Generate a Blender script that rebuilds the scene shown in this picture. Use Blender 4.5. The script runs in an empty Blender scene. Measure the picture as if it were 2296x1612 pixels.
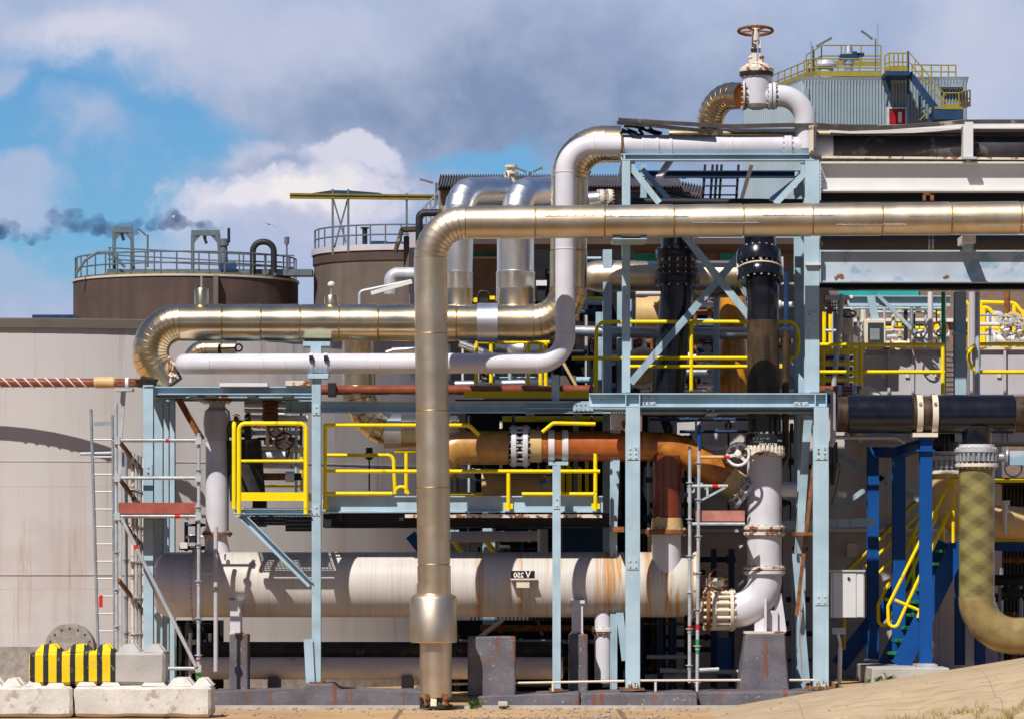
import bpy, bmesh, math, random
from mathutils import Vector, Matrix, noise
random.seed(7)
SC = bpy.context.scene
COL = SC.collection
# ---------------------------------------------------------------- survey frame
# front plane of the steelwork is Y = 0, the camera stands 55 m in front of it.
CAMD, S, XC, YH, EYE = 55.0, 165.0, 1148.0, 1250.0, 2.03
def k(Y): return (CAMD + Y) / CAMD / S          # metres per survey unit at depth Y
def X(x, Y): return (x - XC) * k(Y)
def Z(y, Y): return EYE + (YH - y) * k(Y)
def P(x, y, Y): return Vector((X(x, Y), Y, Z(y, Y)))
V = Vector
# ---------------------------------------------------------------- mesh builder
class MB:
    def __init__(s): s.v = []; s.f = []
    def add(s, vs, fs):
        o = len(s.v); s.v += [tuple(v) for v in vs]; s.f += [tuple(i + o for i in f) for f in fs]
    def box(s, x0, x1, y0, y1, z0, z1):
        s.add([(x0,y0,z0),(x1,y0,z0),(x1,y1,z0),(x0,y1,z0),(x0,y0,z1),(x1,y0,z1),(x1,y1,z1),(x0,y1,z1)],
              [(0,3,2,1),(4,5,6,7),(0,1,5,4),(1,2,6,5),(2,3,7,6),(3,0,4,7)])
        return s
    def pbox(s, x0, x1, yt, yb, Y0, Y1):
        return s.box(X(x0,Y0), X(x1,Y0), Y0, Y1, Z(yb,Y0), Z(yt,Y0))
    def frame(s, a, b, up):
        d = (b - a).normalized(); u = V(up)
        if abs(d.dot(u)) > .98: u = V((0,1,0)) if abs(d.y) < .9 else V((1,0,0))
        side = d.cross(u).normalized(); u = side.cross(d).normalized()
        return d, side, u
    def prism(s, prof, a, b, up=(0,0,1)):
        a, b = V(a), V(b); d, sd, u = s.frame(a, b, up); n = len(prof)
        vs = [a + sd*p + u*q for p, q in prof] + [b + sd*p + u*q for p, q in prof]
        fs = [(i, (i+1) % n, n+(i+1) % n, n+i) for i in range(n)] + [tuple(range(n-1,-1,-1)), tuple(range(n,2*n))]
        s.add(vs, fs); return s
    def bar(s, a, b, w, h, up=(0,0,1)):
        return s.prism([(-w/2,-h/2),(w/2,-h/2),(w/2,h/2),(-w/2,h/2)], a, b, up)
    def ibeam(s, a, b, h, w, tf=.012, tw=.009, up=(0,0,1)):
        H, W, t = h/2, w/2, tw/2
        return s.prism([(-W,-H),(W,-H),(W,-H+tf),(t,-H+tf),(t,H-tf),(W,H-tf),(W,H),(-W,H),(-W,H-tf),(-t,H-tf),(-t,-H+tf),(-W,-H+tf)], a, b, up)
    def chan(s, a, b, h, w, t=.008, up=(0,0,1)):
        H = h/2
        return s.prism([(0,-H),(w,-H),(w,-H+t),(t,-H+t),(t,H-t),(w,H-t),(w,H),(0,H)], a, b, up)
    def sweep(s, rings, n=20, cap=True):
        d0 = V(rings[0][1]).normalized()
        ref = V((0,0,1)) if abs(d0.z) < .9 else V((0,1,0))
        ref = (ref - d0*ref.dot(d0)).normalized(); pd = d0
        vs = []
        for c, d, r in rings:
            d = V(d).normalized()
            q = pd.rotation_difference(d); ref = q @ ref; ref = (ref - d*ref.dot(d)).normalized(); pd = d
            sd = d.cross(ref)
            for i in range(n):
                t = 2*math.pi*i/n
                vs.append(V(c) + (ref*math.cos(t) + sd*math.sin(t))*r)
        fs = []
        for j in range(len(rings)-1):
            for i in range(n):
                fs.append((j*n+i, j*n+(i+1)%n, (j+1)*n+(i+1)%n, (j+1)*n+i))
        if cap:
            fs.append(tuple(range(n-1,-1,-1))); m = (len(rings)-1)*n; fs.append(tuple(range(m, m+n)))
        s.add(vs, fs); return s
    def lathe(s, o, ax, prof, n=24, cap=True):
        o, ax = V(o), V(ax).normalized()
        return s.sweep([(o+ax*t, ax, max(r, 1e-4)) for t, r in prof], n, cap)
    def cyl(s, a, b, r, n=16, r2=None):
        a, b = V(a), V(b)
        return s.sweep([(a, b-a, r), (b, b-a, r if r2 is None else r2)], n)
    def tube(s, pts, r, R=.0, n=12, nb=5): return s.sweep(bend(pts, r, R, nb), n)
    def bolts(s, c, ax, R, n, r=.014, L=.05, ph=0.):
        c, ax = V(c), V(ax).normalized(); ref = V((0,0,1)) if abs(ax.z) < .9 else V((0,1,0))
        ref = (ref-ax*ref.dot(ax)).normalized(); sd = ax.cross(ref)
        for i in range(n):
            t = 2*math.pi*(i+ph)/n; o = c + (ref*math.cos(t)+sd*math.sin(t))*R
            s.cyl(o-ax*L/2, o+ax*L/2, r, 6)
    def sphere(s, c, r, sx=1, sy=1, sz=1, nu=14, nv=8):
        vs = [(c[0], c[1], c[2]-r*sz)]
        for j in range(1, nv):
            for i in range(nu):
                a, t = 2*math.pi*i/nu, math.pi*j/nv
                vs.append((c[0]+r*sx*math.sin(t)*math.cos(a), c[1]+r*sy*math.sin(t)*math.sin(a), c[2]-r*sz*math.cos(t)))
        vs.append((c[0], c[1], c[2]+r*sz)); fs = []
        for i in range(nu):
            fs.append((0, 1+(i+1)%nu, 1+i))
            for j in range(nv-2):
                a = 1+j*nu; fs.append((a+i, a+(i+1)%nu, a+nu+(i+1)%nu, a+nu+i))
            a = 1+(nv-2)*nu; fs.append((a+i, a+(i+1)%nu, len(vs)-1))
        s.add(vs, fs); return s
    def torus(s, c, ax, R, r, n=28, m=8):
        c, ax = V(c), V(ax).normalized(); ref = V((0,0,1)) if abs(ax.z) < .9 else V((0,1,0))
        ref = (ref-ax*ref.dot(ax)).normalized(); sd = ax.cross(ref); vs = []; fs = []
        for i in range(n):
            t = 2*math.pi*i/n; e = ref*math.cos(t)+sd*math.sin(t)
            for j in range(m):
                u = 2*math.pi*j/m; vs.append(c+e*(R+r*math.cos(u))+ax*r*math.sin(u))
        for i in range(n):
            for j in range(m):
                fs.append((i*m+j, ((i+1)%n)*m+j, ((i+1)%n)*m+(j+1)%m, i*m+(j+1)%m))
        s.add(vs, fs); return s
    def build(s, name, mat, parent=None, label=None, sharp=.6, off=None):
        if off is None: off = base_of(parent)
        me = bpy.data.meshes.new(name)
        me.from_pydata([(a-off[0], b-off[1], c-off[2]) for a, b, c in s.v], [], s.f)
        bm = bmesh.new(); bm.from_mesh(me)
        bmesh.ops.recalc_face_normals(bm, faces=bm.faces)
        for f in bm.faces: f.smooth = True
        for e in bm.edges:
            if len(e.link_faces) == 2 and e.calc_face_angle(0) > sharp: e.smooth = False
        bm.to_mesh(me); bm.free()
        if mat: me.materials.append(mat)
        o = bpy.data.objects.new(name, me); COL.objects.link(o)
        if parent: o.parent = parent
        if label: o['label'] = label
        return o
    def thing(s, name, mat, label, cat, group=None, kind=None):
        xs, ys, zs = zip(*s.v)
        off = ((min(xs)+max(xs))/2, (min(ys)+max(ys))/2, min(zs))
        o = s.build(name, mat, None, off=off); o.location = off
        tag(o, label, cat, group, kind); return o
def bend(pts, r, R, nb=6, seam=0., lip=0.):
    """rings along a path with filleted corners; lip > 0 lays the pipe out in overlapping sheets"""
    pts = [V(p) for p in pts]; out = []; joints = []
    def emit(c, d, joint, g=.026):
        if joint and lip and out:
            dn = V(d).normalized(); out.extend([(c, d, r+lip), (c+dn*g*.5, d, r-.006-g*.35), (c+dn*g, d, r)])
        else: out.append((c, d, r))
    def straight(a, b):
        L = (b-a).length; d = (b-a).normalized()
        if seam and L > seam*1.2:
            m = max(1, round(L/seam))
            for i in range(1, m): emit(a + d*(L*i/m), d, True)
    prev = pts[0]; out.append((prev, pts[1]-pts[0], r))
    for i in range(1, len(pts)-1):
        A, B, Cc = pts[i-1], pts[i], pts[i+1]
        d1, d2 = (A-B).normalized(), (Cc-B).normalized(); th = d1.angle(d2)
        if R <= 0 or th > math.pi-.02:
            straight(prev, B); out.append((B, (d2-d1), r)); prev = B; continue
        t = R/math.tan(th/2); t = min(t, (A-B).length*.98, (Cc-B).length*.98); Rr = t*math.tan(th/2)
        s0, cen = B+d1*t, B+(d1+d2).normalized()*(Rr/math.sin(th/2))
        straight(prev, s0)
        ax = (s0-cen).cross(B+d2*t-cen).normalized(); tot = math.pi-th
        for j in range(nb+1):
            rot = Matrix.Rotation(tot*j/nb, 3, ax)
            emit(cen + rot @ (s0-cen), rot @ (-d1), True, .010)
        prev = B+d2*t
    straight(prev, pts[-1])
    out.append((pts[-1], pts[-1]-pts[-2], r))
    return out
def pipe(pts, rpx, Rpx=0, nb=8, seam=0., lip=0., n=28, mb=None):
    Y0 = pts[0][2]; m = mb or MB()
    return m.sweep(bend([P(*p) for p in pts], rpx*k(Y0), Rpx*k(Y0), nb, seam, lip), n)
def base_of(o):
    if o is None: return (0,0,0)
    while o.parent: o = o.parent
    return tuple(o.location)
def tag(o, label=None, cat=None, group=None, kind=None):
    if label: o['label'] = label
    if cat: o['category'] = cat
    if group: o['group'] = group
    if kind: o['kind'] = kind
    return o
def T(name, label, cat, loc, group=None, kind=None):
    o = bpy.data.objects.new(name, None); COL.objects.link(o); o.location = V(loc)
    o.empty_display_size = .2
    return tag(o, label, cat, group, kind)
def structure(mb, name, mat):
    o = mb.thing(name, mat, None, None); o['kind'] = 'structure'; return o
# ---------------------------------------------------------------- materials
def rgb(h):
    h = h.lstrip('#'); c = [int(h[i:i+2],16)/255 for i in (0,2,4)]
    return tuple(x/12.92 if x <= .04045 else ((x+.055)/1.055)**2.4 for x in c)
class NT:
    def __init__(s, tree): s.t = tree; s.n = tree.nodes; s.l = tree.links
    def node(s, typ, **kw):
        nd = s.n.new(typ)
        for a, b in kw.items():
            if a == 'ins':
                for i, v in b.items():
                    if hasattr(v, 'is_output'): s.l.new(v, nd.inputs[i])
                    else: nd.inputs[i].default_value = v
            else: setattr(nd, a, b)
        return nd
    def math(s, op, a, b=0., c=None, clamp=False):
        ins = {0: a, 1: b}
        if c is not None: ins[2] = c
        return s.node('ShaderNodeMath', operation=op, use_clamp=clamp, ins=ins).outputs[0]
    def noise(s, vec, scale, detail=4, rough=.55, dist=0.):
        return s.node('ShaderNodeTexNoise', ins={'Vector': vec, 'Scale': scale, 'Detail': detail, 'Roughness': rough, 'Distortion': dist}).outputs['Fac']
    def ramp(s, f, a, b, smooth=True):
        return s.node('ShaderNodeMapRange', interpolation_type='SMOOTHSTEP' if smooth else 'LINEAR', ins={0: f, 1: a, 2: b, 3: 0., 4: 1.}).outputs[0]
    def mix(s, f, a, b, blend='MIX'):
        nd = s.node('ShaderNodeMix', data_type='RGBA', blend_type=blend, clamp_factor=True)
        for i, v in ((0, f), (6, a), (7, b)):
            if hasattr(v, 'is_output'): s.l.new(v, nd.inputs[i])
            else: nd.inputs[i].default_value = v if i == 0 else (*v[:3], 1)
        return nd.outputs[2]
    def mapping(s, vec, scale=(1,1,1), rot=(0,0,0), loc=(0,0,0)):
        return s.node('ShaderNodeMapping', ins={'Vector': vec, 'Scale': scale, 'Rotation': rot, 'Location': loc}).outputs[0]
MATS = {}
def mat(name, col, rough=.5, metal=0., var=.14, vscale=3., patch=None, streak=None, rust=0., rscale=5., bump=0., bscale=30., rvar=.08, coat=0., extra=None, speck=None):
    m = bpy.data.materials.new(name); m.use_nodes = True; t = NT(m.node_tree); t.n.clear()
    out = t.node('ShaderNodeOutputMaterial'); b = t.node('ShaderNodeBsdfPrincipled')
    t.l.new(b.outputs[0], out.inputs[0])
    co = t.node('ShaderNodeTexCoord').outputs['Object']
    n1 = t.noise(co, vscale, 5)
    c = t.mix(t.ramp(n1, .25, .75), tuple(x*(1-var) for x in col), tuple(min(1, x*(1+var)) for x in col))
    if patch:                      # (colour, threshold, scale)
        n2 = t.noise(co, patch[2], 5, .6); c = t.mix(t.ramp(n2, patch[1], patch[1]+.08), c, patch[0])
    if streak:                     # (colour, lo, hi, horizontal scale, along scale, amount)
        sv = t.mapping(co, (streak[3], streak[3], streak[4])); n3 = t.noise(sv, 1., 4, .6)
        c = t.mix(t.math('MULTIPLY', t.ramp(n3, streak[1], streak[2]), streak[5]), c, streak[0])
    if speck:
        n5 = t.noise(co, speck[2], 2, .5); c = t.mix(t.ramp(n5, speck[1], speck[1]+.03), c, speck[0])
    rf = t.math('ADD', t.math('MULTIPLY', t.math('SUBTRACT', n1, .5), rvar*4), rough, clamp=True)
    if rust:
        n4 = t.noise(co, rscale, 6, .65); f = t.ramp(n4, 1-rust, 1-rust+.06)
        c = t.mix(f, c, (.22,.075,.022)); rf = t.math('MAXIMUM', rf, t.math('MULTIPLY', f, .85))
        if metal: b.inputs['Metallic'].default_value = metal
    if extra: c = extra(t, co, c)
    t.l.new(c, b.inputs['Base Color']); t.l.new(rf, b.inputs['Roughness'])
    b.inputs['Metallic'].default_value = metal
    if not metal and not coat and rough > .3: b.inputs['Specular IOR Level'].default_value = .3
    if coat: b.inputs['Coat Weight'].default_value = coat; b.inputs['Coat Roughness'].default_value = .08
    if bump:
        nb_ = t.noise(co, bscale, 4); bp = t.node('ShaderNodeBump', ins={'Strength': bump, 'Distance': .02, 'Height': nb_})
        t.l.new(bp.outputs[0], b.inputs['Normal'])
    MATS[name] = m; return m
M_blue = mat('paint_light_blue', (.375,.50,.575), .45, var=.13, vscale=2.2, rust=.31, rscale=4.5, streak=((.31,.42,.49),.5,.7,14,.7,.5))
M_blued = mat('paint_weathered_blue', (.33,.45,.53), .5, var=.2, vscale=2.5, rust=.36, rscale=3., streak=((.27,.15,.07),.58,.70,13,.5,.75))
M_girder = mat('paint_grey_blue', (.40,.46,.53), .55, var=.12, vscale=2., patch=((.25,.37,.47),.56,2.6), rust=.27, rscale=1.6)
M_gwhite = mat('paint_chalk_white', (.66,.64,.62), .5, var=.05, vscale=2., streak=((.6,.55,.5),.62,.8,5,1.,.4))
M_white = mat('paint_white_pipe', (.605,.585,.63), .36, var=.08, vscale=2.5, rust=.275, rscale=6, streak=((.46,.40,.34),.55,.75,9,1.,.45), bump=.03, bscale=8)
M_cream = mat('paint_cream', (.68,.60,.48), .45, var=.1, rust=.34, rscale=9)
M_offwhite = mat('paint_off_white_rusting', (.66,.62,.60), .42, var=.08, rust=.36, rscale=7)
M_yellow = mat('paint_yellow', (.90,.66,.003), .40, var=.08, vscale=4, rust=.27, patch=((.55,.36,.02),.63,7), streak=((.50,.34,.03),.62,.8,12,1.,.5))
M_olive = mat('paint_olive_yellow', (.17,.145,.025), .6, var=.2)
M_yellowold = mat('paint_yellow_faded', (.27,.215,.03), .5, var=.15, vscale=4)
M_deep = mat('paint_deep_blue', (.004,.062,.25), .42, var=.12, vscale=2)
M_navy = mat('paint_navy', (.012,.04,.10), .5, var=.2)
M_black = mat('polyethylene_black', (.008,.009,.016), .20, var=.3, vscale=5, bump=.06, bscale=20, rvar=.05)
M_blackmat = mat('black_steel_and_shade', (.018,.019,.023), .5, var=.3)  # real black parts, also joists and strips darkened for shade
M_brownpe = mat('polyethylene_dirty_brown', (.075,.048,.026), .38, var=.35, vscale=5, streak=((.02,.014,.01),.45,.65,8,1.2,.8), bump=.05)
M_rust = mat('rusty_iron', (.22,.085,.03), .85, var=.4, vscale=14, bump=.3, bscale=60)
M_rustwhite = mat('white_paint_flaking_rust', (.66,.58,.48), .6, var=.1, rust=.47, rscale=7, bump=.1)
M_far = mat('weathered_grey_rail', (.10,.13,.155), .6, .2, var=.2)
M_steel = mat('galvanised_steel', (.42,.44,.47), .42, .65, var=.15, vscale=7)
M_galv = mat('galvanised_dull', (.46,.48,.50), .5, .25, var=.15, vscale=6)
M_bolt = mat('zinc_bolt', (.62,.62,.60), .4, .5, var=.1)
def brushed(t, co, c):
    n = t.noise(t.mapping(co, (1.3,1.3,1.3)), 1.6, 6, .6)
    return t.mix(t.ramp(n, .35, .72), c, (.66,.50,.31))
M_clad = mat('stainless_cladding', (.82,.66,.43), .27, 1., var=.10, vscale=1.6, bump=.075, bscale=3., rvar=.06, extra=brushed, streak=((.50,.37,.20),.55,.75,5,1.,.5))
M_clad2 = mat('bright_aluminium_cladding', (.88,.86,.83), .36, 1., var=.06, vscale=2., bump=.08, bscale=4., rvar=.05)
M_cladl = mat('stainless_dull_cladding', (.75,.635,.485), .42, 1., var=.12, vscale=1.5, bump=.16, bscale=3., rvar=.06, extra=brushed, streak=((.50,.43,.32),.5,.75,6,.35,.5))
def windings(sc, colr, amt, axis='Z'):
    def fn(t, co, c):
        w = t.node('ShaderNodeTexWave', wave_type='BANDS', bands_direction=axis, ins={'Vector': co, 'Scale': sc, 'Distortion': 1.5, 'Detail': 2., 'Detail Scale': 1.}).outputs['Fac']
        return t.mix(t.math('MULTIPLY', w, amt), c, colr)
    return fn
M_grpo = mat('orange_fibreglass', (.47,.165,.018), .30, var=.45, vscale=5, streak=((.20,.055,.008),.5,.68,3,1.6,.65), bump=.08, bscale=20, extra=windings(22,(.30,.10,.012),.45,'X'), patch=((.66,.27,.03),.55,2.6), coat=.3)
M_grpot = mat('tan_orange_fibreglass', (.50,.26,.065), .35, var=.35, vscale=4, extra=windings(20,(.34,.14,.025),.5,'X'), streak=((.26,.10,.02),.5,.7,3,1.6,.5), coat=.2, bump=.08, bscale=20)
M_grpr = mat('red_brown_fibreglass', (.43,.11,.02), .25, var=.3, vscale=3, extra=windings(16,(.22,.045,.01),.35,'X'), coat=.4, speck=((.6,.35,.2),.72,9))
M_grpd = mat('dark_red_fibreglass', (.17,.03,.010), .3, var=.3, vscale=3, coat=.3)
M_grpy = mat('tan_fibreglass', (.62,.43,.20), .4, var=.15, vscale=5, extra=windings(24,(.45,.27,.09),.4,'X'))
M_grpov = mat('orange_fibreglass_upright', (.66,.28,.025), .28, var=.3, vscale=4, extra=windings(26,(.42,.13,.01),.4,'Z'), coat=.4)
def crosswind(t, co, c):
    sx = t.node('ShaderNodeSeparateXYZ', ins={0: co}); an = t.math('ARCTAN2', sx.outputs[0], sx.outputs[1]); nn = t.noise(co, 9, 4); ws = []
    for rt in (.95, -.95):
        w = t.math('PINGPONG', t.math('ADD', t.math('MULTIPLY', an, rt), t.math('MULTIPLY', sx.outputs[2], 6.4)), 1.)
        ws.append(t.ramp(t.math('ADD', w, t.math('MULTIPLY', t.math('SUBTRACT', nn, .5), .40)), .28, .72))
    f = t.math('MULTIPLY', t.math('ADD', ws[0], ws[1]), .5)
    c = t.mix(f, (.12,.095,.034), (.275,.235,.08))
    return t.mix(t.math('MULTIPLY', t.ramp(t.noise(t.mapping(co, (3,3,30)), 1.5, 4), .45, .7), .3), c, (.30,.25,.10))
M_grpg = mat('green_tan_fibreglass', (.27,.21,.08), .35, var=.2, vscale=4, extra=crosswind, coat=.2)
M_grpe = mat('tan_green_fibreglass_bend', (.255,.185,.07), .3, var=.25, vscale=5, coat=.3, bump=.05, bscale=14)
M_redtrace = mat('red_brown_coated_pipe', (.23,.055,.022), .22, var=.2, vscale=6, coat=.5)
M_conc = mat('concrete_painted_grey', (.13,.122,.14), .8, var=.28, vscale=3, speck=((.40,.36,.33),.685,24), patch=((.19,.085,.075),.60,8), streak=((.19,.065,.024),.555,.65,4.5,.45,.9), bump=.35, bscale=26)
M_conc2 = mat('concrete_bare', (.42,.395,.365), .85, var=.14, vscale=3, speck=((.25,.22,.2),.72,30), bump=.25, bscale=30)
M_concw = mat('concrete_white', (.60,.565,.515), .82, var=.12, vscale=4, patch=((.40,.345,.28),.585,3.2), speck=((.36,.31,.26),.73,20), bump=.35, bscale=22)
M_pebble = mat('pebbles', (.36,.30,.24), .9, var=.4, vscale=40)
M_gravel = mat('gravel_concrete', (.30,.27,.25), .9, var=.25, vscale=9, bump=.5, bscale=40)
def plates(t, co, c):
    sp = t.node('ShaderNodeSeparateXYZ', ins={0: co}); an = t.math('ARCTAN2', sp.outputs[0], sp.outputs[1])
    course = t.math('FLOOR', t.math('DIVIDE', sp.outputs[2], 1.55))
    fa = t.math('FRACT', t.math('ADD', t.math('MULTIPLY', an, 2.6), t.math('MULTIPLY', course, .37)))
    l1 = t.math('LESS_THAN', fa, .0045); l2 = t.math('LESS_THAN', t.math('FRACT', t.math('DIVIDE', sp.outputs[2], 1.55)), .008)
    c = t.mix(t.math('MULTIPLY', t.math('MAXIMUM', l1, l2), .45), c, (.36,.31,.29))
    n = t.noise(t.mapping(co, (5,5,.22)), 1., 5, .65); m2 = t.noise(co, .35, 3)
    return t.mix(t.math('MULTIPLY', t.math('MULTIPLY', t.ramp(n, .57, .70), t.ramp(m2, .45, .6)), .75), c, (.34,.25,.19))
M_tank = mat('pale_tank_plaster', (.515,.485,.47), .75, var=.05, vscale=.5, streak=((.42,.345,.31),.45,.78,2.6,.16,.75), patch=((.49,.445,.435),.56,.5), extra=plates, bump=.06, bscale=2.)
M_tankd = mat('dark_concrete_tank', (.082,.056,.048), .9, var=.22, vscale=.6, streak=((.06,.045,.042),.42,.68,1.4,.10,.8))
M_tankd2 = mat('dark_tank_band', (.125,.10,.085), .9, var=.2, vscale=.6, streak=((.09,.07,.06),.45,.7,1.2,.1,.6))
M_siding = mat('corrugated_siding', (.29,.375,.43), .5, .1, var=.08, vscale=.7)
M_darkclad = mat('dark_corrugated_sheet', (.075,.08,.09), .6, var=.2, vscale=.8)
M_roof = mat('dark_corrugated_roof', (.09,.085,.10), .75, var=.25, vscale=1., streak=((.05,.045,.05),.5,.7,3,.3,.6))
M_tealglass = mat('teal_glazing', (.03,.33,.31), .12, var=.2, vscale=2)
M_red = mat('paint_red', (.62,.02,.012), .4, var=.1)
M_redb = mat('red_brown_board', (.34,.085,.06), .7, var=.2, vscale=6, patch=((.07,.19,.08),.66,1.6))
M_redw = mat('weathered_red_board', (.42,.17,.13), .75, var=.25, vscale=5)
M_green = mat('paint_green', (.03,.28,.07), .5)
M_darkroof = mat('weathered_tar_sheet', (.065,.055,.05), .8, var=.35, vscale=4, patch=((.34,.29,.24),.57,1.7), bump=.2)
M_insul = mat('torn_dark_insulation', (.03,.028,.027), .8, var=.5, vscale=6, patch=((.13,.11,.09),.6,4.), bump=.4, bscale=12)
M_cabinet = mat('cabinet_grey_white', (.60,.60,.60), .4, var=.06, vscale=2)
M_contain = mat('container_grey', (.46,.44,.47), .5, var=.06, vscale=1.5, streak=((.30,.12,.04),.70,.76,9,.8,.8))
M_glass = mat('dark_glass', (.03,.045,.05), .08, var=.2)
M_signb = mat('black_sign', (.015,.017,.018), .35)
M_signw = mat('white_lettering', (.82,.80,.72), .5, var=.02)
M_leaf = mat('weed_leaf', (.10,.20,.03), .6, var=.35, vscale=30)
M_straw = mat('dry_grass', (.32,.26,.09), .8, var=.3, vscale=20)
def stripes(t, co, c):
    x = t.node('ShaderNodeSeparateXYZ', ins={0: co}).outputs[0]
    nn = t.noise(co, 14, 3); x = t.math('ADD', x, t.math('MULTIPLY', nn, .008))
    f = t.math('FRACT', t.math('DIVIDE', t.math('ADD', x, 1.805), .1705))
    c2 = t.mix(t.math('LESS_THAN', f, .6), (.022,.024,.027), (.80,.56,.006))
    wear = t.ramp(t.noise(co, 13, 5, .75), .58, .66)
    c2 = t.mix(t.math('MULTIPLY', wear, .6), c2, c)
    return t.mix(t.math('LESS_THAN', x, .243), c, c2)
M_stripe = mat('striped_concrete', (.42,.395,.365), .75, var=.1, vscale=4, extra=stripes, bump=.15, bscale=24)
def brick(t, co, c):
    sep = t.node('ShaderNodeSeparateXYZ', ins={0: co}); cb = t.node('ShaderNodeCombineXYZ', ins={0: sep.outputs[0], 1: sep.outputs[2]})
    bk = t.node('ShaderNodeTexBrick', ins={'Vector': cb.outputs[0], 'Color1': (.15,.10,.078,1), 'Color2': (.21,.145,.11,1), 'Mortar': (.22,.18,.15,1), 'Scale': 6.5, 'Mortar Size': .012})
    return t.mix(.9, c, bk.outputs['Color'])
M_brick = mat('brown_brick', (.27,.18,.13), .9, var=.2, vscale=.8, extra=brick)
def slabs(t, co, c):
    sep = t.node('ShaderNodeSeparateXYZ', ins={0: co})
    n = t.noise(co, .9, 3); x = t.math('ADD', sep.outputs[0], t.math('MULTIPLY', n, .05))
    fx = t.math('ABSOLUTE', t.math('SUBTRACT', t.math('FRACT', t.math('DIVIDE', x, 2.9)), .5))
    c = t.mix(t.math('MULTIPLY', t.math('LESS_THAN', fx, .012), .75), c, (.10,.075,.05))
    n2 = t.noise(co, 7, 5, .7); c = t.mix(t.math('MULTIPLY', t.ramp(n2, .55, .75), .55), c, (.26,.19,.12))
    return c
M_ground = mat('tan_concrete_ground', (.47,.30,.155), .9, var=.16, vscale=.8, extra=slabs, bump=.25, bscale=18, speck=((.18,.13,.09),.73,14))
def tracks(t, co, c):
    n = t.noise(t.mapping(co, (.20,5.,5.), (0,0,.05)), 2.2, 6, .65)
    c = t.mix(t.math('MULTIPLY', t.ramp(n, .46, .66), .6), c, (.30,.195,.10))
    jx = t.node('ShaderNodeSeparateXYZ', ins={0: co}).outputs[0]; nj = t.noise(co, 1.5, 3); jf = t.math('FRACT', t.math('DIVIDE', t.math('ADD', jx, t.math('MULTIPLY', nj, .06)), 2.35)); c = t.mix(t.math('MULTIPLY', t.math('LESS_THAN', jf, .007), .35), c, (.12,.085,.05))
    n2 = t.noise(co, 1.1, 4, .6); c = t.mix(t.math('MULTIPLY', t.ramp(n2, .52, .7), .45), c, (.36,.27,.17))
    return c
M_darkground = mat('darkened_ground', (.05,.036,.022), .9, var=.25, vscale=.6, bump=.2, bscale=30)
M_shade = mat('interior_shade_black', (.012,.012,.014), .95, var=.3)  # near black, puts the interior shade into flat sheets
M_lag = mat('weathered_grey_lagging', (.045,.045,.05), .7, var=.4, vscale=3, patch=((.15,.14,.135),.56,3.5), bump=.2, bscale=9)
M_door = mat('paint_dark_red', (.30,.008,.02), .4)
M_berm = mat('tan_concrete_ramp', (.46,.345,.22), .9, var=.12, vscale=1.2, extra=tracks, bump=.12, bscale=26, speck=((.25,.19,.13),.74,16))
# ================================================================= SETTING: ground, far tanks, buildings
m = MB(); m.box(-260, 260, -95, 620, -.5, 0); structure(m, 'ground', M_ground)
m = MB(); m.box(-120, 120, -90, -5.2, .0, .004); structure(m, 'unseen_dark_ground', M_darkground)  # dark sheet out of view, added to cut bounce light and darken reflections
# concrete ramp rising in the right foreground
def berm():
    n, mrow = 40, 14; vs = []; fs = []
    for i in range(n+1):
        x = -1.0 + 14.0*i/n
        for j in range(mrow+1):
            y = -9.0 + 8.2*j/mrow
            t = max(0., (x - 2.55)); h = .012 + .168*t + .004*math.sin(1.7*x)
            e = min(1., max(0., (-.85 - y)/.55)); f = min(1., max(0., (y + 4.45 + .0*x)/.35))
            hh = h*(.0 + e**.5) if x > 2.55 else -.02
            if y < -4.1: hh -= min(hh, (-4.1-y)*.9*(.35+.25*noise.noise((x*1.3, y, 0)))) if hh > 0 else 0
            vs.append((x, y, hh + .004*noise.noise((x*2.1, y*2.3, 1))))
    for i in range(n):
        for j in range(mrow):
            a = i*(mrow+1)+j; fs.append((a, a+mrow+1, a+mrow+2, a+1))
    b = MB(); b.add(vs, fs); return b
BERM = berm(); structure(BERM, 'concrete_ramp', M_berm)
m = MB(); m.box(X(470,-.6), X(1900,-.6), -.62, -.44, 0, .045); structure(m, 'kerb', M_conc2)
m = MB(); m.box(X(1880,.3), X(2500,.3), -.75, 9, 0, .30); structure(m, 'raised_yard', M_ground)

def cyl_tank(name, label, cxp, R, Yf, ytop, mshell, cat='storage tank', n=96):
    c = V((X(cxp, Yf), Yf+R, 0)); t = T(name, label, cat, c); return t, c, Z(ytop, Yf)
# pale tank at the left
t, c, zt = cyl_tank('storage_tank', 'huge pale plastered tank with grey base ring filling the left side', -40, 7.5, 6, 735, M_tank)
zb = Z(1449, 6)
m = MB(); m.lathe(c, (0,0,1), [(zb,7.5),(Z(1289,6),7.5),(Z(1289,6),7.512),(Z(1286,6),7.512),(Z(1286,6),7.5),(Z(1034,6),7.5),(Z(1034,6),7.508),(Z(1032,6),7.508),(Z(1032,6),7.5),(zt,7.5)], 128); m.build('tank_shell', M_tank, t)
m = MB(); m.lathe(c, (0,0,1), [(zt,7.56),(zt+.13,7.56),(zt+.16,7.3)], 128); m.build('tank_rim', M_tankd2, t)
m = MB(); m.lathe(c, (0,0,1), [(0,7.62),(zb,7.62)], 128); m.build('base_ring', M_gravel, t)
mh = P(157,1452,5.97); m = MB(); m.cyl(mh+V((0,-.12,0)), mh+V((0,.3,0)), .37, 32); m.bolts(mh+V((0,-.12,0)), (0,1,0), .32, 16, .018, .05)
m.build('manway_cover', M_gravel, t)
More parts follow.
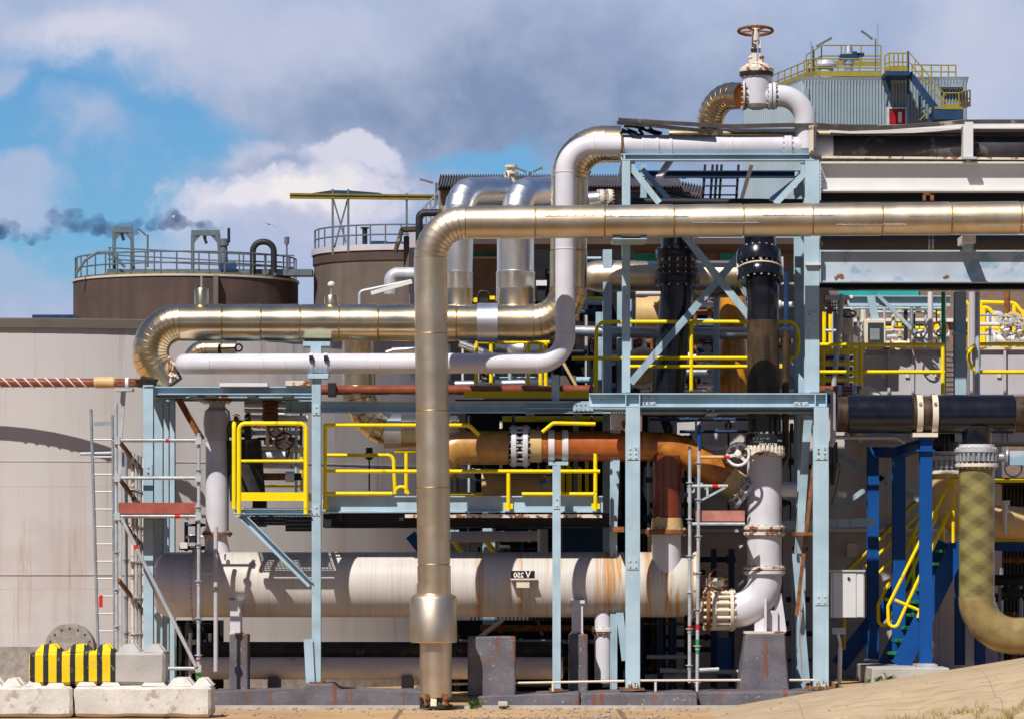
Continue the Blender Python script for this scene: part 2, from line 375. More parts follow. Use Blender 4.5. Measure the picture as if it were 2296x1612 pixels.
# pale tank at the right, behind the blue frame
t, c, zt = cyl_tank('storage_tank', 'pale tank in shade behind the blue post frame and the white cabinet', 1880, 2.7, 4.2, 940, M_tank)
m = MB(); m.lathe(c, (0,0,1), [(0,2.7),(zt,2.7)], 96); m.build('tank_shell', M_tank, t)
m = MB(); m.lathe(c, (0,0,1), [(Z(1192,4.2),2.75),(Z(1192,4.2),2.86),(Z(1184,4.2),2.86),(Z(1184,4.2),2.70)], 96, False); m.build('gutter', M_gwhite, t)
m = MB(); m.pbox(1900,1923,1218,1248,4.0,4.4); m.build('junction_box', M_cream, t)
# ---------------- far digesters
DY = 140.; kd = k(DY)
def rail_ring(t, c, R, z0, h, a0, a1, npost, mt, r=.035):
    m = MB(); N = 40
    for zz in (z0+h, z0+h*.5):
        pts = [(c[0]+R*math.cos(a0+(a1-a0)*i/N), c[1]+R*math.sin(a0+(a1-a0)*i/N), zz) for i in range(N+1)]
        m.tube(pts, r, 0, 6)
    m.build('hand_rail', mt, t)
    for i in range(npost+1):
        a = a0+(a1-a0)*i/npost; q = V((c[0]+R*math.cos(a), c[1]+R*math.sin(a), z0)); m = MB(); m.cyl(q, q+V((0,0,h)), r, 6); m.build('rail_post', mt, t)
R = 251*kd*1.03; c = V((X(417,DY+R), DY+R, 0)); zt = Z(614, DY)
t = T('digester_tank', 'dark brown concrete digester tank with rooftop gantries and a railing', 'digester', c)
m = MB(); m.lathe(c, (0,0,1), [(0,R),(zt-.1,R)], 96); m.build('tank_wall', M_tankd, t)
m = MB(); m.lathe(c, (0,0,1), [(zt-.1,R+.06),(zt,R+.06),(zt+.2,.5)], 96); m.build('roof_slab', M_contain, t)
m = MB(); m.lathe(c, (0,0,1), [(zt+.0,R-.12),(zt+.1,R-.12),(zt+.1,R-.2)], 96, False); m.build('toe_board', M_olive, t)
m = MB(); m.pbox(478,489,618,720,DY-.15,DY+.4); m.build('downpipe_recess', M_tankd2, t)
rail_ring(t, c, R-.1, zt, 1.08, -math.pi, 0, 22, M_far, .04)
def gantry(x0, x1, y0, y1, Y, lab):
    g = T('lifting_gantry', lab, 'gantry', P((x0+x1)/2, y1, Y), 'gantries on the digester roof')
    for xx in (x0, x1):
        m = MB(); m.bar(P(xx,y0+4,Y), P(xx+(0 if xx==x0 else 4),y1,Y), .17, .17); m.build('leg', M_far, g)
    m = MB(); m.bar(P(x0-3,y0+2,Y), P(x1+3,y0+2,Y), .2, .28); m.build('top_beam', M_far, g)
    m = MB()
    for a, b in ((x0, x0+14), (x1, x1-14)): m.bar(P(a,y0+22,Y), P(b,y0+6,Y), .12, .18)
    m.build('corner_brace', M_far, g)
    m = MB(); xm = (x0+x1)/2-2; m.cyl(P(xm,y0+4,Y), P(xm,y0+14,Y), .09, 8); m.bar(P(xm,y0+14,Y), P(xm+4,y0+26,Y), .14, .14); m.build('chain_hoist', M_blackmat, g)
gantry(256, 295, 514, 608, DY+3, 'pale lifting gantry at the left on the brown digester roof')
gantry(432, 490, 521, 605, DY+3, 'blue grey lifting gantry beside the vent stack on the digester roof')
t2 = T('roof_walkway', 'grey raised walkway bridge crossing the digester roof to the next tank', 'walkway', P(450,625,DY+2.5))
m = MB(); m.pbox(240,700,604,618,DY+2.5,DY+3.8); m.build('deck_beam', M_far, t2)
for yy in (568, 584, 594):
    m = MB(); m.tube([P(242,yy-12,DY+2.5), P(470,yy,DY+2.5), P(660,yy+6,DY+2.5)], .035, 0, 6); m.build('hand_rail', M_far, t2)
for i in range(9):
    m = MB(); xx = 246+i*50; m.cyl(P(xx,556+i*2.5,DY+2.5), P(xx,606,DY+2.5), .04, 6); m.build('rail_post', M_far, t2)
m = MB(); m.tube([P(172,612,DY+2), P(190,585,DY+2), P(218,566,DY+2), P(250,566,DY+2), P(280,600,DY+2)], .07, 0, 8)
m.thing('roof_hose', M_far, 'thin arched pipe over the left edge of the digester roof', 'pipe')
m = MB(); m.tube([P(567,615,DY+2), P(567,543,DY+2), P(614,543,DY+2), P(614,612,DY+2)], 7*kd, 22*kd, 12, 8); m.thing('gooseneck_vent', M_blackmat, 'dark inverted U vent pipe on the digester roof', 'vent')
m = MB(); q = P(502,600,DY+2.5); m.lathe(q, (0,0,1), [(0,.22),(.25,.2),(1.05,.17),(1.05,.24),(1.35,.24),(1.4,.12)], 16); t3 = T('vent_stack', 'grey metal vent stack with a flanged head on the digester roof', 'vent', q); m.build('stack', M_far, t3)
m = MB(); m.cyl(P(513,545,DY+2.5), P(513,512,DY+2.5), .07, 8); m.build('antenna', M_blackmat, t3); m = MB(); m.pbox(492,528,588,606,DY+2.2,DY+2.9); m.build('base_box', M_navy, t3)
def lamp_post(xb, yb, xt, yt, xh, yh, Y, lab, r=.035):
    g = T('floodlight_pole', lab, 'lamp', P(xb,yb,Y), 'lamps on poles'); kk = k(Y)
    m = MB(); m.tube([P(xb,yb,Y), P(xb,yt,Y), P(xb+(xt-xb)*.3,yt-(yt-yh)*.2,Y)], r, .25, 8); m.build('pole', M_far, g)
    m = MB(); a, b = P(xb+(xh-xb)*.2,yt-(yt-yh)*.12,Y), P(xh,yh,Y); m.bar(a, b, 5.*kk, 5.*kk); m.build('lamp_head', M_far, g)
    m = MB(); d = (b-a).normalized(); dn = d.cross(V((0,1,0))).normalized(); dn = dn if dn.z < 0 else -dn; m.bar(a+d*.1+dn*3.2*kk, b-d*.1+dn*3.2*kk, 4*kk, 1.6*kk); m.build('lamp_glass', M_gwhite, g)
lamp_post(331, 600, 331, 530, 310, 514, DY+3, 'thin lamp pole leaning its tube over the digester roof', .05)
m = MB(); m.cyl(P(643,615,DY+1), P(643,545,DY+1), .05, 6); m.cyl(P(643,548,DY+1), P(643,532,DY+1), .12, 8); m.thing('lightning_rod', M_far, 'slim rod with a thick tip on the digester right edge', 'rod')
m = MB(); m.pbox(72,168,706,714,60,64); m.thing('low_building', M_navy, 'low dark blue building strip left of the brown digester', 'building')
# second digester
R2 = 200*kd*1.03; c = V((X(905,DY+R2), DY+R2, 0)); zt = Z(548, DY)
t = T('digester_tank', 'brown concrete digester tank behind the gold riser with white edged roof', 'digester', c)
m = MB(); m.lathe(c, (0,0,1), [(0,R2),(zt-1.2,R2),(zt-.75,R2-.02)], 96); m.build('tank_wall', M_tankd2, t)
m = MB(); m.lathe(c, (0,0,1), [(zt-.75,R2+.05),(zt-.28,R2+.05)], 96); m.build('ring_beam', M_tankd, t)
m = MB(); m.lathe(c, (0,0,1), [(zt-.28,R2+.12),(zt,R2+.12),(zt+.25,.4)], 96); m.build('roof_slab', M_contain, t)
rail_ring(t, c, R2-.05, zt, .95, -math.pi, 0, 18, M_far, .04)
m = MB(); m.pbox(832,868,541,551,DY+2.6,DY+3.5); m.pbox(868,960,543,551,DY+2.6,DY+4); m.thing('roof_hatch', M_navy, 'dark blue equipment box on the second digester roof', 'equipment')
m = MB(); m.lathe(P(818,548,DY+2.5), (0,0,1), [(0,.13),(.75,.13),(.75,.22),(.82,.22)], 10); m.thing('roof_vent', M_blackmat, 'small black vent pipe on the second digester roof', 'vent')
# crane runway
t = T('crane_runway', 'faded yellow crane runway beam on crossed blue grey legs above the second digester', 'crane', P(765,560,DY-8)); Yr = DY-8
m = MB(); m.ibeam(P(650,440,Yr), P(1010,444,Yr), 12*k(Yr), .2, .08, .08); m.build('runway_beam', M_olive, t)
m = MB(); m.add([P(683,437,Yr), P(705,433,Yr), P(745,427,Yr), P(786,428,Yr), P(850,433,Yr), P(862,437,Yr)]+[P(683,437,Yr+.6), P(705,433,Yr+.6), P(745,427,Yr+.6), P(786,428,Yr+.6), P(850,433,Yr+.6), P(862,437,Yr+.6)], [(0,1,2,3,4,5),(11,10,9,8,7,6)]+[(i,(i+1)%6,(i+1)%6+6,i+6) for i in range(6)]); m.build('trolley_cover', M_navy, t)
for xx, y0, y1 in ((746,425,572),(781,425,566),(912,434,545)):
    m = MB(); m.bar(P(xx,y0,Yr), P(xx,y1,Yr), 5*k(Yr), .1); m.build('leg', M_far, t)
m = MB(); m.bar(P(748,450,Yr), P(776,545,Yr), .05, .08); m.build('cross_brace', M_far, t); m = MB(); m.bar(P(779,450,Yr+.1), P(750,556,Yr+.1), .05, .08); m.build('cross_brace', M_far, t)
# ---------------- far shed with corrugated roof
def corrug(m, a, b, up, n, depth, nrm):
    """corrugated sheet from edge a-b extruded by vector up"""
    a, b, up, nrm = V(a), V(b), V(up), V(nrm); vs = []; fs = []
    for i in range(n*4+1):
        p = a.lerp(b, i/(n*4)); o = nrm*(depth if i % 4 in (1,2) else 0); vs += [p+o, p+o+up]
    for i in range(n*4): fs.append((2*i, 2*i+2, 2*i+3, 2*i+1))
    q = len(vs); vs += [a-nrm*.15, b-nrm*.15, b-nrm*.15+up, a-nrm*.15+up]; fs.append((q,q+3,q+2,q+1))
    m.add(vs, fs)
YE = 118.
t = T('distant_shed', 'long dark shed with a worn corrugated roof behind the bright elbows', 'shed', P(1270,640,YE))
m = MB(); corrug(m, P(980,421,YE-.6), P(1530,421,YE-.6), P(986,395,YE+4)-P(980,421,YE-.6), 90, .1, V((0,-.5,.8))); corrug(m, P(1480,426,YE-.5), P(1572,446,YE-.5), P(1490,402,YE+3)-P(1480,426,YE-.5), 14, .1, V((0,-.5,.8))); m.build('roof', M_roof, t)
m = MB(); m.pbox(984,1565,432,640,YE,YE+6); m.build('wall', M_tankd2, t)
m = MB(); m.pbox(984,1545,423,431,YE-.4,YE+.1); m.build('eaves_beam', M_tankd, t)
for i in range(7):
    m = MB(); xx = 1010+i*78; m.pbox(xx,xx+56,434,462,YE-.12,YE+.05); w = m.build('window', M_navy, t)
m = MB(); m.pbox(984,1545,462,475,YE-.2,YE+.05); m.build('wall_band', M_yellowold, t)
lamp_post(978, 460, 978, 412, 942, 403, YE-6, 'street lamp with a flat head left of the distant shed', .05)
g = lamp_post(1190, 400, 1190, 388, 1216, 377, YE-8, 'right half of the twin lamp above the bright elbows', .04)
g = lamp_post(1187, 400, 1187, 388, 1156, 378, YE-8, 'left half of the twin lamp beside the cream valve stem', .04)
def bird(x, y, Y, sp, lab, dark=True):
    c = P(x,y,Y); m = MB(); m.sphere(c, sp*.16, 1, 1.6, .55, 8, 6)
    for sx in (-1, 1):
        a = c+V((sx*sp*.12,0,.02)); b = c+V((sx*sp*.5,-.05,sp*.22*(1 if sx < 0 else -.5))); e = c+V((sx*sp*.95,.08,sp*.5*(1 if sx < 0 else -.8)))
        m.prism([(-.02*sp,-.12*sp),(.02*sp,-.12*sp),(.015*sp,.12*sp),(-.015*sp,.12*sp)], a, b, (0,1,0)); m.prism([(-.015*sp,-.08*sp),(.015*sp,-.08*sp),(.01*sp,.06*sp),(-.01*sp,.06*sp)], b, e, (0,1,0))
    m.thing('gull', M_far, lab, 'bird', 'birds in the air')
bird(603, 504, 120, .34, 'small gull flying in the sky above the brown digester'); bird(924, 569, 110, .32, 'small gull flying low in front of the second digester roof')
for i, xx in enumerate((1303, 1311, 1427, 1475, 1533)):
    m = MB(); q = P(xx,394,YE+3.5); m.sphere(q, .16, 1.5, 1, 1, 8, 6); m.sphere(q+V((.2,0,.14)), .08, 1, 1, 1, 6, 5); m.thing('perched_bird', M_blackmat, 'dark bird perched on the ridge of the distant shed roof', 'bird', 'birds perched on the shed ridge')
# ---------------- corrugated process building at upper right
YF = 60.; A, B, D = P(1803,181,YF), P(2168,181,YF), P(1671,228,YF+6.6); D.z = A.z
t = T('process_building', 'tall pale blue corrugated building with a red door behind the top valve', 'building', P(1985,640,YF))
h = V((0,0,-A.z))
m = MB(); corrug(m, A, B, h, 52, .07, V((0,-1,0))); corrug(m, D, A, h, 26, .07, (A-D).cross(V((0,0,1))).normalized()); m.build('siding', M_siding, t)
E_ = D+(B-A); m = MB(); m.add([A-V((0,0,.12)),B-V((0,0,.12)),E_-V((0,0,.12)),D-V((0,0,.12))]+[A+V((-.05,-.1,.09)),B+V((.05,-.1,.09)),E_+V((.05,.1,.09)),D+V((-.1,0,.09))], [(0,1,2,3),(4,5,6,7),(0,1,5,4),(1,2,6,5),(2,3,7,6),(3,0,4,7)]); m.build('roof_edge', M_siding, t)
m = MB(); m.pbox(1994,2030,248,420,YF-.12,YF-.02); d = m.build('door', M_door, t, 'dark red door'); m = MB(); m.pbox(2014,2022,252,275,YF-.15,YF-.121); m.build('door_window', M_gwhite, d)
m = MB(); m.pbox(1988,1994,245,420,YF-.15,YF-.02); m.pbox(2030,2036,245,420,YF-.15,YF-.02); m.pbox(1988,2036,241,245,YF-.15,YF-.02); m.build('door_frame', M_galv, t)
m = MB(); m.pbox(1805,1813,200,640,YF-.12,YF-.07); m.build('downpipe', M_steel, t)
m = MB(); m.pbox(2108,2158,190,196,YF-.3,YF-.07); m.build('shutter_box', M_steel, t)
def far_rail(name, lab, pts, Y, h, n, toe=True, mt=M_yellowold, grp='yellow railings on the corrugated building roof', r=.02):
    """railing along survey points pts (x, y of feet)"""
    g = T(name, lab, 'railing', P(pts[0][0], pts[0][1], Y if len(pts[0]) < 3 else pts[0][2]), grp)
    W = [P(p[0], p[1], Y if len(p) < 3 else p[2]) for p in pts]; up = V((0,0,h))
    for f in (1., .5):
        m = MB(); m.tube([w+up*f for w in W], r, 0, 6); m.build('hand_rail', mt, g)
    if toe: m = MB(); [m.bar(a+V((0,0,.08)), b+V((0,0,.08)), .03, .14) for a, b in zip(W, W[1:])]; m.build('toe_board', mt, g)
    tot = sum((b-a).length for a, b in zip(W, W[1:]))
    for a, b in zip(W, W[1:]):
        q = max(1, round(n*(b-a).length/tot))
        for i in range(q+ (1 if b is W[-1] else 0)):
            p = a.lerp(b, i/q); m = MB(); m.cyl(p, p+up, r*1.15, 6); m.build('rail_post', mt, g)
    return g
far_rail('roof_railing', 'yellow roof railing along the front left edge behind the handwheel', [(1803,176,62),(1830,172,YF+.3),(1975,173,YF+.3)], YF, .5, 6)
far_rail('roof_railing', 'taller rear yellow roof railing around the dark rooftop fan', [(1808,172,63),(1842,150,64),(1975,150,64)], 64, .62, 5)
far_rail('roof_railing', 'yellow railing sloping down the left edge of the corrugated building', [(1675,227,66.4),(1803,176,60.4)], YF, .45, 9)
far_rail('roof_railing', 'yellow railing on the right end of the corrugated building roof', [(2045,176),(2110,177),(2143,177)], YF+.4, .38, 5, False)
m = MB(); m.lathe(P(1852,176,YF+1), (0,0,1), [(0,.22),(.32,.22),(.32,.30),(.38,.31),(.5,.24),(.52,.1)], 20); m.thing('roof_cowl', M_galv, 'squat grey ventilator cowl on the corrugated roof', 'ventilator')
t = T('rooftop_fan', 'dark green and grey fan unit standing above the roof railing', 'fan', P(1903,170,62))
m = MB(); m.lathe(P(1903,170,62), (0,0,1), [(0,.12),(.3,.13),(.32,.16),(.62,.17),(.66,.13)], 16); m.build('stack', M_steel, t)
m = MB(); m.pbox(1884,1928,122,132,61.8,62.3); m.pbox(1912,1922,116,123,61.8,62.2); m.pbox(1922,1938,119,125,61.8,62.2); m.build('motor', M_navy, t)
m = MB(); m.lathe(P(1903,120,62), (0,0,1), [(0,.13),(.2,.10),(.21,.04)], 14); m.build('cowl', M_steel, t)
m = MB(); m.pbox(1868,1975,160,172,62.5,64.5); m.thing('roof_plinth', M_navy, 'dark blue steel plinth behind the railing on the corrugated roof', 'plinth')
lamp_post(1822, 176, 1822, 108, 1865, 86, 61, 'left one of two tube lamps on the corrugated building roof', .02)
lamp_post(1963, 176, 1963, 92, 1931, 70, 61, 'right one of two tube lamps on the corrugated building roof', .02)
for xx, y0, lab in ((1818,92,'thin lightning mast behind the left roof lamp'),(1968,54,'thin lightning mast behind the right roof lamp')):
    m = MB(); m.cyl(P(xx,176,62), P(xx,y0,62), .014, 6); m.thing('lightning_mast', M_steel, lab, 'mast')
# outside stair on the building
t = T('escape_stair', 'navy outside stair with yellow rails zigzagging down the corrugated wall', 'stair', P(2100,300,YF-1)); Ys = YF-.9
m = MB(); m.pbox(1985,2040,160,170,YF-1.3,YF-.1); m.build('top_landing', M_navy, t)
m = MB(); m.bar(P(2038,165,Ys), P(2112,262,Ys), .06, 14*k(Ys)); m.build('stringer', M_navy, t)
m = MB(); m.pbox(2094,2160,246,268,YF-1.4,YF-.1); m.build('lower_landing', M_navy, t)
m = MB(); m.pbox(2096,2158,240,245,YF-1.42,YF-1.38); m.build('toe_board', M_yellowold, t)
m = MB(); m.bar(P(2036,116,Ys), P(2036,420,Ys), 5*k(Ys), .06); m.build('post', M_navy, t); m = MB(); m.bar(P(2117,226,Ys), P(2117,420,Ys), 6*k(Ys), .08); m.build('post', M_navy, t)
m = MB(); m.bar(P(1991,168,Ys), P(1991,205,Ys), 11*k(Ys), .1); m.bar(P(1993,205,Ys), P(1988,240,Ys), 4*k(Ys), .06); m.build('bracket', M_navy, t)
m = MB(); m.bar(P(2105,262,Ys), P(2060,300,Ys), .06, 14*k(Ys)); m.build('stringer', M_navy, t)
for a, b in (((2040,120),(2120,215)),((2040,142),(2120,238)),((2062,270),(2100,232)),((2085,275),(2116,246))):
    m = MB(); m.bar(P(*a,Ys), P(*b,Ys), .03, .03); m.build('stair_rail', M_yellowold, t)
for i in range(4):
    m = MB(); xx = 2052+i*17; m.cyl(P(xx,134+i*20,Ys), P(xx,180+i*22,Ys), .014, 6); m.build('rail_post', M_yellowold, t)
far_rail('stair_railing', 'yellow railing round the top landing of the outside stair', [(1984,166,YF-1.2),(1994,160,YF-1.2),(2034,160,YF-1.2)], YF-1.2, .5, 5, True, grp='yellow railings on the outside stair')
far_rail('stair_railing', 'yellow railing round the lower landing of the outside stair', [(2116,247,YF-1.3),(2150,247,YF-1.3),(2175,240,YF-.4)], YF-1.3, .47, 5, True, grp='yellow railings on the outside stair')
# ---------------- brown post, canopy and duct left of the gold riser
t = T('gable_shelter', 'weathered shelter corner with dark eaves between the second digester and the gold riser', 'shelter', P(930,690,20))
m = MB(); m.pbox(905,917,530,720,20,20.3); m.build('post', M_tankd2, t)
m = MB(); m.bar(P(886,566,20), P(901,516,20), .5, .06); m.bar(P(900,516,20), P(990,512,20), .5, .07); m.build('eaves', M_darkroof, t)
m = MB(); m.pbox(918,1000,522,720,20.5,23); m.build('wall', M_contain, t)
t = T('grey_duct', 'grey elbowed duct beside the weathered shelter', 'duct', P(880,640,19)); pipe([(930,615,19),(876,615,19),(876,660,19)], 15, 16, mb=(m := MB())); m.build('duct', M_galv, t)
m = MB(); m.tube([P(940,560,19), P(940,478,19), P(990,478,19)], .07, .1, 10); m.thing('dark_gooseneck', M_blackmat, 'dark gooseneck pipe just left of the gold riser top', 'pipe')
far_rail('gantry_railing', 'grey railing peeping out left of the bright elbows', [(945,512,24),(985,470,24)], 24, .35, 4, False, M_steel, None)
# ---------------- brick building
YB = 24.
t = T('brick_building', 'brown brick building with teal glazing behind the plant', 'building', P(1700,1300,YB))
m = MB(); m.pbox(1010,2600,556,1560,YB,YB+10); m.build('brick_wall', M_brick, t)
m = MB(); m.pbox(1000,1842,534,548,YB-2.4,YB+.2); m.pbox(1000,2620,540,556,YB-.3,YB+10); m.build('roof_edge', M_tankd, t)
for a, b, y0, y1 in ((1062,1116,560,576),(1420,1478,558,596),(1615,1705,545+12,596),(1880,2060,648,664)):
    m = MB(); m.pbox(a,b,y0,y1,YB-.06,YB+.1); w = m.build('window', M_tealglass, t); m = MB()
    m.pbox(a-3,b+3,y1,y1+4,YB-.1,YB+.1); m.build('sill', M_galv, w)
m = MB(); m.pbox(1880,2300,714,722,YB-.12,YB+.02); m.build('string_course', M_gwhite, t)
# dark equipment shed behind the lower plant
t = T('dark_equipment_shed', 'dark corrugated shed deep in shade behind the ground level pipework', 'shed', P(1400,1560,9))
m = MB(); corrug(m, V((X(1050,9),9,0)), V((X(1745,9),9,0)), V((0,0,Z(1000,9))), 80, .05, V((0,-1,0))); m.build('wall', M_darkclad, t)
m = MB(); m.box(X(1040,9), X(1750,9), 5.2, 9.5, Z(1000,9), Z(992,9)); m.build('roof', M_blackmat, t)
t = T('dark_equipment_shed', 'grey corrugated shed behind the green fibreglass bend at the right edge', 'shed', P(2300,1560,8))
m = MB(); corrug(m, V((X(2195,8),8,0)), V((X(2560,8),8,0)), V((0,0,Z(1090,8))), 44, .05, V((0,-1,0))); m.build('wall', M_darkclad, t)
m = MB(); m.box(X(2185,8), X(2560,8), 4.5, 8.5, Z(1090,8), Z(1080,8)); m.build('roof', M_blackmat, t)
# ================================================================= FOUNDATIONS AND BLOCKS
def rough(m, amp, sub=2, seed=0):
    """chip and wobble a builder's box-like mesh"""
    bm = bmesh.new(); vs = [bm.verts.new(v) for v in m.v]; bm.verts.index_update()
    for f in m.f:
        try: bm.faces.new([vs[i] for i in f])
        except ValueError: pass
    bmesh.ops.bevel(bm, geom=list(bm.edges), offset=amp*2.2, segments=1, affect='EDGES')
    for _ in range(sub): bmesh.ops.subdivide_edges(bm, edges=[e for e in bm.edges if e.calc_length() > .09], cuts=1, use_grid_fill=True)
    bm.verts.ensure_lookup_table()
    for v in bm.verts:
        q = v.co*7+V((seed,0,0)); d = noise.noise_vector(q)*amp; hit = noise.noise(v.co*3.1+V((seed*3,1,2)))
        if hit > .45: d -= V((0,0,0))+ (v.co-cen(bm, m)).normalized()*amp*4*(hit-.45)
        v.co += d
    m2 = MB(); bm.verts.index_update(); m2.v = [tuple(v.co) for v in bm.verts]; m2.f = [tuple(v.index for v in f.verts) for f in bm.faces]; bm.free(); return m2
def cen(bm, m):
    n = len(m.v); return V((sum(v[0] for v in m.v)/n, sum(v[1] for v in m.v)/n, sum(v[2] for v in m.v)/n))
def frustum(m, x0, x1, y0, y1, z0, z1, ins):
    m.add([(x0,y0,z0),(x1,y0,z0),(x1,y1,z0),(x0,y1,z0),(x0+ins,y0+ins,z1),(x1-ins,y0+ins,z1),(x1-ins,y1-ins,z1),(x0+ins,y1-ins,z1)],
          [(0,3,2,1),(4,5,6,7),(0,1,5,4),(1,2,6,5),(2,3,7,6),(3,0,4,7)])
Yb = -3.7
def block(name, x0, x1, yt, yb, Y0, dep, mt, lab, studs, seed):
    m = MB(); m.pbox(x0, x1, yt, yb, Y0, Y0+dep); m = rough(m, .017, 3, seed)
    zt = Z(yt, Y0)-.004
    for a, b in studs:
        for j in range(2): frustum(m, X(a-2,Y0), X(b+2,Y0), Y0+.03+j*dep*.5, Y0+.03+j*dep*.5+dep*.42, zt, zt+.10, .08)
    return m.thing(name, mt, lab, 'concrete block', 'stacked studded concrete blocks')
block('concrete_block', -150, 162, 1538, 1606, Yb, .75, M_concw, 'white studded concrete block in the bottom left corner', [(-120,-60),(-45,2),(4,46),(56,92),(104,144)], 1)
block('concrete_block', 166, 473, 1537, 1606, Yb, .75, M_concw, 'chipped white studded concrete block right of the corner one', [(172,214),(226,268),(318,370),(376,430),(433,470+2)], 5)
o = block('concrete_block', 65, 370, 1461, 1534, Yb+.06, .62, M_stripe, 'black and yellow striped concrete block lying on top of the white blocks', [(80,132),(150,200),(212,252),(264,312),(324,366)], 9)
m = MB(); m.torus(P(458,1527,-3.35), (1,.3,0), .045, .011, 20, 6); m.thing('lifting_loop', M_rust, 'rusty lifting loop on the right end of the chipped white block', 'loop')
def plinth(name, pts, Y0, Y1, mt, lab, seed=0, group=None, amp=.008):
    m = MB(); n = len(pts); vs = [P(x,y,Y0) for x, y in pts]; m.add(vs+[v+V((0,Y1-Y0,0)) for v in vs], [tuple(range(n)), tuple(range(2*n-1,n-1,-1))]+[(i,(i+1)%n,(i+1)%n+n,i+n) for i in range(n)])
    m = rough(m, amp, 3, seed); return m.thing(name, mt, lab, 'concrete plinth', group)
gp = 'low grey concrete foundations'
zg = YH+EYE/k(-.35)
plinth('foundation_beam', [(474,zg),(474,1549),(672,1549),(690,1533),(742,1533),(760,1549),(944,1549),(944,zg)], -.35, .9, M_conc, 'long low grey foundation under the left blue post', 1, gp)
plinth('foundation_beam', [(1052,1598),(1052,1561),(1300,1552),(1300,1598)], -.42, .9, M_conc, 'low grey foundation under the rust stained block', 2, gp)
plinth('foundation_beam', [(1303,1600),(1303,1553),(1564,1553),(1564,1600)], -.48, .9, M_conc, 'proud middle piece of the low foundation right of the stained block', 3, gp)
plinth('foundation_beam', [(1567,1598),(1567,1552),(1872,1548),(1872,1598)], -.36, .9, M_conc, 'low grey foundation under the right blue column', 4, gp)
gb = 'grey concrete support blocks'
plinth('concrete_pier', [(1049,1562),(1049,1427),(1156,1427),(1156,1562)], -.30, .35, M_conc, 'square grey block with brown rust runs beside the silver pipe foot', 5, gb)
plinth('concrete_pier', [(514,1555),(514,1421),(556,1421),(556,1555)], .50, .95, M_conc, 'narrow grey pier under the left vessel saddle', 6, gb)
plinth('concrete_pier', [(1276,1555),(1276,1421),(1318,1421),(1318,1555)], .50, .95, M_conc, 'narrow grey pier under the right vessel saddle', 7, gb)
plinth('concrete_pier', [(1656,1560),(1672,1420),(1760,1420),(1770,1560)], .45, 1.2, M_conc, 'tapered grey pier under the white elbow foot', 8, gb)
for xx, lab in ((528,'left pale saddle post of the white vessel standing on a grey pier'),(1295,'right pale saddle post of the white vessel standing on a grey pier')):
    t = T('saddle_post', lab, 'support', P(xx,1421,.6), 'vessel saddle posts')
    m = MB(); m.pbox(xx-12,xx+12,1352,1421,.58,.9); m.build('post', M_white, t)
    m = MB(); m.pbox(xx-16,xx+16,1345,1352,.55,.95); m.build('cap_plate', M_white, t); m = MB(); m.pbox(xx-14,xx+14,1417.5,1421,.56,.92); m.build('base_plate', M_rustwhite, t)
# ================================================================= STEEL FRAMES
def col(t, x0, x1, yt, yb, Y0=0., dep=.2, mt=M_blue, name='column', label=None):
    m = MB(); xm = (x0+x1)/2; Yc = Y0+dep/2; m.ibeam(P(xm,yb,Y0)+V((0,dep/2,0)), P(xm,yt,Y0)+V((0,dep/2,0)), dep, (x1-x0)*k(Y0), .016, .012, (0,1,0)); return m.build(name, mt, t, label)
def beam(t, x0, x1, yt, yb, Y0=0., w=.16, mt=M_blue, name='beam', label=None):
    m = MB(); h = (yb-yt)*k(Y0); ym = (yt+yb)/2; o = V((0,w/2,0)); m.ibeam(P(x0,ym,Y0)+o, P(x1,ym,Y0)+o, h, w, .016, .012); return m.build(name, mt, t, label)
def ybeam(t, x, yt, yb, Y0, Y1, w=.14, mt=M_blue, name='cross_beam'):
    m = MB(); h = (yb-yt)*k(Y0); ym = (yt+yb)/2; a = P(x,ym,Y0); m.ibeam(a, a+V((0,Y1-Y0,0)), h, w, .014, .01); return m.build(name, mt, t)
def angle(t, a, b, w=.09, mt=M_blue, name='brace', tk=.012):
    m = MB(); a, b = P(*a), P(*b); m.prism([(-w/2,-w/2),(w/2,-w/2),(w/2,-w/2+tk),(-w/2+tk,-w/2+tk),(-w/2+tk,w/2),(-w/2,w/2)], a, b, (0,-1,0)); return m.build(name, mt, t)
def flat(t, a, b, w=.1, mt=M_blue, name='brace', tk=.03):
    m = MB(); m.bar(P(*a), P(*b), w, tk, (0,1,0)); return m.build(name, mt, t)
def plate(t, x0, x1, yt, yb, Y0, Y1, mt=M_blue, name='gusset_plate', label=None):
    m = MB(); m.pbox(x0,x1,yt,yb,Y0,Y1); return m.build(name, mt, t, label)
# ---- main rack at the right
r = T('pipe_rack', 'light blue two storey steel pipe rack carrying the upper pipes at right', 'steel rack', P(1620,1545,0))
for x0, x1, yb in ((1403,1435,1543),(1825,1858,1540)):
    col(r, x0, x1, 912.5, yb, -.1, .2)
    m = MB(); m.pbox(x0-14,x1+10,yb-1,yb+4,-.18,.22); m.build('base_plate', M_rust, r)
    for fx in (x0+6, x1-12): m = MB(); m.pbox(fx,fx+6,yb-14,yb-1.5,-.18,-.105); m.build('base_gusset', M_rustwhite, r)
col(r, 1395, 1413, 361, 879, 0., .16); col(r, 1805, 1837, 361, 879, 0., .2)
beam(r, 1321, 1854, 881, 912, -.1, .2)
for xx in (1403, 1434, 1828, 1853): plate(r, xx-1.2, xx+1.2, 883.5, 909.5, -.098, .098, name='stiffener')
beam(r, 1393, 1826, 345, 360, 0., .2)
plate(r, 1398, 1402, 347.5, 357.5, .002, .198, name='stiffener'); plate(r, 1816, 1820, 347.5, 357.5, .002, .198, name='stiffener')
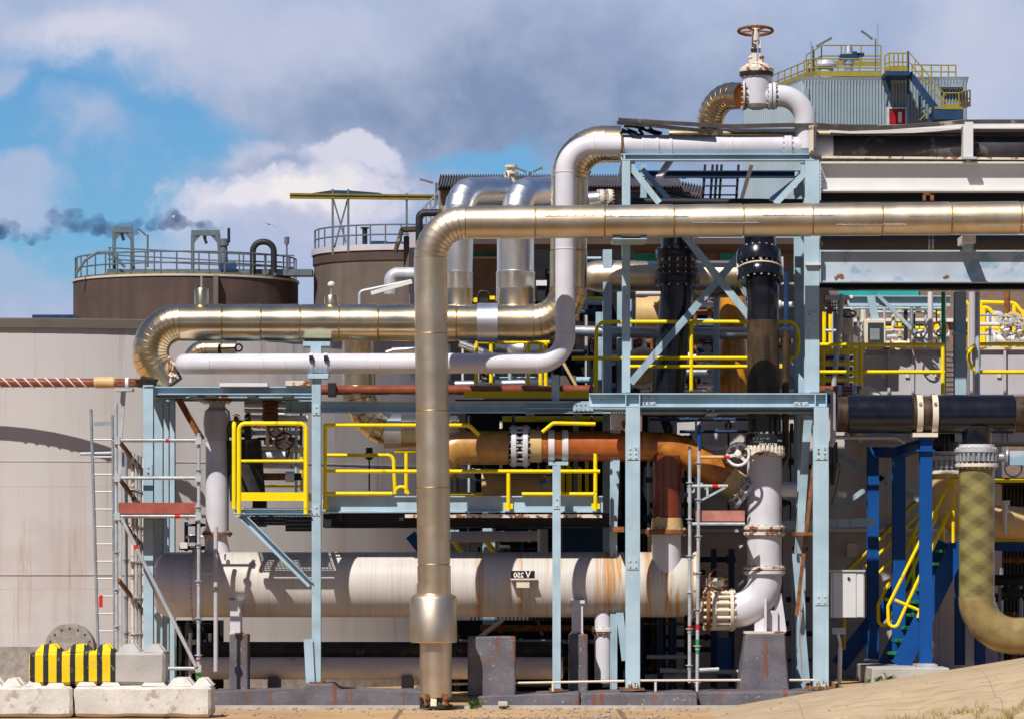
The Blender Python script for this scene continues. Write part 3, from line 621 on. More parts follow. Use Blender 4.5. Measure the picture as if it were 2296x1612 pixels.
# rear line of the rack
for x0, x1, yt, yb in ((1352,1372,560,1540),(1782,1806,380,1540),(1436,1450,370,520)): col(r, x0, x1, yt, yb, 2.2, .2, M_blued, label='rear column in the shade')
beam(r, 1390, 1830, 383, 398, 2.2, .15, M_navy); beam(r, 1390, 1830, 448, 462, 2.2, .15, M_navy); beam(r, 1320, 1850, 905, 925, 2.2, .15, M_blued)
for xx in (1405, 1820): ybeam(r, xx, 362, 380, .2, 2.2)
for xx in (1420, 1842): ybeam(r, xx, 914, 930, .1, 2.2)
ybeam(r, 1600, 914, 928, .1, 2.2, .14, M_blued)
m = MB(); m.box(X(1395,.35), X(1842,.35), .35, 2.6, Z(884,.35)-.03, Z(884,.35)); m.build('deck_plate', M_navy, r)
m = MB(); m.box(X(1020,.6), X(1394,.6), .72, 5.2, Z(894,.6)-.03, Z(894,.6)); m.build('deck_plate', M_navy, r)
beam(r, 1180, 1845, 914, 926, .55, .14, M_blue, label='lower front girder under the deck')
# braces
flat(r, (1412,372,.05), (1478,456,.05), .085); flat(r, (1808,385,.05), (1738,458,.05), .085)
plate(r, 1412.5, 1424, 362, 388, .04, .06); plate(r, 1795, 1804.5, 366, 395, .04, .06)
flat(r, (1534,528,1.3), (1806,868,1.3), .1, M_blue); flat(r, (1700,524,1.36), (1414,858,1.36), .1, M_blued)
plate(r, 1790, 1804, 848, 880, 1.27, 1.29)
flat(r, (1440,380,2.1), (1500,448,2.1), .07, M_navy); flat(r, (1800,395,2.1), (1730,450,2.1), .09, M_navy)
for a, b in (((1384,960,.9),(1374,1230,.9)),((1375,1250,.9),(1402,1480,.9))): flat(r, a, b, .10, M_blued)
flat(r, (1812,930,.6), (1790,1240,.6), .11, M_blued); flat(r, (1784,1240,.7), (1808,1530,.7), .10, M_blued); flat(r, (1828,1010,.5), (1786,1380,.5), .05, M_rust)
col(r, 1368, 1384, 905, 1545, .9, .16, M_blued, label='weathered rusty edged middle column'); col(r, 1788, 1806, 905, 1545, 1.1, .18, M_blued)
plate(r, 1370, 1404, 930, 960, .2, .6, M_rustwhite, 'bracket', 'pale flaking bracket'); plate(r, 1374, 1400, 1180, 1192, .3, .9, M_rust, 'bracket')
plate(r, 1786, 1822, 1192, 1200, .3, 1.1, M_rust, 'bracket')
for i in range(5):
    m = MB(); m.cyl(P(1372+i*6.5,930,.22), P(1372+i*6.5,921,.22), .018, 6); m.build('bolt', M_rustwhite, r)
plate(r, 1838, 1840.5, 366, 450, -.02, .2, M_blue, 'end_plate'); plate(r, 1838, 1840.5, 560, 634, -.02, .2, M_blue, 'end_plate')
plate(r, 1806, 1840, 590, 595, -.06, -.004, M_gwhite, 'shelf_bracket')
def splice(t, x0, x1, yt, yb, Y, nx, ny, mt=M_blue):
    m = MB(); m.pbox(x0, x1, yt, yb, Y-.012, Y-.0005); q = m.build('splice_plate', mt, t)
    for i in range(nx):
        for j in range(ny):
            b = P(x0+(x1-x0)*(i+.5)/nx, yt+(yb-yt)*(j+.5)/ny, Y-.012); m = MB(); m.cyl(b, b-V((0,.014,0)), .014, 6); m.build('bolt', M_rustwhite, q)
for a in ((1406,1432,1000,1030,-.1,2,3),(1828,1856,1000,1030,-.1,2,3),(1406,1432,1250,1276,-.1,2,2),(1828,1856,1330,1356,-.1,2,2),(1396,1412,640,668,0.,1,3),(1807,1835,700,730,0.,2,3),(1440,1470,884,908,-.012,3,2),(1780,1812,884,908,-.012,3,2)): splice(r, *a)
# girders of the pipe bridge going right
t = T('bridge_girder', 'white painted bridge girder running out of the right edge above the silver pipe', 'girder', P(2070,425,0), 'girders of the pipe bridge')
m = MB(); m.ibeam(P(1841,396,.02)+V((0,.16,0)), P(2420,396,.02)+V((0,.16,0)), 66*k(0), .30, .022, .014); m.build('girder', M_gwhite, t)
for i in range(6): m = MB(); m.cyl(P(1843,380+i*8,-.0), P(1836,380+i*8,-.0), .012, 6); m.build('bolt', M_bolt, t)
t = T('bridge_girder', 'grey blue bridge girder with rust spots below the silver pipe at right', 'girder', P(2070,634,0), 'girders of the pipe bridge')
m = MB(); m.ibeam(P(1841,597,.0)+V((0,.15,0)), P(2420,597,.0)+V((0,.15,0)), 72*k(0), .22, .02, .014); m.build('girder', M_girder, t)
for xx, yy, rr in ((1884,621,8),(2121,621,5)):
    m = MB(); R_ = random.Random(xx)
    for i in range(9):
        q = P(xx+R_.gauss(0,rr*.6),yy+R_.gauss(0,rr*.3),.136-.0006*i); n_ = 9; rad = rr*k(0)*R_.uniform(.2,.75)
        vs = [q+V((math.cos(6.283*j/n_)*rad*R_.uniform(.6,1.2),0,math.sin(6.283*j/n_)*rad*R_.uniform(.5,1.1))) for j in range(n_)]; m.add(vs+[v+V((0,.006,0)) for v in vs], [tuple(range(n_)), tuple(range(2*n_-1,n_-1,-1))]+[(j,(j+1)%n_,(j+1)%n_+n_,j+n_) for j in range(n_)])
    m.build('rust_blister', M_rust, t)
for xx in (2158, 2190): plate(t, xx, xx+30, 528, 545, -.5, .1, M_gwhite, 'pipe_shoe') if xx == 2158 else None
plate(t, 2164, 2184, 545, 560, -.3, .1, M_blued, 'shoe_stem')
t = T('bridge_girder', 'black strip standing in for the shadow under the white bridge girder', 'girder', P(2070,455,1), 'girders of the pipe bridge')
m = MB(); m.ibeam(P(1836,438,.55), P(2420,438,.55), 34*k(.5), .3, .02, .014); m.build('girder', M_blackmat, t)  # black beam put in as the shadow strip below the white girder
t = T('bridge_girder', 'black strip standing in for the shaded underside of the grey blue bridge girder', 'girder', P(2070,655,1), 'girders of the pipe bridge')
m = MB(); m.ibeam(P(1836,640,1.4), P(2420,640,1.4), 22*k(1), .3, .02, .014); m.build('girder', M_blackmat, t)  # black beam put in as the shade below the grey blue girder
# upright posts on the white girder holding the canopy
t = T('canopy_post', 'white channel post standing on the bridge girder under the canopy strip', 'post', P(2172,365,.0), 'posts holding the canopy')
m = MB(); m.pbox(2164,2182,274,356,-.05,.0); m.pbox(2160,2164,282,352,-.05,.25); m.build('post', M_gwhite, t); m = MB(); m.pbox(2158,2190,352,357,-.08,.2); m.build('foot_plate', M_galv, t); m = MB(); m.pbox(2168,2176,356,364,-.03,.1); m.build('foot_web', M_galv, t)
t = T('canopy_post', 'rusty angle post beside the white elbow under the canopy strip', 'post', P(1817,345,.0), 'posts holding the canopy')
m = MB(); m.pbox(1814,1824,282,345,-.04,.02); m.build('post', M_rustwhite, t)
# canopy of weathered sheets
t = T('canopy', 'weathered tar sheet canopy strip torn at its left end', 'canopy', P(1850,280,.4))
def strip(pts0, Y0, Y1, tk, nm, mt):
    m = MB(); n = len(pts0); vs = [P(x,y,Y0) for x,y in pts0]+[P(x,y,Y0)+V((0,Y1-Y0,.05)) for x,y in pts0]; vs += [v-V((0,0,tk)) for v in vs]; fs = []
    for i in range(n-1): fs += [(i,i+1,n+i+1,n+i),(2*n+i,3*n+i,3*n+i+1,2*n+i+1),(i,2*n+i,2*n+i+1,i+1),(n+i,n+i+1,3*n+i+1,3*n+i)]
    fs += [(0,n,3*n,2*n),(n-1,3*n-1,4*n-1,2*n-1)]; m.add(vs, fs); return m.build(nm, mt, t)
strip([(1388,266),(1500,273),(1640,281),(1820,277),(1905,281),(2010,282),(2100,276),(2162,270),(2300,270),(2440,271)], .02, .4, .05, 'top_sheet', M_darkroof)
strip([(1385,272),(1470,279),(1600,292)], -.02, .45, .05, 'loose_sheet', M_insul)
strip([(1824,285),(1905,290),(1990,287),(2080,280),(2160,274)], -.02, .4, .03, 'under_sheet', M_darkroof)
m = MB()
for i in range(22):
    a = random.uniform(1392,1470); b = random.uniform(274,300); m.bar(P(a,b,random.uniform(0,.5)), P(a+random.uniform(8,45),b+random.uniform(-2,16),random.uniform(0,.6)), .02, random.uniform(.01,.05))
m.build('torn_lining', M_insul, t)
# ---- left support frame
f = T('steel_trestle', 'light blue steel support frame at the left under the thick silver bend', 'steel frame', P(520,1545,0))
for i, (xx, ww, Yc) in enumerate(((332,22,0.),(357,22,1.5),(371,22,2.5),(385,22,3.5))):
    col(f, X2 := (xx-11)*1., xx+11, 868, 1552, 0., .2) if i == 0 else None
    if i: m = MB(); a = P(332,1552,0)+V((0,Yc+.1,0)); a.z = 0; b = V(a); b.z = Z(868,0); m.ibeam(a, b, .2, 22*k(0), .016, .012, (0,1,0)); m.build('column', M_blue, f)
beam(f, 320, 698, 866, 884, .25, .16, M_blue); plate(f, 321, 343, 862.5, 866, -.02, .3); beam(f, 343, 700, 872, 890, 3.4, .16, M_blued)
for xx, yy in ((333,868),(430,886),(470,886),(560,886),(640,886)):
    m = MB(); a = P(xx,878,.42); m.ibeam(a, a+V((0,3.,0)), .11, .12, .012, .01); m.build('cross_beam', M_blued, f)
m = MB(); m.box(X(346,0), X(640,0), .9, 3.3, Z(868,0)-.012, Z(868,0)); m.build('deck_plate', M_navy, f)
for Yc in (.8, 1.4, 2.): m = MB(); a = P(345,880,0); a.y = Yc; b = P(695,880,0); b.y = Yc; m.ibeam(a, b, .08, .09, .01, .008); m.build('joist', M_blued, f)
angle(f, (398,890,.9), (452,985,.9), .09, M_rust)
col(f, 699, 719, 848, 1530, 0., .17, M_blued, label='front post with rust runs'); plate(f, 690, 736, 841, 848, -.06, .3, M_blue, 'top_plate')
m = MB(); m.pbox(694,726,1528,1534,-.1,.3); m.build('base_plate', M_rust, f); m = MB(); m.prism([(-.06,-.02),(.06,-.02),(.02,.02),(-.02,.02)], P(696,1530,-.02), P(691,1432,-.02), (0,1,0)); m.build('gusset', M_blue, f)
plate(f, 640, 696, 853, 864, .2, .42, M_rustwhite, 'packing_plate'); plate(f, 492, 600, 858, 866, .18, .40, M_gwhite, 'packing_plate')
col(f, 1239, 1257, 1043, 1545, 0., .16, M_blue); m = MB(); m.pbox(1232,1262,1543,1549,-.06,.25); m.build('base_plate', M_rust, f)
col(f, 1237, 1254, 840, 898, .6, .16, M_blued)
beam(f, 719, 1352, 899, 925, .55, .16, M_blue, label='long shaded beam'); beam(f, 640, 700, 899, 925, 1.6, .14, M_blued)
plate(f, 1285, 1330, 902, 921, .53, .55, M_blued, 'splice_plate')
for i in range(8): m = MB(); m.cyl(P(1292+(i%4)*10,906+(i//4)*11,.53), P(1292+(i%4)*10,906+(i//4)*11,.515), .01, 6); m.build('bolt', M_blued, f)
for xx in (790, 1190, 1300): ybeam(f, xx, 903, 921, .7, 3., .12, M_blued)
# platform
for a in ((323,341,1040,1066,0.,1,2),(701,717,905,930,0.,1,2),(701,717,1130,1155,0.,1,2),(1241,1255,1110,1140,0.,1,2)): splice(f, *a)
p = T('access_platform', 'blue edged grating platform behind the tall silver pipe', 'platform', P(1040,1150,.45))
beam(p, 722, 1352, 1111, 1148, .45, .12, M_blue, 'edge_beam'); beam(p, 722, 1352, 1118, 1148, 1.75, .1, M_blued, 'edge_beam')
m = MB()
for i in range(34): y = .58+i*.035; m.box(X(724,.5), X(1350,.5), y, y+.006, Z(1122,.5)-.03, Z(1122,.5))
for i in range(86): x = X(726,.5)+i*.0434; m.box(x, x+.006, .575, 1.74, Z(1122,.5)-.026, Z(1122,.5)-.006)
m.build('grating', M_galv, p)
for Yc, a in ((.75,30),(1.15,34),(1.55,30)): m = MB(); m.chan(P(724,1166,.75)+V((0,Yc-.75,0)), P(1366,1166,.75)+V((0,Yc-.75,0)), a*k(.7), .06); m.build('joist', M_blackmat, p)  # joists and cross joists blackened for the shade under the platform
for xx in (760, 900, 1080, 1200, 1330): m = MB(); a = P(xx,1158,.5); m.bar(a, a+V((0,1.25,0)), .06, .10); m.build('cross_joist', M_blackmat, p)
m = MB(); m.pbox(908,1350,1152,1160,.47,.5)
m.build('kick_strip', M_rustwhite, p)
# left bracket platform
b_ = T('bracket_platform', 'small bracketed landing behind the left yellow guard frame', 'platform', P(610,1152,0))
m = MB(); m.chan(P(525,1146,.0), P(697,1146,.0), 12*k(0), .07); m.build('edge_beam', M_blue, b_)
m = MB()
for i in range(26): y = .1+i*.04; m.box(X(530,0), X(694,0), y, y+.006, Z(1138,0)-.03, Z(1138,0))
for i in range(20): x = X(532,0)+i*.05; m.box(x, x+.006, .08, 1.15, Z(1138,0)-.024, Z(1138,0)-.008)
m.build('grating', M_galv, b_)
m = MB(); m.chan(P(527,1150,1.0), P(697,1150,1.0), .1, .06); m.build('edge_beam', M_blued, b_)
m = MB(); m.pbox(640,700,1158,1190,.4,.9); m.pbox(560,640,1158,1176,.5,1.1); m.build('cable_tray', M_blackmat, b_)
m = MB(); m.chan(P(541,1153,.06), P(697,1310,.06), 16*k(0), .10, .012, (0,0,1)); m.build('knee_brace', M_blue, b_)
plate(b_, 526, 546, 1140, 1154, -.03, -.005, M_blue, 'corner_plate')
# ================================================================= PIPES
def flange(t, c, ax, R, tk, n=16, mt=M_white, bolts=True, name='flange', label=None, bR=None, mb=None):
    c = V(c); ax = V(ax).normalized(); m = MB(); m.lathe(c-ax*tk/2, ax, [(0,R*.97),(tk*.12,R),(tk*.88,R),(tk,R*.97)], 32)
    f = m.build(name, mt, t, label)
    if bolts: b = MB(); b.bolts(c, ax, R*.88 if bR is None else bR, n, max(.011,R*.045), tk+.045); b.build('bolts', M_bolt if mt is not M_black else M_bolt, f)
    return f
def strap(t, a, b, r, w, mt, name='clamp', Yax=None):
    """band round a pipe at point a along axis b"""
    m = MB(); m.lathe(V(a)-V(b)*w/2, b, [(0,r+.002),(0,r+.014),(w,r+.014),(w,r+.002)], 28, False); return m.build(name, mt, t)
# ---- P1 tall silver pipe
t = T('cladded_pipe', 'tall gold silver clad pipe rising from the ground and turning right along the rack', 'pipe', P(977,1585,-.9))
Yp = -.9; kk = k(Yp)
yc = lambda x: 500-.0085*(x-1050)
rg = bend([P(975,1440,Yp), P(964.5,yc(964),Yp), P(2440,yc(2440),Yp)], 36.5*kk, 78*kk, 9, 162*kk, .007)
m = MB(); m.sweep(rg, 40); m.build('pipe_run', M_cladl, t)
m = MB(); m.lathe(P(972,1440,Yp), (0,0,1), [(0,51*kk),(.015,53*kk),((1440-1341)*kk,53*kk),((1440-1335)*kk,49*kk),((1440-1330)*kk,38*kk),((1440-1308)*kk,38*kk)], 44, False); m.build('wide_sleeve', M_cladl, t)
m = MB(); m.lathe(P(977,1562,Yp), (0,0,1), [(0,36.*kk),(.3,36.*kk),((1562-1430)*kk,36.*kk)], 40); m.build('lower_sleeve', M_cladl, t)
m = MB()
for i in range(3):
    q = P(956+i*20+random.uniform(-4,4),1562,Yp-.19+.05*abs(i-1)); m.bar(q, q-V((random.uniform(-.03,.03),random.uniform(0,.03),.12)), .08, .01, (0,1,0))
m.build('torn_skirt', M_cladl, t)
m = MB(); m.lathe(P(978,1587,Yp), (0,0,1), [(0,37*kk),(.05,37*kk),(.06,29*kk),(.17,29*kk)], 28); m.build('foot', M_insul, t)
for xx in (956, 1001): m = MB(); q = P(xx,1572,Yp-.21); m.cyl(q-V((0,0,.05)), q+V((0,0,.1)), .026, 6); m.cyl(q+V((0,0,.03)), q+V((0,0,.07)), .05, 6); m.build('anchor_bolt', M_rust, t)
def seam(x0, x1, y):
    m = MB(); a = P(x0,y,Yp); yy = (y-yc((x0+x1)/2))*kk; dy = math.sqrt(max(0,(36.8*kk)**2-yy**2)); m.bar(a+V((0,-dy-.002,0)), P(x1,y,Yp)+V((0,-dy-.002,0)), .006, .009)
    for i in range(8): q = P(x0+(x1-x0)*(i+.5)/8,y-1.5,Yp)+V((0,-dy-.004,0)); m.cyl(q, q+V((0,-.006,0)), .008, 6)
    m.build('lap_seam', M_clad2, t)
for x0, x1, y in ((1222,1378,488),(1385,1542,489),(1552,1700,503),(1707,1868,487),(1872,2030,507),(2036,2190,489),(2196,2350,508)): seam(x0, x1, y)
m = MB(); m.pbox(1394,1436,522,535,-1.0,-.0); m.build('support_shoe', M_gwhite, t); m = MB(); m.pbox(1374,1450,531,537,-1.,.0); m.build('support_shelf', M_blue, t)
# ---- P2 thick silver pipe at left, riser, upper bend
Y2 = .75; kk = k(Y2)
t = T('cladded_pipe', 'thick gold clad pipe with a segmented bend at left that climbs behind the white pipe', 'pipe', P(345,862,Y2))
rg = [(P(376,868,Y2), P(348,822,Y2)-P(376,868,Y2), 39*kk)]
for i in range(13):
    a = math.radians(214-124*i/12); c_ = P(404+66*math.cos(a),790-66*math.sin(a),Y2); d_ = V((math.sin(a),0,-math.cos(a))); 
    d_ = V((math.sin(a)*-1 if False else math.sin(a),0,math.cos(a)*-1)); rg += [(c_,d_,41*kk+.006),(c_+d_*.005,d_,41*kk-.008),(c_+d_*.010,d_,41*kk)]
rg += bend([P(410,724,Y2), P(1273,724,Y2), P(1278,324,Y2), P(1392,324,Y2)], 41*kk, 78*kk, 9, 86*kk, .006)
m = MB(); m.sweep(rg, 40); m.build('pipe_run', M_clad, t)
m = MB(); m.lathe(P(1070,724,Y2), (1,0,0), [(0,42*kk),(0,44*kk),(46*kk,44*kk),(46*kk,42*kk)], 40, False); m.build('bright_band', M_clad2, t, 'bright plain band')
m = MB(); m.lathe(P(345,868,Y2), (0,0,1), [(0,36*kk),(.1,43*kk)], 32); m.build('torn_end', M_insul, t)
m = MB()
for i in range(16):
    a = random.uniform(0,6.28); q = P(386,800+random.uniform(0,50),Y2)+V((math.cos(a)*.03,-.15+random.uniform(-.1,.1),0)); m.bar(q, q+V((random.uniform(-.05,.08),-.03,random.uniform(-.16,-.03))), .03, .02)
m.build('torn_lagging', M_rustwhite, t)
for xx, dome in ((452,False),(743,True)):
    s_ = T('pipe_vent', 'capped vent stub with a white ball on the thick gold pipe' if dome else 'small capped vent stub at the left on the thick gold pipe', 'vent', P(xx,684,Y2), 'vent stubs on the thick gold pipe')
    m = MB(); m.lathe(P(xx,690,Y2), (0,0,1), [(0,16*kk),(24*kk if dome else 40*kk,16*kk),(27*kk if dome else 43*kk,14*kk),((28 if dome else 45)*kk,2*kk)], 24); m.build('stub', M_clad, s_)
    m = MB(); m.cyl(P(xx,664 if dome else 646,Y2), P(xx,642 if dome else 618,Y2), 2.5*kk, 8); m.build('stem', M_steel, s_)
    if dome: m = MB(); m.lathe(P(xx,642,Y2), (0,0,1), [(0,3*kk),(.005,8*kk),(5*kk,8.5*kk),(9*kk,6*kk),(11*kk,1*kk)], 16); m.build('ball_cap', M_gwhite, s_)
m = MB(); m.pbox(679,740,766,776,.38,.95); s_ = T('pipe_saddle', 'blue saddle plate between the thick gold pipe and the white pipe', 'support', P(708,793,.4)); m.build('saddle_plate', M_blue, s_)
m = MB(); m.pbox(696,720,776,795,.18,.46); m.build('saddle_stem', M_blue, s_)
# ---- P3 white pipe
Y3 = .2; kk = k(Y3)
t = T('white_pipe', 'long white pipe with two round bends stepping up to the rack top', 'pipe', P(800,838,Y3))
rg = bend([P(412,838,1.6), P(406,816,Y3), P(1267,816,Y3), P(1267,326,Y3), P(1818,327,Y3)], 22.6*kk, 62*kk, 16)
r0 = bend([P(415,816,2.2), P(415,816,Y3), P(1267.5,814,Y3), P(1267.5,326,Y3), P(1812,327,Y3)], 22.6*kk, 62*kk, 16)
m = MB(); m.sweep(r0, 32); m.build('pipe_run', M_white, t)
for xx in (470,590,850,1090,1205): m = MB(); m.lathe(P(xx,816,Y3)-V((.007,0,0)), (1,0,0), [(0,22.6*kk),(.003,22.6*kk+.006),(.011,22.6*kk+.006),(.014,22.6*kk)], 30, False); m.build('weld_bead', M_offwhite, t)
for yy in (388,560,752): m = MB(); m.lathe(P(1267,yy,Y3), (0,0,1), [(0,22.6*kk),(.003,22.6*kk+.006),(.011,22.6*kk+.006),(.014,22.6*kk)], 30, False); m.build('weld_bead', M_offwhite, t)
for xx in (1330,1440,1640): m = MB(); m.lathe(P(xx,326,Y3), (1,0,0), [(0,22.6*kk),(.003,22.6*kk+.006),(.011,22.6*kk+.006),(.014,22.6*kk)], 30, False); m.build('weld_bead', M_offwhite, t)
for xx in (698, 731): strap(t, P(xx,816,Y3), (1,0,0), 22.6*kk, .05, M_white); m = MB(); m.pbox(xx-5,xx+4,797,808,Y3-.19,Y3-.13); m.build('clamp_lug', M_blackmat, t)
m = MB(); m.pbox(690,737,837,841,.0,.45); m.build('shoe', M_blue, t)
flange(t, P(1762,327,Y3), (1,0,0), 26.5*kk, .05, 14); flange(t, P(1770,327,Y3), (1,0,0), 26.5*kk, .05, 14)
for xx in (1473, 1503): strap(t, P(xx,327,Y3), (1,0,0), 22.6*kk, .045, M_white)
m = MB(); m.lathe(P(1392,326,Y3), (1,0,0), [(0,23*kk),(0,31*kk),(.02,31*kk),(.02,23*kk)], 24, False); m.build('rusty_collar', M_rust, t)
m = MB(); m.cyl(P(1808,335,Y3), P(1808,270,Y3), 21.*kk, 28); m.build('tee_branch', M_white, t)
# ---- top gate valve with its two elbows
t = T('gate_valve', 'big white gate valve with a rusty handwheel standing on the pipe arch', 'valve', P(1697,330,Y3))
rg = bend([P(1592,330,.62), P(1592,216,.58), P(1664,216,Y3)], 30*kk, 64*kk, 8, 40*kk, .006); m = MB(); m.sweep(rg, 36); m.build('clad_elbow', M_clad, t, 'gold clad elbow')
rg = bend([P(1742,216,Y3), P(1806,216,Y3), P(1806,335,Y3)], 24.5*kk, 58*kk, 14); m = MB(); m.sweep(rg, 32); m.build('white_elbow', M_white, t)
m = MB(); m.lathe(P(1665,216,Y3), (1,0,0), [(0,33*kk),(.02,33*kk),(.03,23*kk),(58*kk,23*kk)], 28); m.build('body_neck', M_white, t)
m = MB(); m.lathe(P(1697,247,Y3), (0,0,1), [(0,10*kk),(4*kk,22*kk),(12*kk,28*kk),(40*kk,29*kk),(74*kk,33*kk),(78*kk,33*kk)], 32); m.build('valve_body', M_white, t)
flange(t, P(1696,167,Y3), (0,0,1), 38*kk, .06, 14, M_blackmat); flange(t, P(1696,159,Y3), (0,0,1), 39*kk, .055, 14, M_rustwhite)
m = MB(); m.lathe(P(1696,155,Y3), (0,0,1), [(0,36*kk),(7*kk,31*kk),(12*kk,22*kk),(15*kk,9*kk)], 28); m.build('bonnet', M_rustwhite, t)
y_ = MB(); y_.bar(P(1690,142,Y3), P(1691,86,Y3), 11*kk, 8*kk, (0,1,0)); y_.bar(P(1703,142,Y3+.03), P(1703,92,Y3+.03), 5*kk, 8*kk, (0,1,0)); y_.build('yoke', M_cream, t)
m = MB(); m.pbox(1684,1698,109,117,Y3-.035,Y3+.03); m.build('yoke_band', M_blackmat, t)
for sx in (1683, 1708): m = MB(); m.lathe(P(sx,141,Y3), (0,0,1), [(0,4*kk),(10*kk,4*kk),(10*kk,6*kk),(13*kk,6*kk),(15*kk,3*kk)], 10); m.build('gland_bolt', M_rustwhite, t)
w = MB(); w.torus(P(1694,70,Y3), (.0,.14,1), 38*kk, 3.6*kk, 40, 8)
for i in range(5):
    a = i*2*math.pi/5+.3; w.bar(P(1694,70,Y3), P(1694,70,Y3)+V((math.cos(a)*38*kk, math.sin(a)*38*kk, -math.sin(a)*38*kk*.14)), .03, .02)
w.build('handwheel', M_rust, t); m = MB(); m.lathe(P(1694,92,Y3), (0,0,1), [(0,8*kk),(22*kk,9*kk),(30*kk,7*kk),(30*kk,4*kk),(38*kk,4*kk)], 12); m.build('stem_nut', M_rustwhite, t)
flange(t, P(1726,216,Y3), (1,0,0), 31*kk, .045, 16, M_white); flange(t, P(1735,216,Y3), (1,0,0), 31*kk, .045, 16, M_white)
flange(t, P(1668,216,Y3), (1,0,0), 32*kk, .04, 14, M_rust)
# gold pipe behind the canopy
t = T('cladded_pipe', 'pale gold clad pipe lying behind the white pipe on the rack top', 'pipe', P(1700,320,.95))
pipe([(1500,304,.62),(1830,304,.62),(2440,312,.62)], 15, 0, 4, 70, .006, mb=(m := MB())); m.build('pipe_run', M_clad, t)
m = MB(); m.cyl(P(1592,330,.6), P(1592,285,.6), 28*k(.6), 24); m.build('branch_stub', M_clad, t)
t = T('old_pipe', 'dark grey lagged pipe running right under the canopy strip', 'pipe', P(2050,357,.3))
m = MB(); m.lathe(P(1826,331,.35), (1,0,0), [(0,27*k(.3)),(2.9,26*k(.3)),(3.9,26*k(.3))], 32); m.build('pipe_run', M_lag, t, 'dark weathered lagging')
m = MB(); m.lathe(P(1824,331,.35), (1,0,0), [(0,27.8*k(.3)),(.25,27.6*k(.3)),(.26,27*k(.3))], 32); m.build('end_sleeve', M_white, t)
m = MB(); m.bar(P(1840,357,.3), P(2450,362,.3), .5, .03); m.build('pale_tray', M_rustwhite, t)
m = MB(); m.bar(P(1860,297,.53), P(2440,290,.53), .08, .06); m.bar(P(1890,288,.6), P(2440,281,.6), .08, .05); m.thing('cover_sheet', M_gwhite, 'pale bent cover sheets behind the dark lagged pipe', 'sheet')
t = T('old_pipe', 'brown shaded pipe running right just below the big silver pipe', 'pipe', P(2050,560,.6))
pipe([(1841,545,.9),(2440,545,.9)], 17, mb=(m := MB())); m.build('pipe_run', M_tankd2, t)
for xx in (2082, 2090): strap(t, P(xx,545,.9), (1,0,0), 17*k(.9), .03, M_steel)
t = T('pipe_hanger', 'small dark clip between the white girder and the silver pipe', 'bracket', P(2083,450,.0))
m = MB(); m.pbox(2070,2076,436,450,-.1,.0); m.pbox(2086,2094,434,450,-.1,.0); m.pbox(2070,2094,434,438,-.1,.0); m.build('clip', M_rust, t)
# ---- P6 two bright risers with arches
Y6 = 2.2; kk = k(Y6)
for x0, rad, xa, lab in ((1028,30,1120,'left bright riser pipe arching back above the gold pipe'),(1156,41,1236,'right bright riser pipe arching back above the gold pipe')):
    t = T('riser_pipe', lab, 'pipe', P(x0,700,Y6), 'bright riser pipes')
    rr = rad; yc = 432
    rg = bend([P(x0,690,Y6), P(x0,yc,Y6), P(x0+95,yc-2,Y6+1.0), P(xa+20,yc+6,Y6+2.2)], 33*kk, 62*kk, 5, 0, .008)
    rg = [(c, d, r_ if c.z > Z(560,Y6) else rad*kk*(r_/(33*kk))) for c, d, r_ in rg]
    m = MB(); m.sweep(rg, 36); m.build('pipe_run', M_clad2, t)
    for ya, yb, e in ((676,612,2.5),(612,470,0.5)):
        m = MB(); m.lathe(P(x0,ya,Y6), (0,0,1), [(0,(rad+e+1.5)*kk),(.02,(rad+e+1.5)*kk),(.025,(rad+e)*kk),((ya-yb)*kk-.02,(rad+e)*kk),((ya-yb)*kk,(rad+e+1.2)*kk)], 36, False); m.build('sleeve', M_clad2, t)
    m = MB(); m.lathe(P(x0,704,Y6-1.0), (0,0,1), [(0,(rad+5)*kk),(.05,(rad+1)*kk),(.35,rad*kk)], 32, False); m.build('saddle_collar', M_clad, t)
t = T('valve_stem', 'cream valve head peeping out between the two bright arches', 'valve', P(1145,410,8))
q = P(1146,420,8); m = MB(); m.lathe(q, (0,0,1), [(0,.1),(.1,.1),(.1,.07),(.2,.07),(.2,.11),(.23,.11),(.23,.06),(.3,.06),(.3,.1),(.34,.1)], 14); m.build('stem', M_cream, t); m = MB(); m.torus(P(1137,395,7.9), (1,.4,0), .07, .018, 16, 6); m.build('handwheel', M_cream, t)
# right pair of bright flanges behind white riser
t = T('flange_pair', 'pale bolted flange pair right of the white riser under the rack top', 'flange', P(1357,470,2.6))
for xx in (1347, 1366): flange(t, P(xx,445,2.6), (1,.2,0), 20*k(2.6), .06, 14, M_rustwhite)
m = MB(); m.cyl(P(1320,448,2.6), P(1347,446,2.6), 17*k(2.6), 20); m.build('pipe_end', M_clad2, t)
# ---- silver header behind rack
t = T('cladded_pipe', 'gold clad drum shaped pipe end behind the blue rack column', 'pipe', P(1400,655,1.9))
m = MB(); m.lathe(P(1300,620,2.4), (1,0,0), [(0,.02),(.03,.12),(.1,.19),(.2,.215),(.24,.222),(.8,.222),(.8,.216),(1.4,.216),(1.4,.222),(2.3,.222)], 36); m.build('pipe_run', M_cladl, t)
t = T('cladded_pipe', 'short gold clad branch pointing at the black flange stack', 'pipe', P(1640,650,2.0))
m = MB(); m.lathe(P(1560,640,2.7), (.95,-.45,.05), [(0,.2),(.3,.215),(.3,.21),(.75,.21)], 32); m.build('pipe_run', M_clad, t); m = MB(); m.lathe(P(1548,642,2.8), (.95,-.45,.05), [(0,.225),(.12,.225)], 28); m.build('orange_end', M_grpo, t)
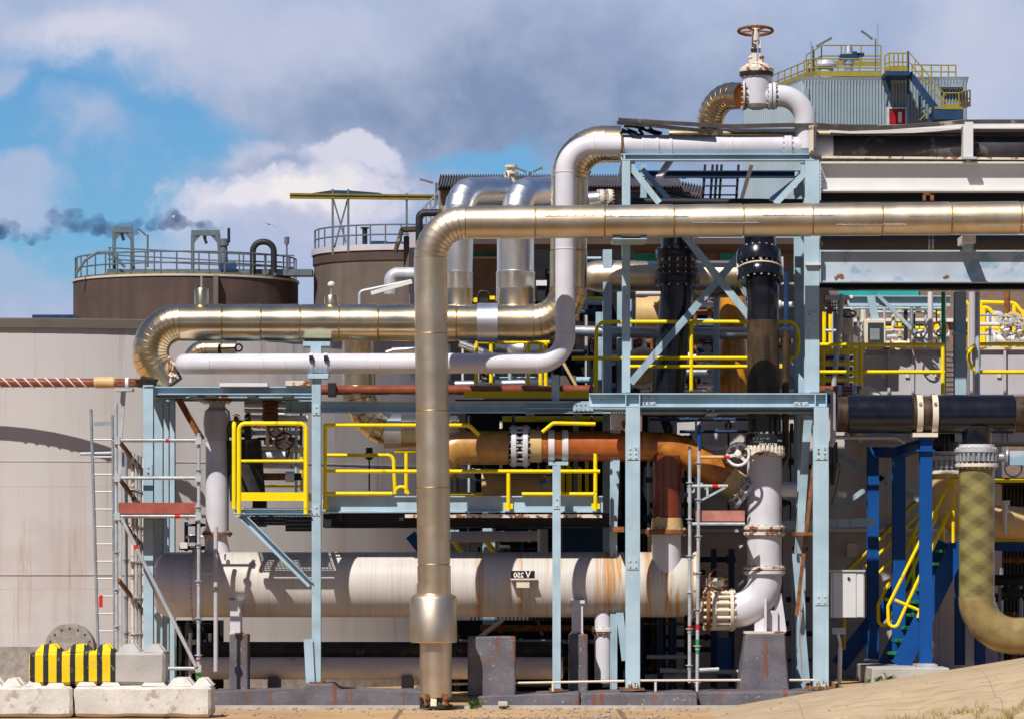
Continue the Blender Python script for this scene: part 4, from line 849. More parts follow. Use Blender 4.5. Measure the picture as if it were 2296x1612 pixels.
# ---- black pipe B2 behind
Yb2 = 1.75; kk = k(Yb2)
t = T('black_pipe', 'tilted black plastic pipe behind the cross braces', 'pipe', P(1498,880,Yb2))
m = MB(); m.sweep(bend([P(1519,520,Yb2), P(1518,660,Yb2), P(1512,720,Yb2), P(1496,905,Yb2)], 37*kk, 60*kk, 4), 32); m.build('pipe_run', M_black, t)
for yy, rr, tk, mt_ in ((570,48,.13,M_black),(592,46,.05,M_brownpe),(606,46,.05,M_blackmat),(628,50,.13,M_black),(617,47,.04,M_brownpe)): flange(t, P(1518,yy,Yb2), (0,0,1), rr*kk, tk, 14, mt_)
# ---- black pipe B1 + white lower part
Y1 = .95; kk = k(Y1)
t = T('black_pipe', 'tall black and brown plastic pipe dropping through the rack deck to the white elbow', 'pipe', P(1713,1000,Y1))
m = MB(); m.sweep([(P(1702,500,Y1),V((.05,0,-1)),36*kk),(P(1706,590,Y1),V((.05,0,-1)),36*kk),(P(1709,640,Y1),V((.05,0,-1)),36.5*kk),(P(1711,668,Y1),V((0,0,-1)),36.5*kk),(P(1711,674,Y1),V((0,0,-1)),35*kk),(P(1711,718,Y1),V((0,0,-1)),36*kk)], 36); m.build('upper_pipe', M_black, t)
m = MB(); m.lathe(P(1711,718,Y1), (.003,0,-1), [(0,35.8*kk),(1.0,36.2*kk),(1.36,36.2*kk)], 36); m.build('dirty_pipe', M_brownpe, t)
m = MB(); m.lathe(P(1713,935,Y1), (0,0,-1), [(0,36.6*kk),((1018-935)*kk,36.6*kk)], 36); m.build('lower_sleeve', M_black, t)
ax = V((.10,0,-1)); e_ = V((0,-.35,-1))
flange(t, P(1701,580,Y1), e_, 50*kk, .20, 18, M_black, name='upper_flange'); flange(t, P(1705,618,Y1-.04), e_, 52*kk, .16, 18, M_black, name='lower_flange')
m = MB(); m.lathe(P(1703,600,Y1-.02), e_, [(-.05,40*kk),(.06,40*kk)], 30); m.build('gasket', M_brownpe, t)
m = MB(); m.torus(P(1704,606,Y1-.03), e_, 50.5*kk, .012, 36, 6); m.build('rim_ring', M_cream, t)
for dx in (-50, 0, 50): m = MB(); q = P(1704+dx,598,Y1-.02)+V((0,-.31*math.sqrt(1-(dx/51)**2),0)); m.cyl(q-V((0,.0,.13)), q+V((0,.05,.13)), .018, 8); m.build('tie_bolt', M_bolt, t)
flange(t, P(1715,996,Y1), (0,0,1), 42*kk, 48*kk, 14, M_signb, name='labelled_flange')
def marks(x0, x1, y, h, Y, cx, R, par, mt_=M_signw):
    m = MB(); x = x0
    while x < x1:
        w_ = random.uniform(2., 4.2); dx = (x-cx)*k(Y); dy = math.sqrt(max(1e-4, R*R-dx*dx)); q = P(x,y,Y)+V((0,-dy-.004,0)); hh = h*random.uniform(.7,1.)*k(Y)
        m.bar(q-V((0,0,hh/2)), q+V((0,0,hh/2)), .9*k(Y), .004, (0,1,0)); m.bar(q+V((0,0,hh/2)), q+V((w_*.6*k(Y),0,hh/2)), 1.*k(Y), .004, (0,1,0))
        if random.random() < .6: m.bar(q+V((w_*.6*k(Y),0,hh/2)), q+V((w_*.6*k(Y),0,-hh/2)), .9*k(Y), .004, (0,1,0))
        x += w_+random.choice((.9,.9,3.5))
    m.build('lettering', mt_, par)
marks(1688, 1722, 984, 4, Y1, 1715, 42*kk, t, M_steel); marks(1690, 1708, 991, 4, Y1, 1715, 42*kk, t, M_steel); marks(1700, 1740, 997, 5.5, Y1, 1715, 42*kk, t); marks(1742, 1752, 988, 4, Y1, 1715, 42*kk, t, M_steel)
for dx in range(-36, 40, 13): m = MB(); q = P(1715+dx,973,Y1)+V((0,-math.sqrt(max(0,(38*kk)**2-(dx*kk)**2)),0)); m.cyl(q, q+V((0,0,.03)), .018, 6); m.build('bolt', M_bolt, t)
t = T('white_pipe', 'thick white upright pipe with an elbow and foot under the black labelled flange', 'pipe', P(1714,1420,Y1))
m = MB(); m.sweep(bend([P(1714,1022,Y1), P(1714,1368,Y1), P(1640,1368,Y1)], 39*kk, 70*kk, 14), 36); m.build('pipe_run', M_white, t)
for yy, mt_ in ((1018,M_rustwhite),(1183,M_rustwhite),(1196,M_rustwhite),(1274,M_rustwhite),(1283,M_white)): flange(t, P(1714,yy,Y1), (0,0,1), 47*kk, .045, 16, mt_)
for i in range(14):
    a = math.pi*(1+i/13); q = P(1714,1018,Y1)+V((math.cos(a)*41*kk, math.sin(a)*41*kk, .02)); m = MB(); m.lathe(q, (0,0,1), [(0,.03),(.07,.03),(.1,.018)], 8); m.build('nut_cap', M_cream, t)
m = MB(); m.pbox(1692,1744,1368,1416,Y1-.12,Y1+.12); m.build('foot_block', M_white, t)
m = MB(); m.pbox(1714,1719,1342,1416,Y1-.30,Y1-.12); m.build('foot_rib', M_white, t)
m = MB(); m.prism([(-.06,-.01),(.06,-.01),(.06,.01),(-.06,.01)], P(1742,1330,Y1-.05), P(1754,1416,Y1-.05), (0,1,0)); m.build('foot_side', M_white, t)
m = MB(); m.pbox(1669,1762,1415,1420,Y1-.38,Y1+.2); m.build('foot_plate', M_rustwhite, t)
flange(t, P(1640,1367,Y1), (1,0,0), 48*kk, .05, 16, M_cream)
v = T('butterfly_valve', 'rust ringed flanged valve between the white elbow and the vessel end', 'valve', P(1605,1420,Y1))
m = MB(); m.lathe(P(1597,1367,Y1), (1,0,0), [(0,36*kk),(36*kk,36*kk)], 30); m.build('valve_body', M_cream, v)
flange(v, P(1600,1367,Y1), (1,0,0), 46*kk, .06, 16, M_cream); flange(v, P(1587,1367,Y1), (1,0,0), 47*kk, .06, 16, M_rust, name='rusty_flange')
for i in range(16):
    a = 2*math.pi*i/16; q = P(1576,1367,Y1)+V((0, math.cos(a)*42*kk, math.sin(a)*42*kk)); m = MB(); m.cyl(q, q+V((72*kk,0,0)), .022, 8); m.build('long_bolt', M_cream, v)
m = MB(); m.lathe(P(1604,1322,Y1), (0,0,1), [(0,.09),(.05,.09),(.05,.13),(.16,.13),(.18,.1)], 16); m.build('gearbox', M_cream, v)
m = MB(); m.torus(P(1611,1298,Y1-.12), (.5,-1,.05), 24*kk, .012, 28, 6); m.bar(P(1590,1298,Y1-.12), P(1632,1298,Y1-.12), .012, .012); m.build('handwheel', M_rust, v)
m = MB(); m.cyl(P(1560,1340,1.1), P(1592,1367,Y1), 34*kk, 24); m.build('nozzle', M_rustwhite, v)
w_ = T('small_handwheel', 'white three spoked handwheel beside the black labelled flange', 'handwheel', P(1655,1045,.35))
m = MB(); c = P(1655,1018,.35); m.torus(c, (-.25,-1,.1), 25*k(.35), 3.3*k(.35), 36, 8); m.build('rim', M_gwhite, w_)
for a in (100, 190, 318):
    a = math.radians(a); m = MB(); m.bar(c+V((0,-.02,0)), c+V((math.cos(a)*24*k(.3),-.01,math.sin(a)*24*k(.3))), 7*k(.3) if a != 1 else .02, .012, (0,1,0)); m.build('spoke', M_gwhite, w_)
m = MB(); m.lathe(c, (-.25,-1,.1), [(-.03,.05),(.03,.05),(.05,.03)], 12); m.build('hub', M_gwhite, w_)
m = MB(); m.cyl(c, P(1690,1006,Y1), .03, 10); m.build('shaft', M_brownpe, w_)
# small white side stub to right
m = MB(); m.cyl(P(1740,1097,Y1), P(1786,1097,Y1), 17*kk, 20); m.thing('white_stub', M_white, 'short white branch pipe right of the thick white upright pipe', 'pipe')
m = MB(); m.tube([P(1762,740,1.0), P(1761,1020,1.0), P(1748,1046,1.0)], .05, .1, 10); m.thing('drain_hose', M_brownpe, 'thin brown hose hanging beside the black and brown pipe', 'hose')
# ---- fibreglass line
Y8 = 1.0; kk = k(Y8)
t = T('fibreglass_pipe', 'orange and brown fibreglass pipe running through the rack and sloping to the white pipe', 'pipe', P(1300,1045,Y8))
m = MB(); m.sweep(bend([P(985,1060,Y8), P(1003,1003,Y8), P(1140,1003,Y8)], 38*kk, 44*kk, 8), 32); m.build('orange_length', M_grpot, t)
m = MB(); m.cyl(P(1188,999,Y8), P(1214,999,Y8), 37*kk, 32); m.build('tan_end', M_grpy, t)
m = MB(); m.cyl(P(1214,999,Y8), P(1440,1000,Y8), 34*kk, 32); m.build('brown_length', M_grpr, t)
m = MB(); m.sweep(bend([P(1436,1000,Y8), P(1520,1003,Y8), P(1640,1082,Y8+.02)], 33*kk, 110*kk, 9), 32); m.build('sloping_bend', M_grpo, t)
m = MB(); m.cyl(P(1628,1073,Y8), P(1668,1103,Y8), 33*kk, 28); m.build('tan_end', M_grpy, t)
for xx in (1152, 1178): flange(t, P(xx,999,Y8), (1,0,0), 47*kk, 12*kk, 18, M_white)
m = MB(); m.lathe(P(1156,999,Y8), (1,0,0), [(0,38*kk),(20*kk,38*kk)], 28); m.build('wafer_body', M_blackmat, t)
for i in range(16):
    a = 2*math.pi*i/16; q = P(1146,999,Y8)+V((0, math.cos(a)*42*kk, math.sin(a)*42*kk)); m = MB(); m.cyl(q, q+V((38*kk,0,0)), .016, 6); m.build('long_bolt', M_bolt, t)
for xx in (1236, 1267): strap(t, P(xx,999,Y8), (1,0,0), 34*kk, .085, M_gwhite)
m = MB(); m.pbox(1230,1274,1034,1042,Y8-.3,Y8+.2); m.build('shoe_plate', M_blue, t); m = MB(); m.pbox(1248,1256,1042,1056,Y8-.3,Y8+.1); m.build('shoe_stem', M_blue, t)
e_ = (P(1680,1112,Y8)-P(1628,1073,Y8)).normalized(); flange(t, P(1672,1106,Y8), e_, 42*kk, .05, 14, M_white, False); flange(t, P(1660,1097,Y8), e_, 42*kk, .03, 14, M_steel, False)
s1_ = e_.cross(V((0,1,0))).normalized()
for i in range(12): a = 2*math.pi*i/12; q = P(1666,1101,Y8)+(s1_*math.cos(a)+V((0,1,0))*math.sin(a))*37*kk; m = MB(); m.cyl(q-e_*.09, q+e_*.07, .014, 6); m.build('bolt', M_bolt, t)
t = T('fibreglass_pipe', 'dark red fibreglass branch dropping onto the white vessel', 'pipe', P(1497,1200,Y8+.1))
m = MB(); m.lathe(P(1496,1020,.93), (0,0,-1), [(0,33*kk),(.85,33*kk)], 32); m.build('pipe_run', M_grpd, t); m = MB(); m.lathe(P(1496,1160,.93), (0,0,-1), [(0,33.5*kk),(.12,36*kk),(.2,36*kk)], 32); m.build('tan_collar', M_grpy, t)
flange(t, P(1494,1192,.93), (0,0,1), 47*kk, .07, 16, M_rust)
# ---- white vessel
Yv = 1.16; kk = k(Yv); zc = 1310
t = T('pressure_vessel', 'large white horizontal vessel with rust runs lying across the ground level', 'vessel', P(960,1382,Yv))
m = MB(); m.lathe(P(345,zc,Yv), (1,0,0), [(0,20*kk),(2*kk,45*kk),(8*kk,60*kk),(20*kk,69*kk),(34*kk,73*kk),(92*kk,73*kk)], 56); m.build('domed_head', M_white, t)
m = MB(); m.lathe(P(437,zc,Yv), (1,0,0), [(0,80*kk),(7*kk,80*kk)], 56); m.bolts(P(440,zc,Yv), (1,0,0), 77*kk, 44, .012, .1); m.build('head_flange', M_white, t)
def vrust(t_, co, c):
    sx = t_.node('ShaderNodeSeparateXYZ', ins={0: co})
    n = t_.noise(t_.mapping(co, (16,1.2,1.2)), 1., 5, .65); lowf = t_.noise(t_.mapping(co, (1.1,.05,.05)), 1., 3, .5)
    side = t_.ramp(sx.outputs[0], .4, 2.6)
    f = t_.math('MULTIPLY', t_.math('MULTIPLY', t_.ramp(n, .48, .66), t_.ramp(lowf, .44, .56)), t_.math('ADD', t_.math('MULTIPLY', side, .95), .2))
    c = t_.mix(f, c, (.50,.27,.06))
    nr = t_.noise(t_.mapping(co, (30,1.4,1.4)), 1., 5, .7); nw_ = t_.noise(t_.mapping(co, (2,2.5,2.5)), 1.5, 3)
    for dx_, wd, am in ((-355,5,.5),(115,9,.8),(208,4,.8),(402,17,1.),(380,8,.7),(492,9,.9),(585,6,.9),(610,5,.7)):
        q = t_.math('ABSOLUTE', t_.math('SUBTRACT', t_.math('ADD', sx.outputs[0], t_.math('MULTIPLY', t_.math('SUBTRACT', nw_, .5), .05)), dx_*k(1.16)))
        g = t_.math('MULTIPLY', t_.math('SUBTRACT', 1., t_.ramp(q, 0., wd*1.5*k(1.16))), t_.ramp(nr, .34, .58)); c = t_.mix(t_.math('MULTIPLY', g, am), c, (.46,.20,.03))
    n2 = t_.noise(t_.mapping(co, (24,.9,.9)), 1., 5, .7)
    return t_.mix(t_.math('MULTIPLY', t_.ramp(n2, .48, .72), .5), c, (.36,.29,.21))
M_vessel = mat('vessel_cream_white', (.57,.53,.49), .42, var=.05, vscale=1.5, extra=vrust)
m = MB(); m.lathe(P(444,zc,Yv), (1,0,0), [(0,80*kk),(6*kk,80*kk),(6*kk,73*kk),(485*kk,73*kk),(485*kk,73.6*kk),(488*kk,73.6*kk),(488*kk,73*kk),(1070*kk,73*kk),(1085*kk,72*kk),(1104*kk,66*kk),(1118*kk,54*kk),(1124*kk,30*kk),(1125*kk,4*kk)], 72); m.build('vessel_shell', M_vessel, t)
m = MB(); m.lathe(P(1552,zc,Yv), (1,0,0), [(0,74*kk),(10*kk,74*kk)], 40); m.build('end_ring', M_rustwhite, t)
m = MB(); m.cyl(P(1494,1330,.945), P(1494,1197,.945), 33*kk, 32); m.build('top_nozzle', M_white, t)
m = MB(); m.sweep(bend([P(1352,1370,Yv-.15), P(1352,1408,Yv-.15), P(1352,1530,Yv-.15)], 19*kk, 0), 24); m.build('drain_pipe', M_white, t); flange(t, P(1352,1412,Yv-.15), (0,0,1), 26*kk, .05, 10, M_rustwhite); flange(t, P(1352,1419,Yv-.15), (0,0,1), 24*kk, .03, 10, M_rust)
s_ = MB(); s_.pbox(1145.5,1199,1279,1296,.60,.62); sg = s_.build('sign_plate', M_signb, t, 'black plate lettered V 250 in mirror writing')
s_ = MB(); s_.pbox(1145,1200,1297,1299.5,.56,.70); s_.pbox(1158,1187,1299.5,1317,.585,.76); s_.build('sign_bracket', M_cream, t)
def text(body, size, x, y, Y, par, mt_, mirror=True):
    cu = bpy.data.curves.new('lettering_curve', 'FONT'); cu.body = body; cu.size = size; cu.extrude = .002; cu.align_x = 'CENTER'; cu.offset = .0022
    ob = bpy.data.objects.new('tmp', cu); COL.objects.link(ob); bpy.context.view_layer.update()
    me = bpy.data.meshes.new_from_object(ob.evaluated_get(bpy.context.evaluated_depsgraph_get())); bpy.data.objects.remove(ob)
    b0 = base_of(par); p0 = P(x,y,Y); sx = -1 if mirror else 1
    for v in me.vertices: a, b, c = v.co; v.co = V((p0.x+sx*a-b0[0], p0.y-c-b0[1], p0.z+b-b0[2]))
    me.materials.append(mt_); o = bpy.data.objects.new('lettering', me); COL.objects.link(o); o.parent = par; return o
text('V', .125, 1184, 1294, .597, sg, M_signw); text('250', .093, 1163, 1293.5, .597, sg, M_signw)
for xx, yy in ((505,1246),(505,1300)): m = MB(); m.torus(P(xx,yy,Yv-.40), (1,0,0), .05, .012, 16, 6); m.build('lifting_eye', M_white, t)
# pale upright pipe onto the vessel at left
Yl = 1.2; kk = k(Yl)
t = T('grey_pipe', 'pale grey upright pipe standing on the left end of the white vessel', 'pipe', P(487,1240,Yl))
m = MB(); m.lathe(P(487,1240,Yl), (0,0,1), [(0,30*kk),(36*kk,22*kk),(42*kk,22*kk)], 30); m.build('reducer', M_white, t)
m = MB(); m.cyl(P(487,1192,Yl), P(487,985,Yl), 26*kk, 30); m.build('pipe_run', M_white, t)
flange(t, P(487,1196,Yl), (0,0,1), 34*kk, .04, 12, M_rust)
m = MB(); m.lathe(P(487,988,Yl), (0,0,1), [(0,27*kk),(.05,27*kk),(40*kk,31*kk),(66*kk,28*kk),(76*kk,18*kk),(110*kk,17*kk)], 30); m.build('valve_body', M_contain, t)
m = MB(); m.cyl(P(487,960,Yl), P(556,960,Yl), 20*kk, 24); m.build('side_branch', M_tankd2, t); flange(t, P(530,960,Yl), (1,0,0), 33*kk, .05, 12, M_rust); flange(t, P(556,985,Yl), (1,0,0), 62*kk, .05, 20, M_insul, False)
flange(t, P(490,895,Yl), (0,0,1), 30*kk, .05, 12, M_rust)
m = MB(); m.cyl(P(545,985,Yl), P(556,1120,Yl), 40*kk, 24); m.thing('filter_body', M_insul, 'dark cylindrical filter body behind the left yellow guard frame', 'filter')
m = MB(); m.tube([P(484,1180,.3), P(484,1250,.3), P(484,1505,.3)], 5*k(.3), 0, 10); t = T('standpipe', 'thin pale standpipe in front of the vessel left end', 'pipe', P(484,1510,.3)); m.build('pipe_run', M_contain, t); m = MB(); m.bar(P(452,1286,.3), P(484,1286,.3), .03, .03); m.build('tie', M_contain, t)
# ---- lower pipes under the vessel
t = T('lower_pipe', 'dark olive lagged pipe lying low behind the vessel piers', 'pipe', P(900,1470,2.0))
pipe([(440,1457,2.),(1262,1457,2.)], 19, 0, 4, 70, .004, mb=(m := MB())); m.build('pipe_run', M_insul, t)
t = T('lower_pipe', 'pale rust spotted pipe lying lowest behind the vessel piers', 'pipe', P(900,1525,1.9))
pipe([(440,1497,1.9),(1262,1497,1.9)], 25, mb=(m := MB())); m.build('pipe_run', M_offwhite, t)
for xx in (600, 900): m = MB(); m.pbox(xx,xx+26,1518,1555,1.7,2.2); m.build('saddle', M_conc, t)
# ---- brown trace pipe
t = T('brown_pipe', 'thin red brown coated pipe entering from the left edge at deck height', 'pipe', P(160,868,5.45))
pipe([(-150,858,5.45),(345,858,5.45)], 10, mb=(m := MB()), n=16); m.build('pipe_run', M_redtrace, t)
m = MB(); m.lathe(P(210,857,5.45), (1,0,0), [(0,9*k(5)),(.03,13*k(5)),(.3,13*k(5)),(.33,9*k(5))], 20); m.build('tan_sleeve', M_grpy, t)
for xx in (285, 321): strap(t, P(xx,858,5.45), (1,0,0), 10*k(5.45), .05, M_gwhite)
m = MB()
for i in range(9):
    x0 = -20+i*24; N = 10; pts = [P(x0+26*j/N,858,5.45)+V((0,-math.cos(-1.4+2.8*j/N)*10.4*k(5.45),math.sin(1.4-2.8*j/N)*10.4*k(5.45))) for j in range(N+1)]; m.tube(pts, .011, 0, 4)
m.build('spiral_tape', M_gwhite, t)
s_ = T('pipe_post', 'slim post with a tee head under the red brown pipe at left', 'post', P(270,1450,5.4)); m = MB(); m.pbox(258,296,870,876,5.2,5.6); m.build('tee_plate', M_galv, s_); m = MB(); m.bar(P(277,876,5.4), P(268,990,5.4), .07, .07); m.bar(P(268,990,5.4), P(268,1540,5.4), .07, .07); m.build('post', M_galv, s_)
t = T('brown_pipe', 'red brown coated pipe continuing behind the long shaded beam', 'pipe', P(980,885,2.0))
pipe([(690,874,2.0),(1325,874,2.0)], 11, mb=(m := MB()), n=16); m.build('pipe_run', M_redtrace, t)
for xx in (962, 990): strap(t, P(xx,874,2.), (1,0,0), 11*k(2), .05, M_gwhite)
m = MB(); m.pbox(735,752,858,888,1.8,2.2); m.build('dark_sleeve', M_blackmat, t)
# ---- silver U bend
Yu = 2.6; kk = k(Yu)
t = T('cladded_pipe', 'brownish gold clad U bend hanging below the long shaded beam', 'pipe', P(880,1005,Yu))
rg = bend([P(804,760,Yu), P(804,968,Yu), P(1030,968,Yu)], 37*kk, 92*kk, 8, 90*kk, .006); m = MB(); m.sweep(rg, 36); m.build('pipe_run', M_clad, t)
m = MB(); m.lathe(P(862,968,Yu), (1,0,0), [(0,38*kk),(0,40*kk),(38*kk,40*kk),(38*kk,38*kk)], 36, False); m.build('bright_band', M_clad2, t)
m = MB(); m.cyl(P(828,1003,Yu-.2), P(828,1012,Yu-.2), .05, 10); m.sphere(P(828,1020,Yu-.2), .07, 1, 1, 1, 10, 8); m.cyl(P(828,1026,Yu-.2), P(828,1100,Yu-.2), .012, 6); m.thing('drain_valve', M_blackmat, 'little black drain valve hanging under the gold U bend', 'valve')
# inner gold bend under the thick pipe at left
t = T('cladded_pipe', 'short gold elbow peeking out between the thick gold pipe and the white pipe', 'pipe', P(460,800,1.8))
rg = bend([P(430,830,1.9), P(432,785,1.9), P(530,785,1.9)], 22*k(1.9), 30*k(1.9), 6, 30*k(1.9), .005); m = MB(); m.sweep(rg, 28); m.build('pipe_run', M_clad, t)
m = MB(); m.bar(P(492,772,1.2), P(492,798,1.2), .04, .04); m.bar(P(488,782,1.2), P(528,780,1.2), .015, .02); m.torus(P(535,780,1.2), (0,1,0), .05, .012, 14, 6); m.thing('small_valve', M_blackmat, 'small dark valve lever on the short gold elbow', 'valve')
# ---- right black pipe
Yk = .62; kk = k(Yk)
t = T('black_pipe', 'thick horizontal black plastic pipe with two cream straps at the right edge', 'pipe', P(2080,970,Yk))
m = MB(); m.cyl(P(1876,928,Yk), P(2440,929,Yk), 40*kk, 40); m.build('pipe_run', M_brownpe, t)
for a, b in ((1899,2046),(2102,2274)): m = MB(); m.lathe(P(a,928,Yk), (1,0,0), [(0,41*kk),(3*kk,43.5*kk),((b-a)*kk-3*kk,43.5*kk),((b-a)*kk,41*kk)], 40); m.build('shrink_sleeve', M_black, t)
for xx in (2060, 2094):
    m = MB(); a = P(xx,928,Yk)
    m.lathe(a-V((.04,0,0)), (1,0,0), [(0,42*kk),(0,45*kk),(.08,45*kk),(.08,42*kk)], 36, False); m.build('strap', M_cream, t); m = MB(); q = P(xx+4,905,Yk-.27); m.cyl(q, q+V((0,.06,0)), .025, 8); m.build('strap_bolt', M_steel, t)
m = MB(); m.pbox(2047,2103,970,979,Yk-.2,Yk+.2); m.build('shoe', M_cream, t)
m = MB(); m.lathe(P(2190,925,Yk), (0,0,-1), [(30*kk,40*kk),(48*kk,33*kk),(72*kk,33*kk)], 36); m.build('tee_branch', M_black, t)
for x0, Yq, gl in ((2190,Yk,'front'),(2118,2.2,'rear')):
    q = k(Yq); e = 'green tan fibreglass pipe curving out to the right edge' if gl == 'front' else 'tan fibreglass pipe behind the blue post and stair rails'
    t2 = T('wafer_valve', 'silver lugged valve with pale flanges on the ' + ('front' if gl == 'front' else 'rear') + ' fibreglass pipe at right', 'valve', P(x0,1050,Yq), 'lugged valves at the right')
    oy = 0 if gl == 'front' else 16
    if gl == 'rear': m = MB(); m.cyl(P(x0,960,Yq), P(x0,1012,Yq), 34*q, 30); m.thing('black_pipe', M_black, 'black pipe stub above the rear lugged valve', 'pipe')
    m = MB(); m.lathe(P(x0,1004+oy,Yq), (0,0,1), [(0,40*q),(8*q,40*q),(8*q,35*q)], 32); m.build('top_flange', M_offwhite, t2); flange(t2, P(x0-1,1010+oy,Yq), (0,0,1), 49*q, 9*q, 20, M_galv)
    m = MB(); m.lathe(P(x0,1034+oy,Yq), (0,0,1), [(0,42*q),(20*q,42*q)], 32); m.build('valve_body', M_steel, t2)
    for i in range(24):
        a = 2*math.pi*i/24; c = P(x0,1034+oy,Yq)+V((math.cos(a)*44*q, math.sin(a)*44*q, 0)); m = MB(); m.cyl(c, c+V((0,0,19*q)), 4*q, 8); m.build('lug', M_steel, t2)
    flange(t2, P(x0,1043+oy,Yq), (0,0,1), 49*q, 8*q, 20, M_cream)
    if gl == 'front':
        m = MB(); m.lathe(P(x0+40,1024,Yq), (1,-.1,0), [(0,9*q),(20*q,9*q),(26*q,22*q),(30*q,22*q)], 20); m.build('actuator_neck', M_steel, t2)
        m = MB(); m.pbox(2264,2296,1010,1042,Yq-.12,Yq+.15); m.build('gearbox', M_girder, t2); m = MB(); m.torus(P(2272,1048,Yq-.1), (.2,-1,0), 20*q, .012, 24, 6); m.build('handwheel', M_navy, t2)
    t3 = T('fibreglass_pipe', e, 'pipe', P(x0,1400,Yq))
    if gl == 'front':
        m = MB(); m.lathe(P(x0,1047,Yq), (0,0,-1), [(0,40*q),((1346-1047)*q,40*q)], 40); m.build('wound_length', M_grpg, t3)
        m = MB(); m.sweep([(a, d, r_) for a, d, r_ in bend([P(x0,1338,Yq), P(x0,1425,Yq), P(2440,1425,Yq)], 41.5*q, 92*q, 14)], 40); m.build('bend', M_grpe, t3)
    else:
        m = MB(); m.sweep(bend([P(x0,1060,Yq), P(x0-4,1160,Yq), P(x0+190,1175,Yq+.5), P(2440,1175,Yq+.5)], 38*q, 60*q, 8), 36); m.build('pipe_run', M_grpy, t3)
# grey small pipes around the right column
m = MB(); m.tube([P(1850,876,.5), P(1868,876,.5), P(1868,985,.5), P(1862,1000,.5)], 6.5*k(.5), .08, 10); m.thing('grey_conduit', M_contain, 'grey conduit bending down past the right blue column', 'conduit')
m = MB(); m.tube([P(1866,980,.9), P(2012,980,.9), P(2030,992,.9)], 4.5*k(.9), .06, 10); m.thing('thin_pipe', M_contain, 'thin pale pipe under the thick black pipe', 'pipe')
m = MB(); m.cyl(P(1868,990,.6), P(1868,1040,.6), 10*k(.6), 14); m.cyl(P(1868,1040,.6), P(1866,1086,.6), 11*k(.6), 14, 5*k(.6)); m.thing('black_hose', M_black, 'black hose end hanging beside the right blue column', 'hose')
m = MB(); m.tube([P(1872,1010,.55), P(1884,1050,.55), P(1872,1105,.55), P(1864,1130,.55)], .008, .1, 6); m.thing('dangling_cable', M_blackmat, 'thin black cable dangling by the black hose end', 'cable')
# ================================================================= RAILINGS
def rt(t, pts, rpx=4.3, R=14, mt=M_yellow, name='hand_rail'):
    Y = pts[0][2]; m = MB(); m.tube([P(*p) for p in pts], rpx*k(Y), R*k(Y), 10, 6); return m.build(name, mt, t)
def railing(name, lab, Y, rails, posts, toes=(), grp='yellow guard railings on the plant', mt=M_yellow, r=4.3, R=14):
    x0, yb = posts[0][0], posts[0][2]; t = T(name, lab, 'railing', P(x0,yb,Y), grp)
    for p in rails: rt(t, [(a,b,Y) for a,b in p], r, R, mt)
    for xx, ya, yb in posts:
        m = MB(); m.cyl(P(xx,yb,Y), P(xx,ya,Y), r*k(Y)*1.05, 10); m.build('rail_post', mt, t)
    for x0, x1, ya, yb in toes:
        m = MB(); m.pbox(x0,x1,ya,yb,Y-.008,Y+.008); m.build('toe_board', mt, t)
    return t
t = T('guard_railing', 'thick yellow guard frame with a wide toe board at the left landing', 'railing', P(610,1152,-.06), 'yellow guard railings on the plant')
rt(t, [(536,1152,-.06),(536,949,-.06),(686,949,-.06),(686,1152,-.06)], 5.2, 14); rt(t, [(541,1033,-.06),(681,1033,-.06)], 3.4, 0)
m = MB(); m.pbox(541,681,1103,1122,-.07,-.05); m.build('toe_board', M_yellow, t)
rt(t, [(525,1140,.10),(525,949,.10),(525,949,1.2)], 5, 14, M_yellow); rt(t, [(525,1033,.1),(525,1033,1.2)], 3.4, 0, M_yellow)
m = MB(); m.pbox(688,692,1104,1122,-.04,1.1); m.build('toe_board', M_yellow, t)
railing('guard_railing', 'yellow platform railing between the left blue post and the tall silver pipe', .40, [[(726,953),(1052,953),(1075,975)],[(729,1056),(1345,1056)],[(729,1106),(880,1106)]], [(729,951,1140)], [(724,737,1128,1142)])
railing('guard_railing', 'inner yellow rail with a stair opening just left of the tall silver pipe', 1.78, [[(732,1020),(882,1020),(886,1107)],[(915,1107),(886,1020-2+6),(886,1106)],[(884,1012),(940,1012)]], [(911,1014,1105)], [])
railing('guard_railing', 'yellow platform railing right of the tall silver pipe with bolted feet', .41, [[(1016,1056),(1338,1056)],[(1170,1107),(1338,1107)],[(1216,968),(1240,948),(1335,950)]], [(1140,1058,1142),(1335,1016,1142)], [(1130,1150,1128,1140),(1326,1345,1128,1140)])
for i in range(4):
    xx = (1392,1410,1428,1448)[i]-0
railing('guard_railing', 'yellow rails standing behind the orange pipe flange', 3.0, [[(1010,1107),(1080,1107)]], [(1262,1046,1112),(1278,1046,1112),(1300,1046,1112),(1316,1020,1112)], [])
railing('guard_railing', 'yellow deck railing with a rounded left end behind the cross braces', 1.5, [[(1337,880),(1337,722),(1620,722),(1786,722),(1791,765),(1786,806),(1700,806)],[(1282,803),(1700,803)],[(1400,822),(1690,822)]], [(1550,722,880),(1335,800,880)], [(1040,1322,877,892)], R=22)
railing('guard_railing', 'old yellow posts behind the lower run of the white pipe', 2.0, [[(1066,768),(1232,768)]], [(1068,770,884),(1101,770,884),(1184,770,884),(1212,770,884),(1224,770,884)], [])
railing('guard_railing', 'long yellow railing in front of the grey containers at right', 1.6, [[(1838,773),(2118,773)],[(1838,834),(2118,834)]], [(1931,773,884),(2114,773,884)], [])
railing('guard_railing', 'shorter yellow railing just behind and below the long right one', 2.4, [[(1838,784),(1930,784)],[(1838,815),(1918,815)],[(1838,851),(1926,851)]], [(1846,782,880),(1918,784,884)], [(1838,1918,788,794)])
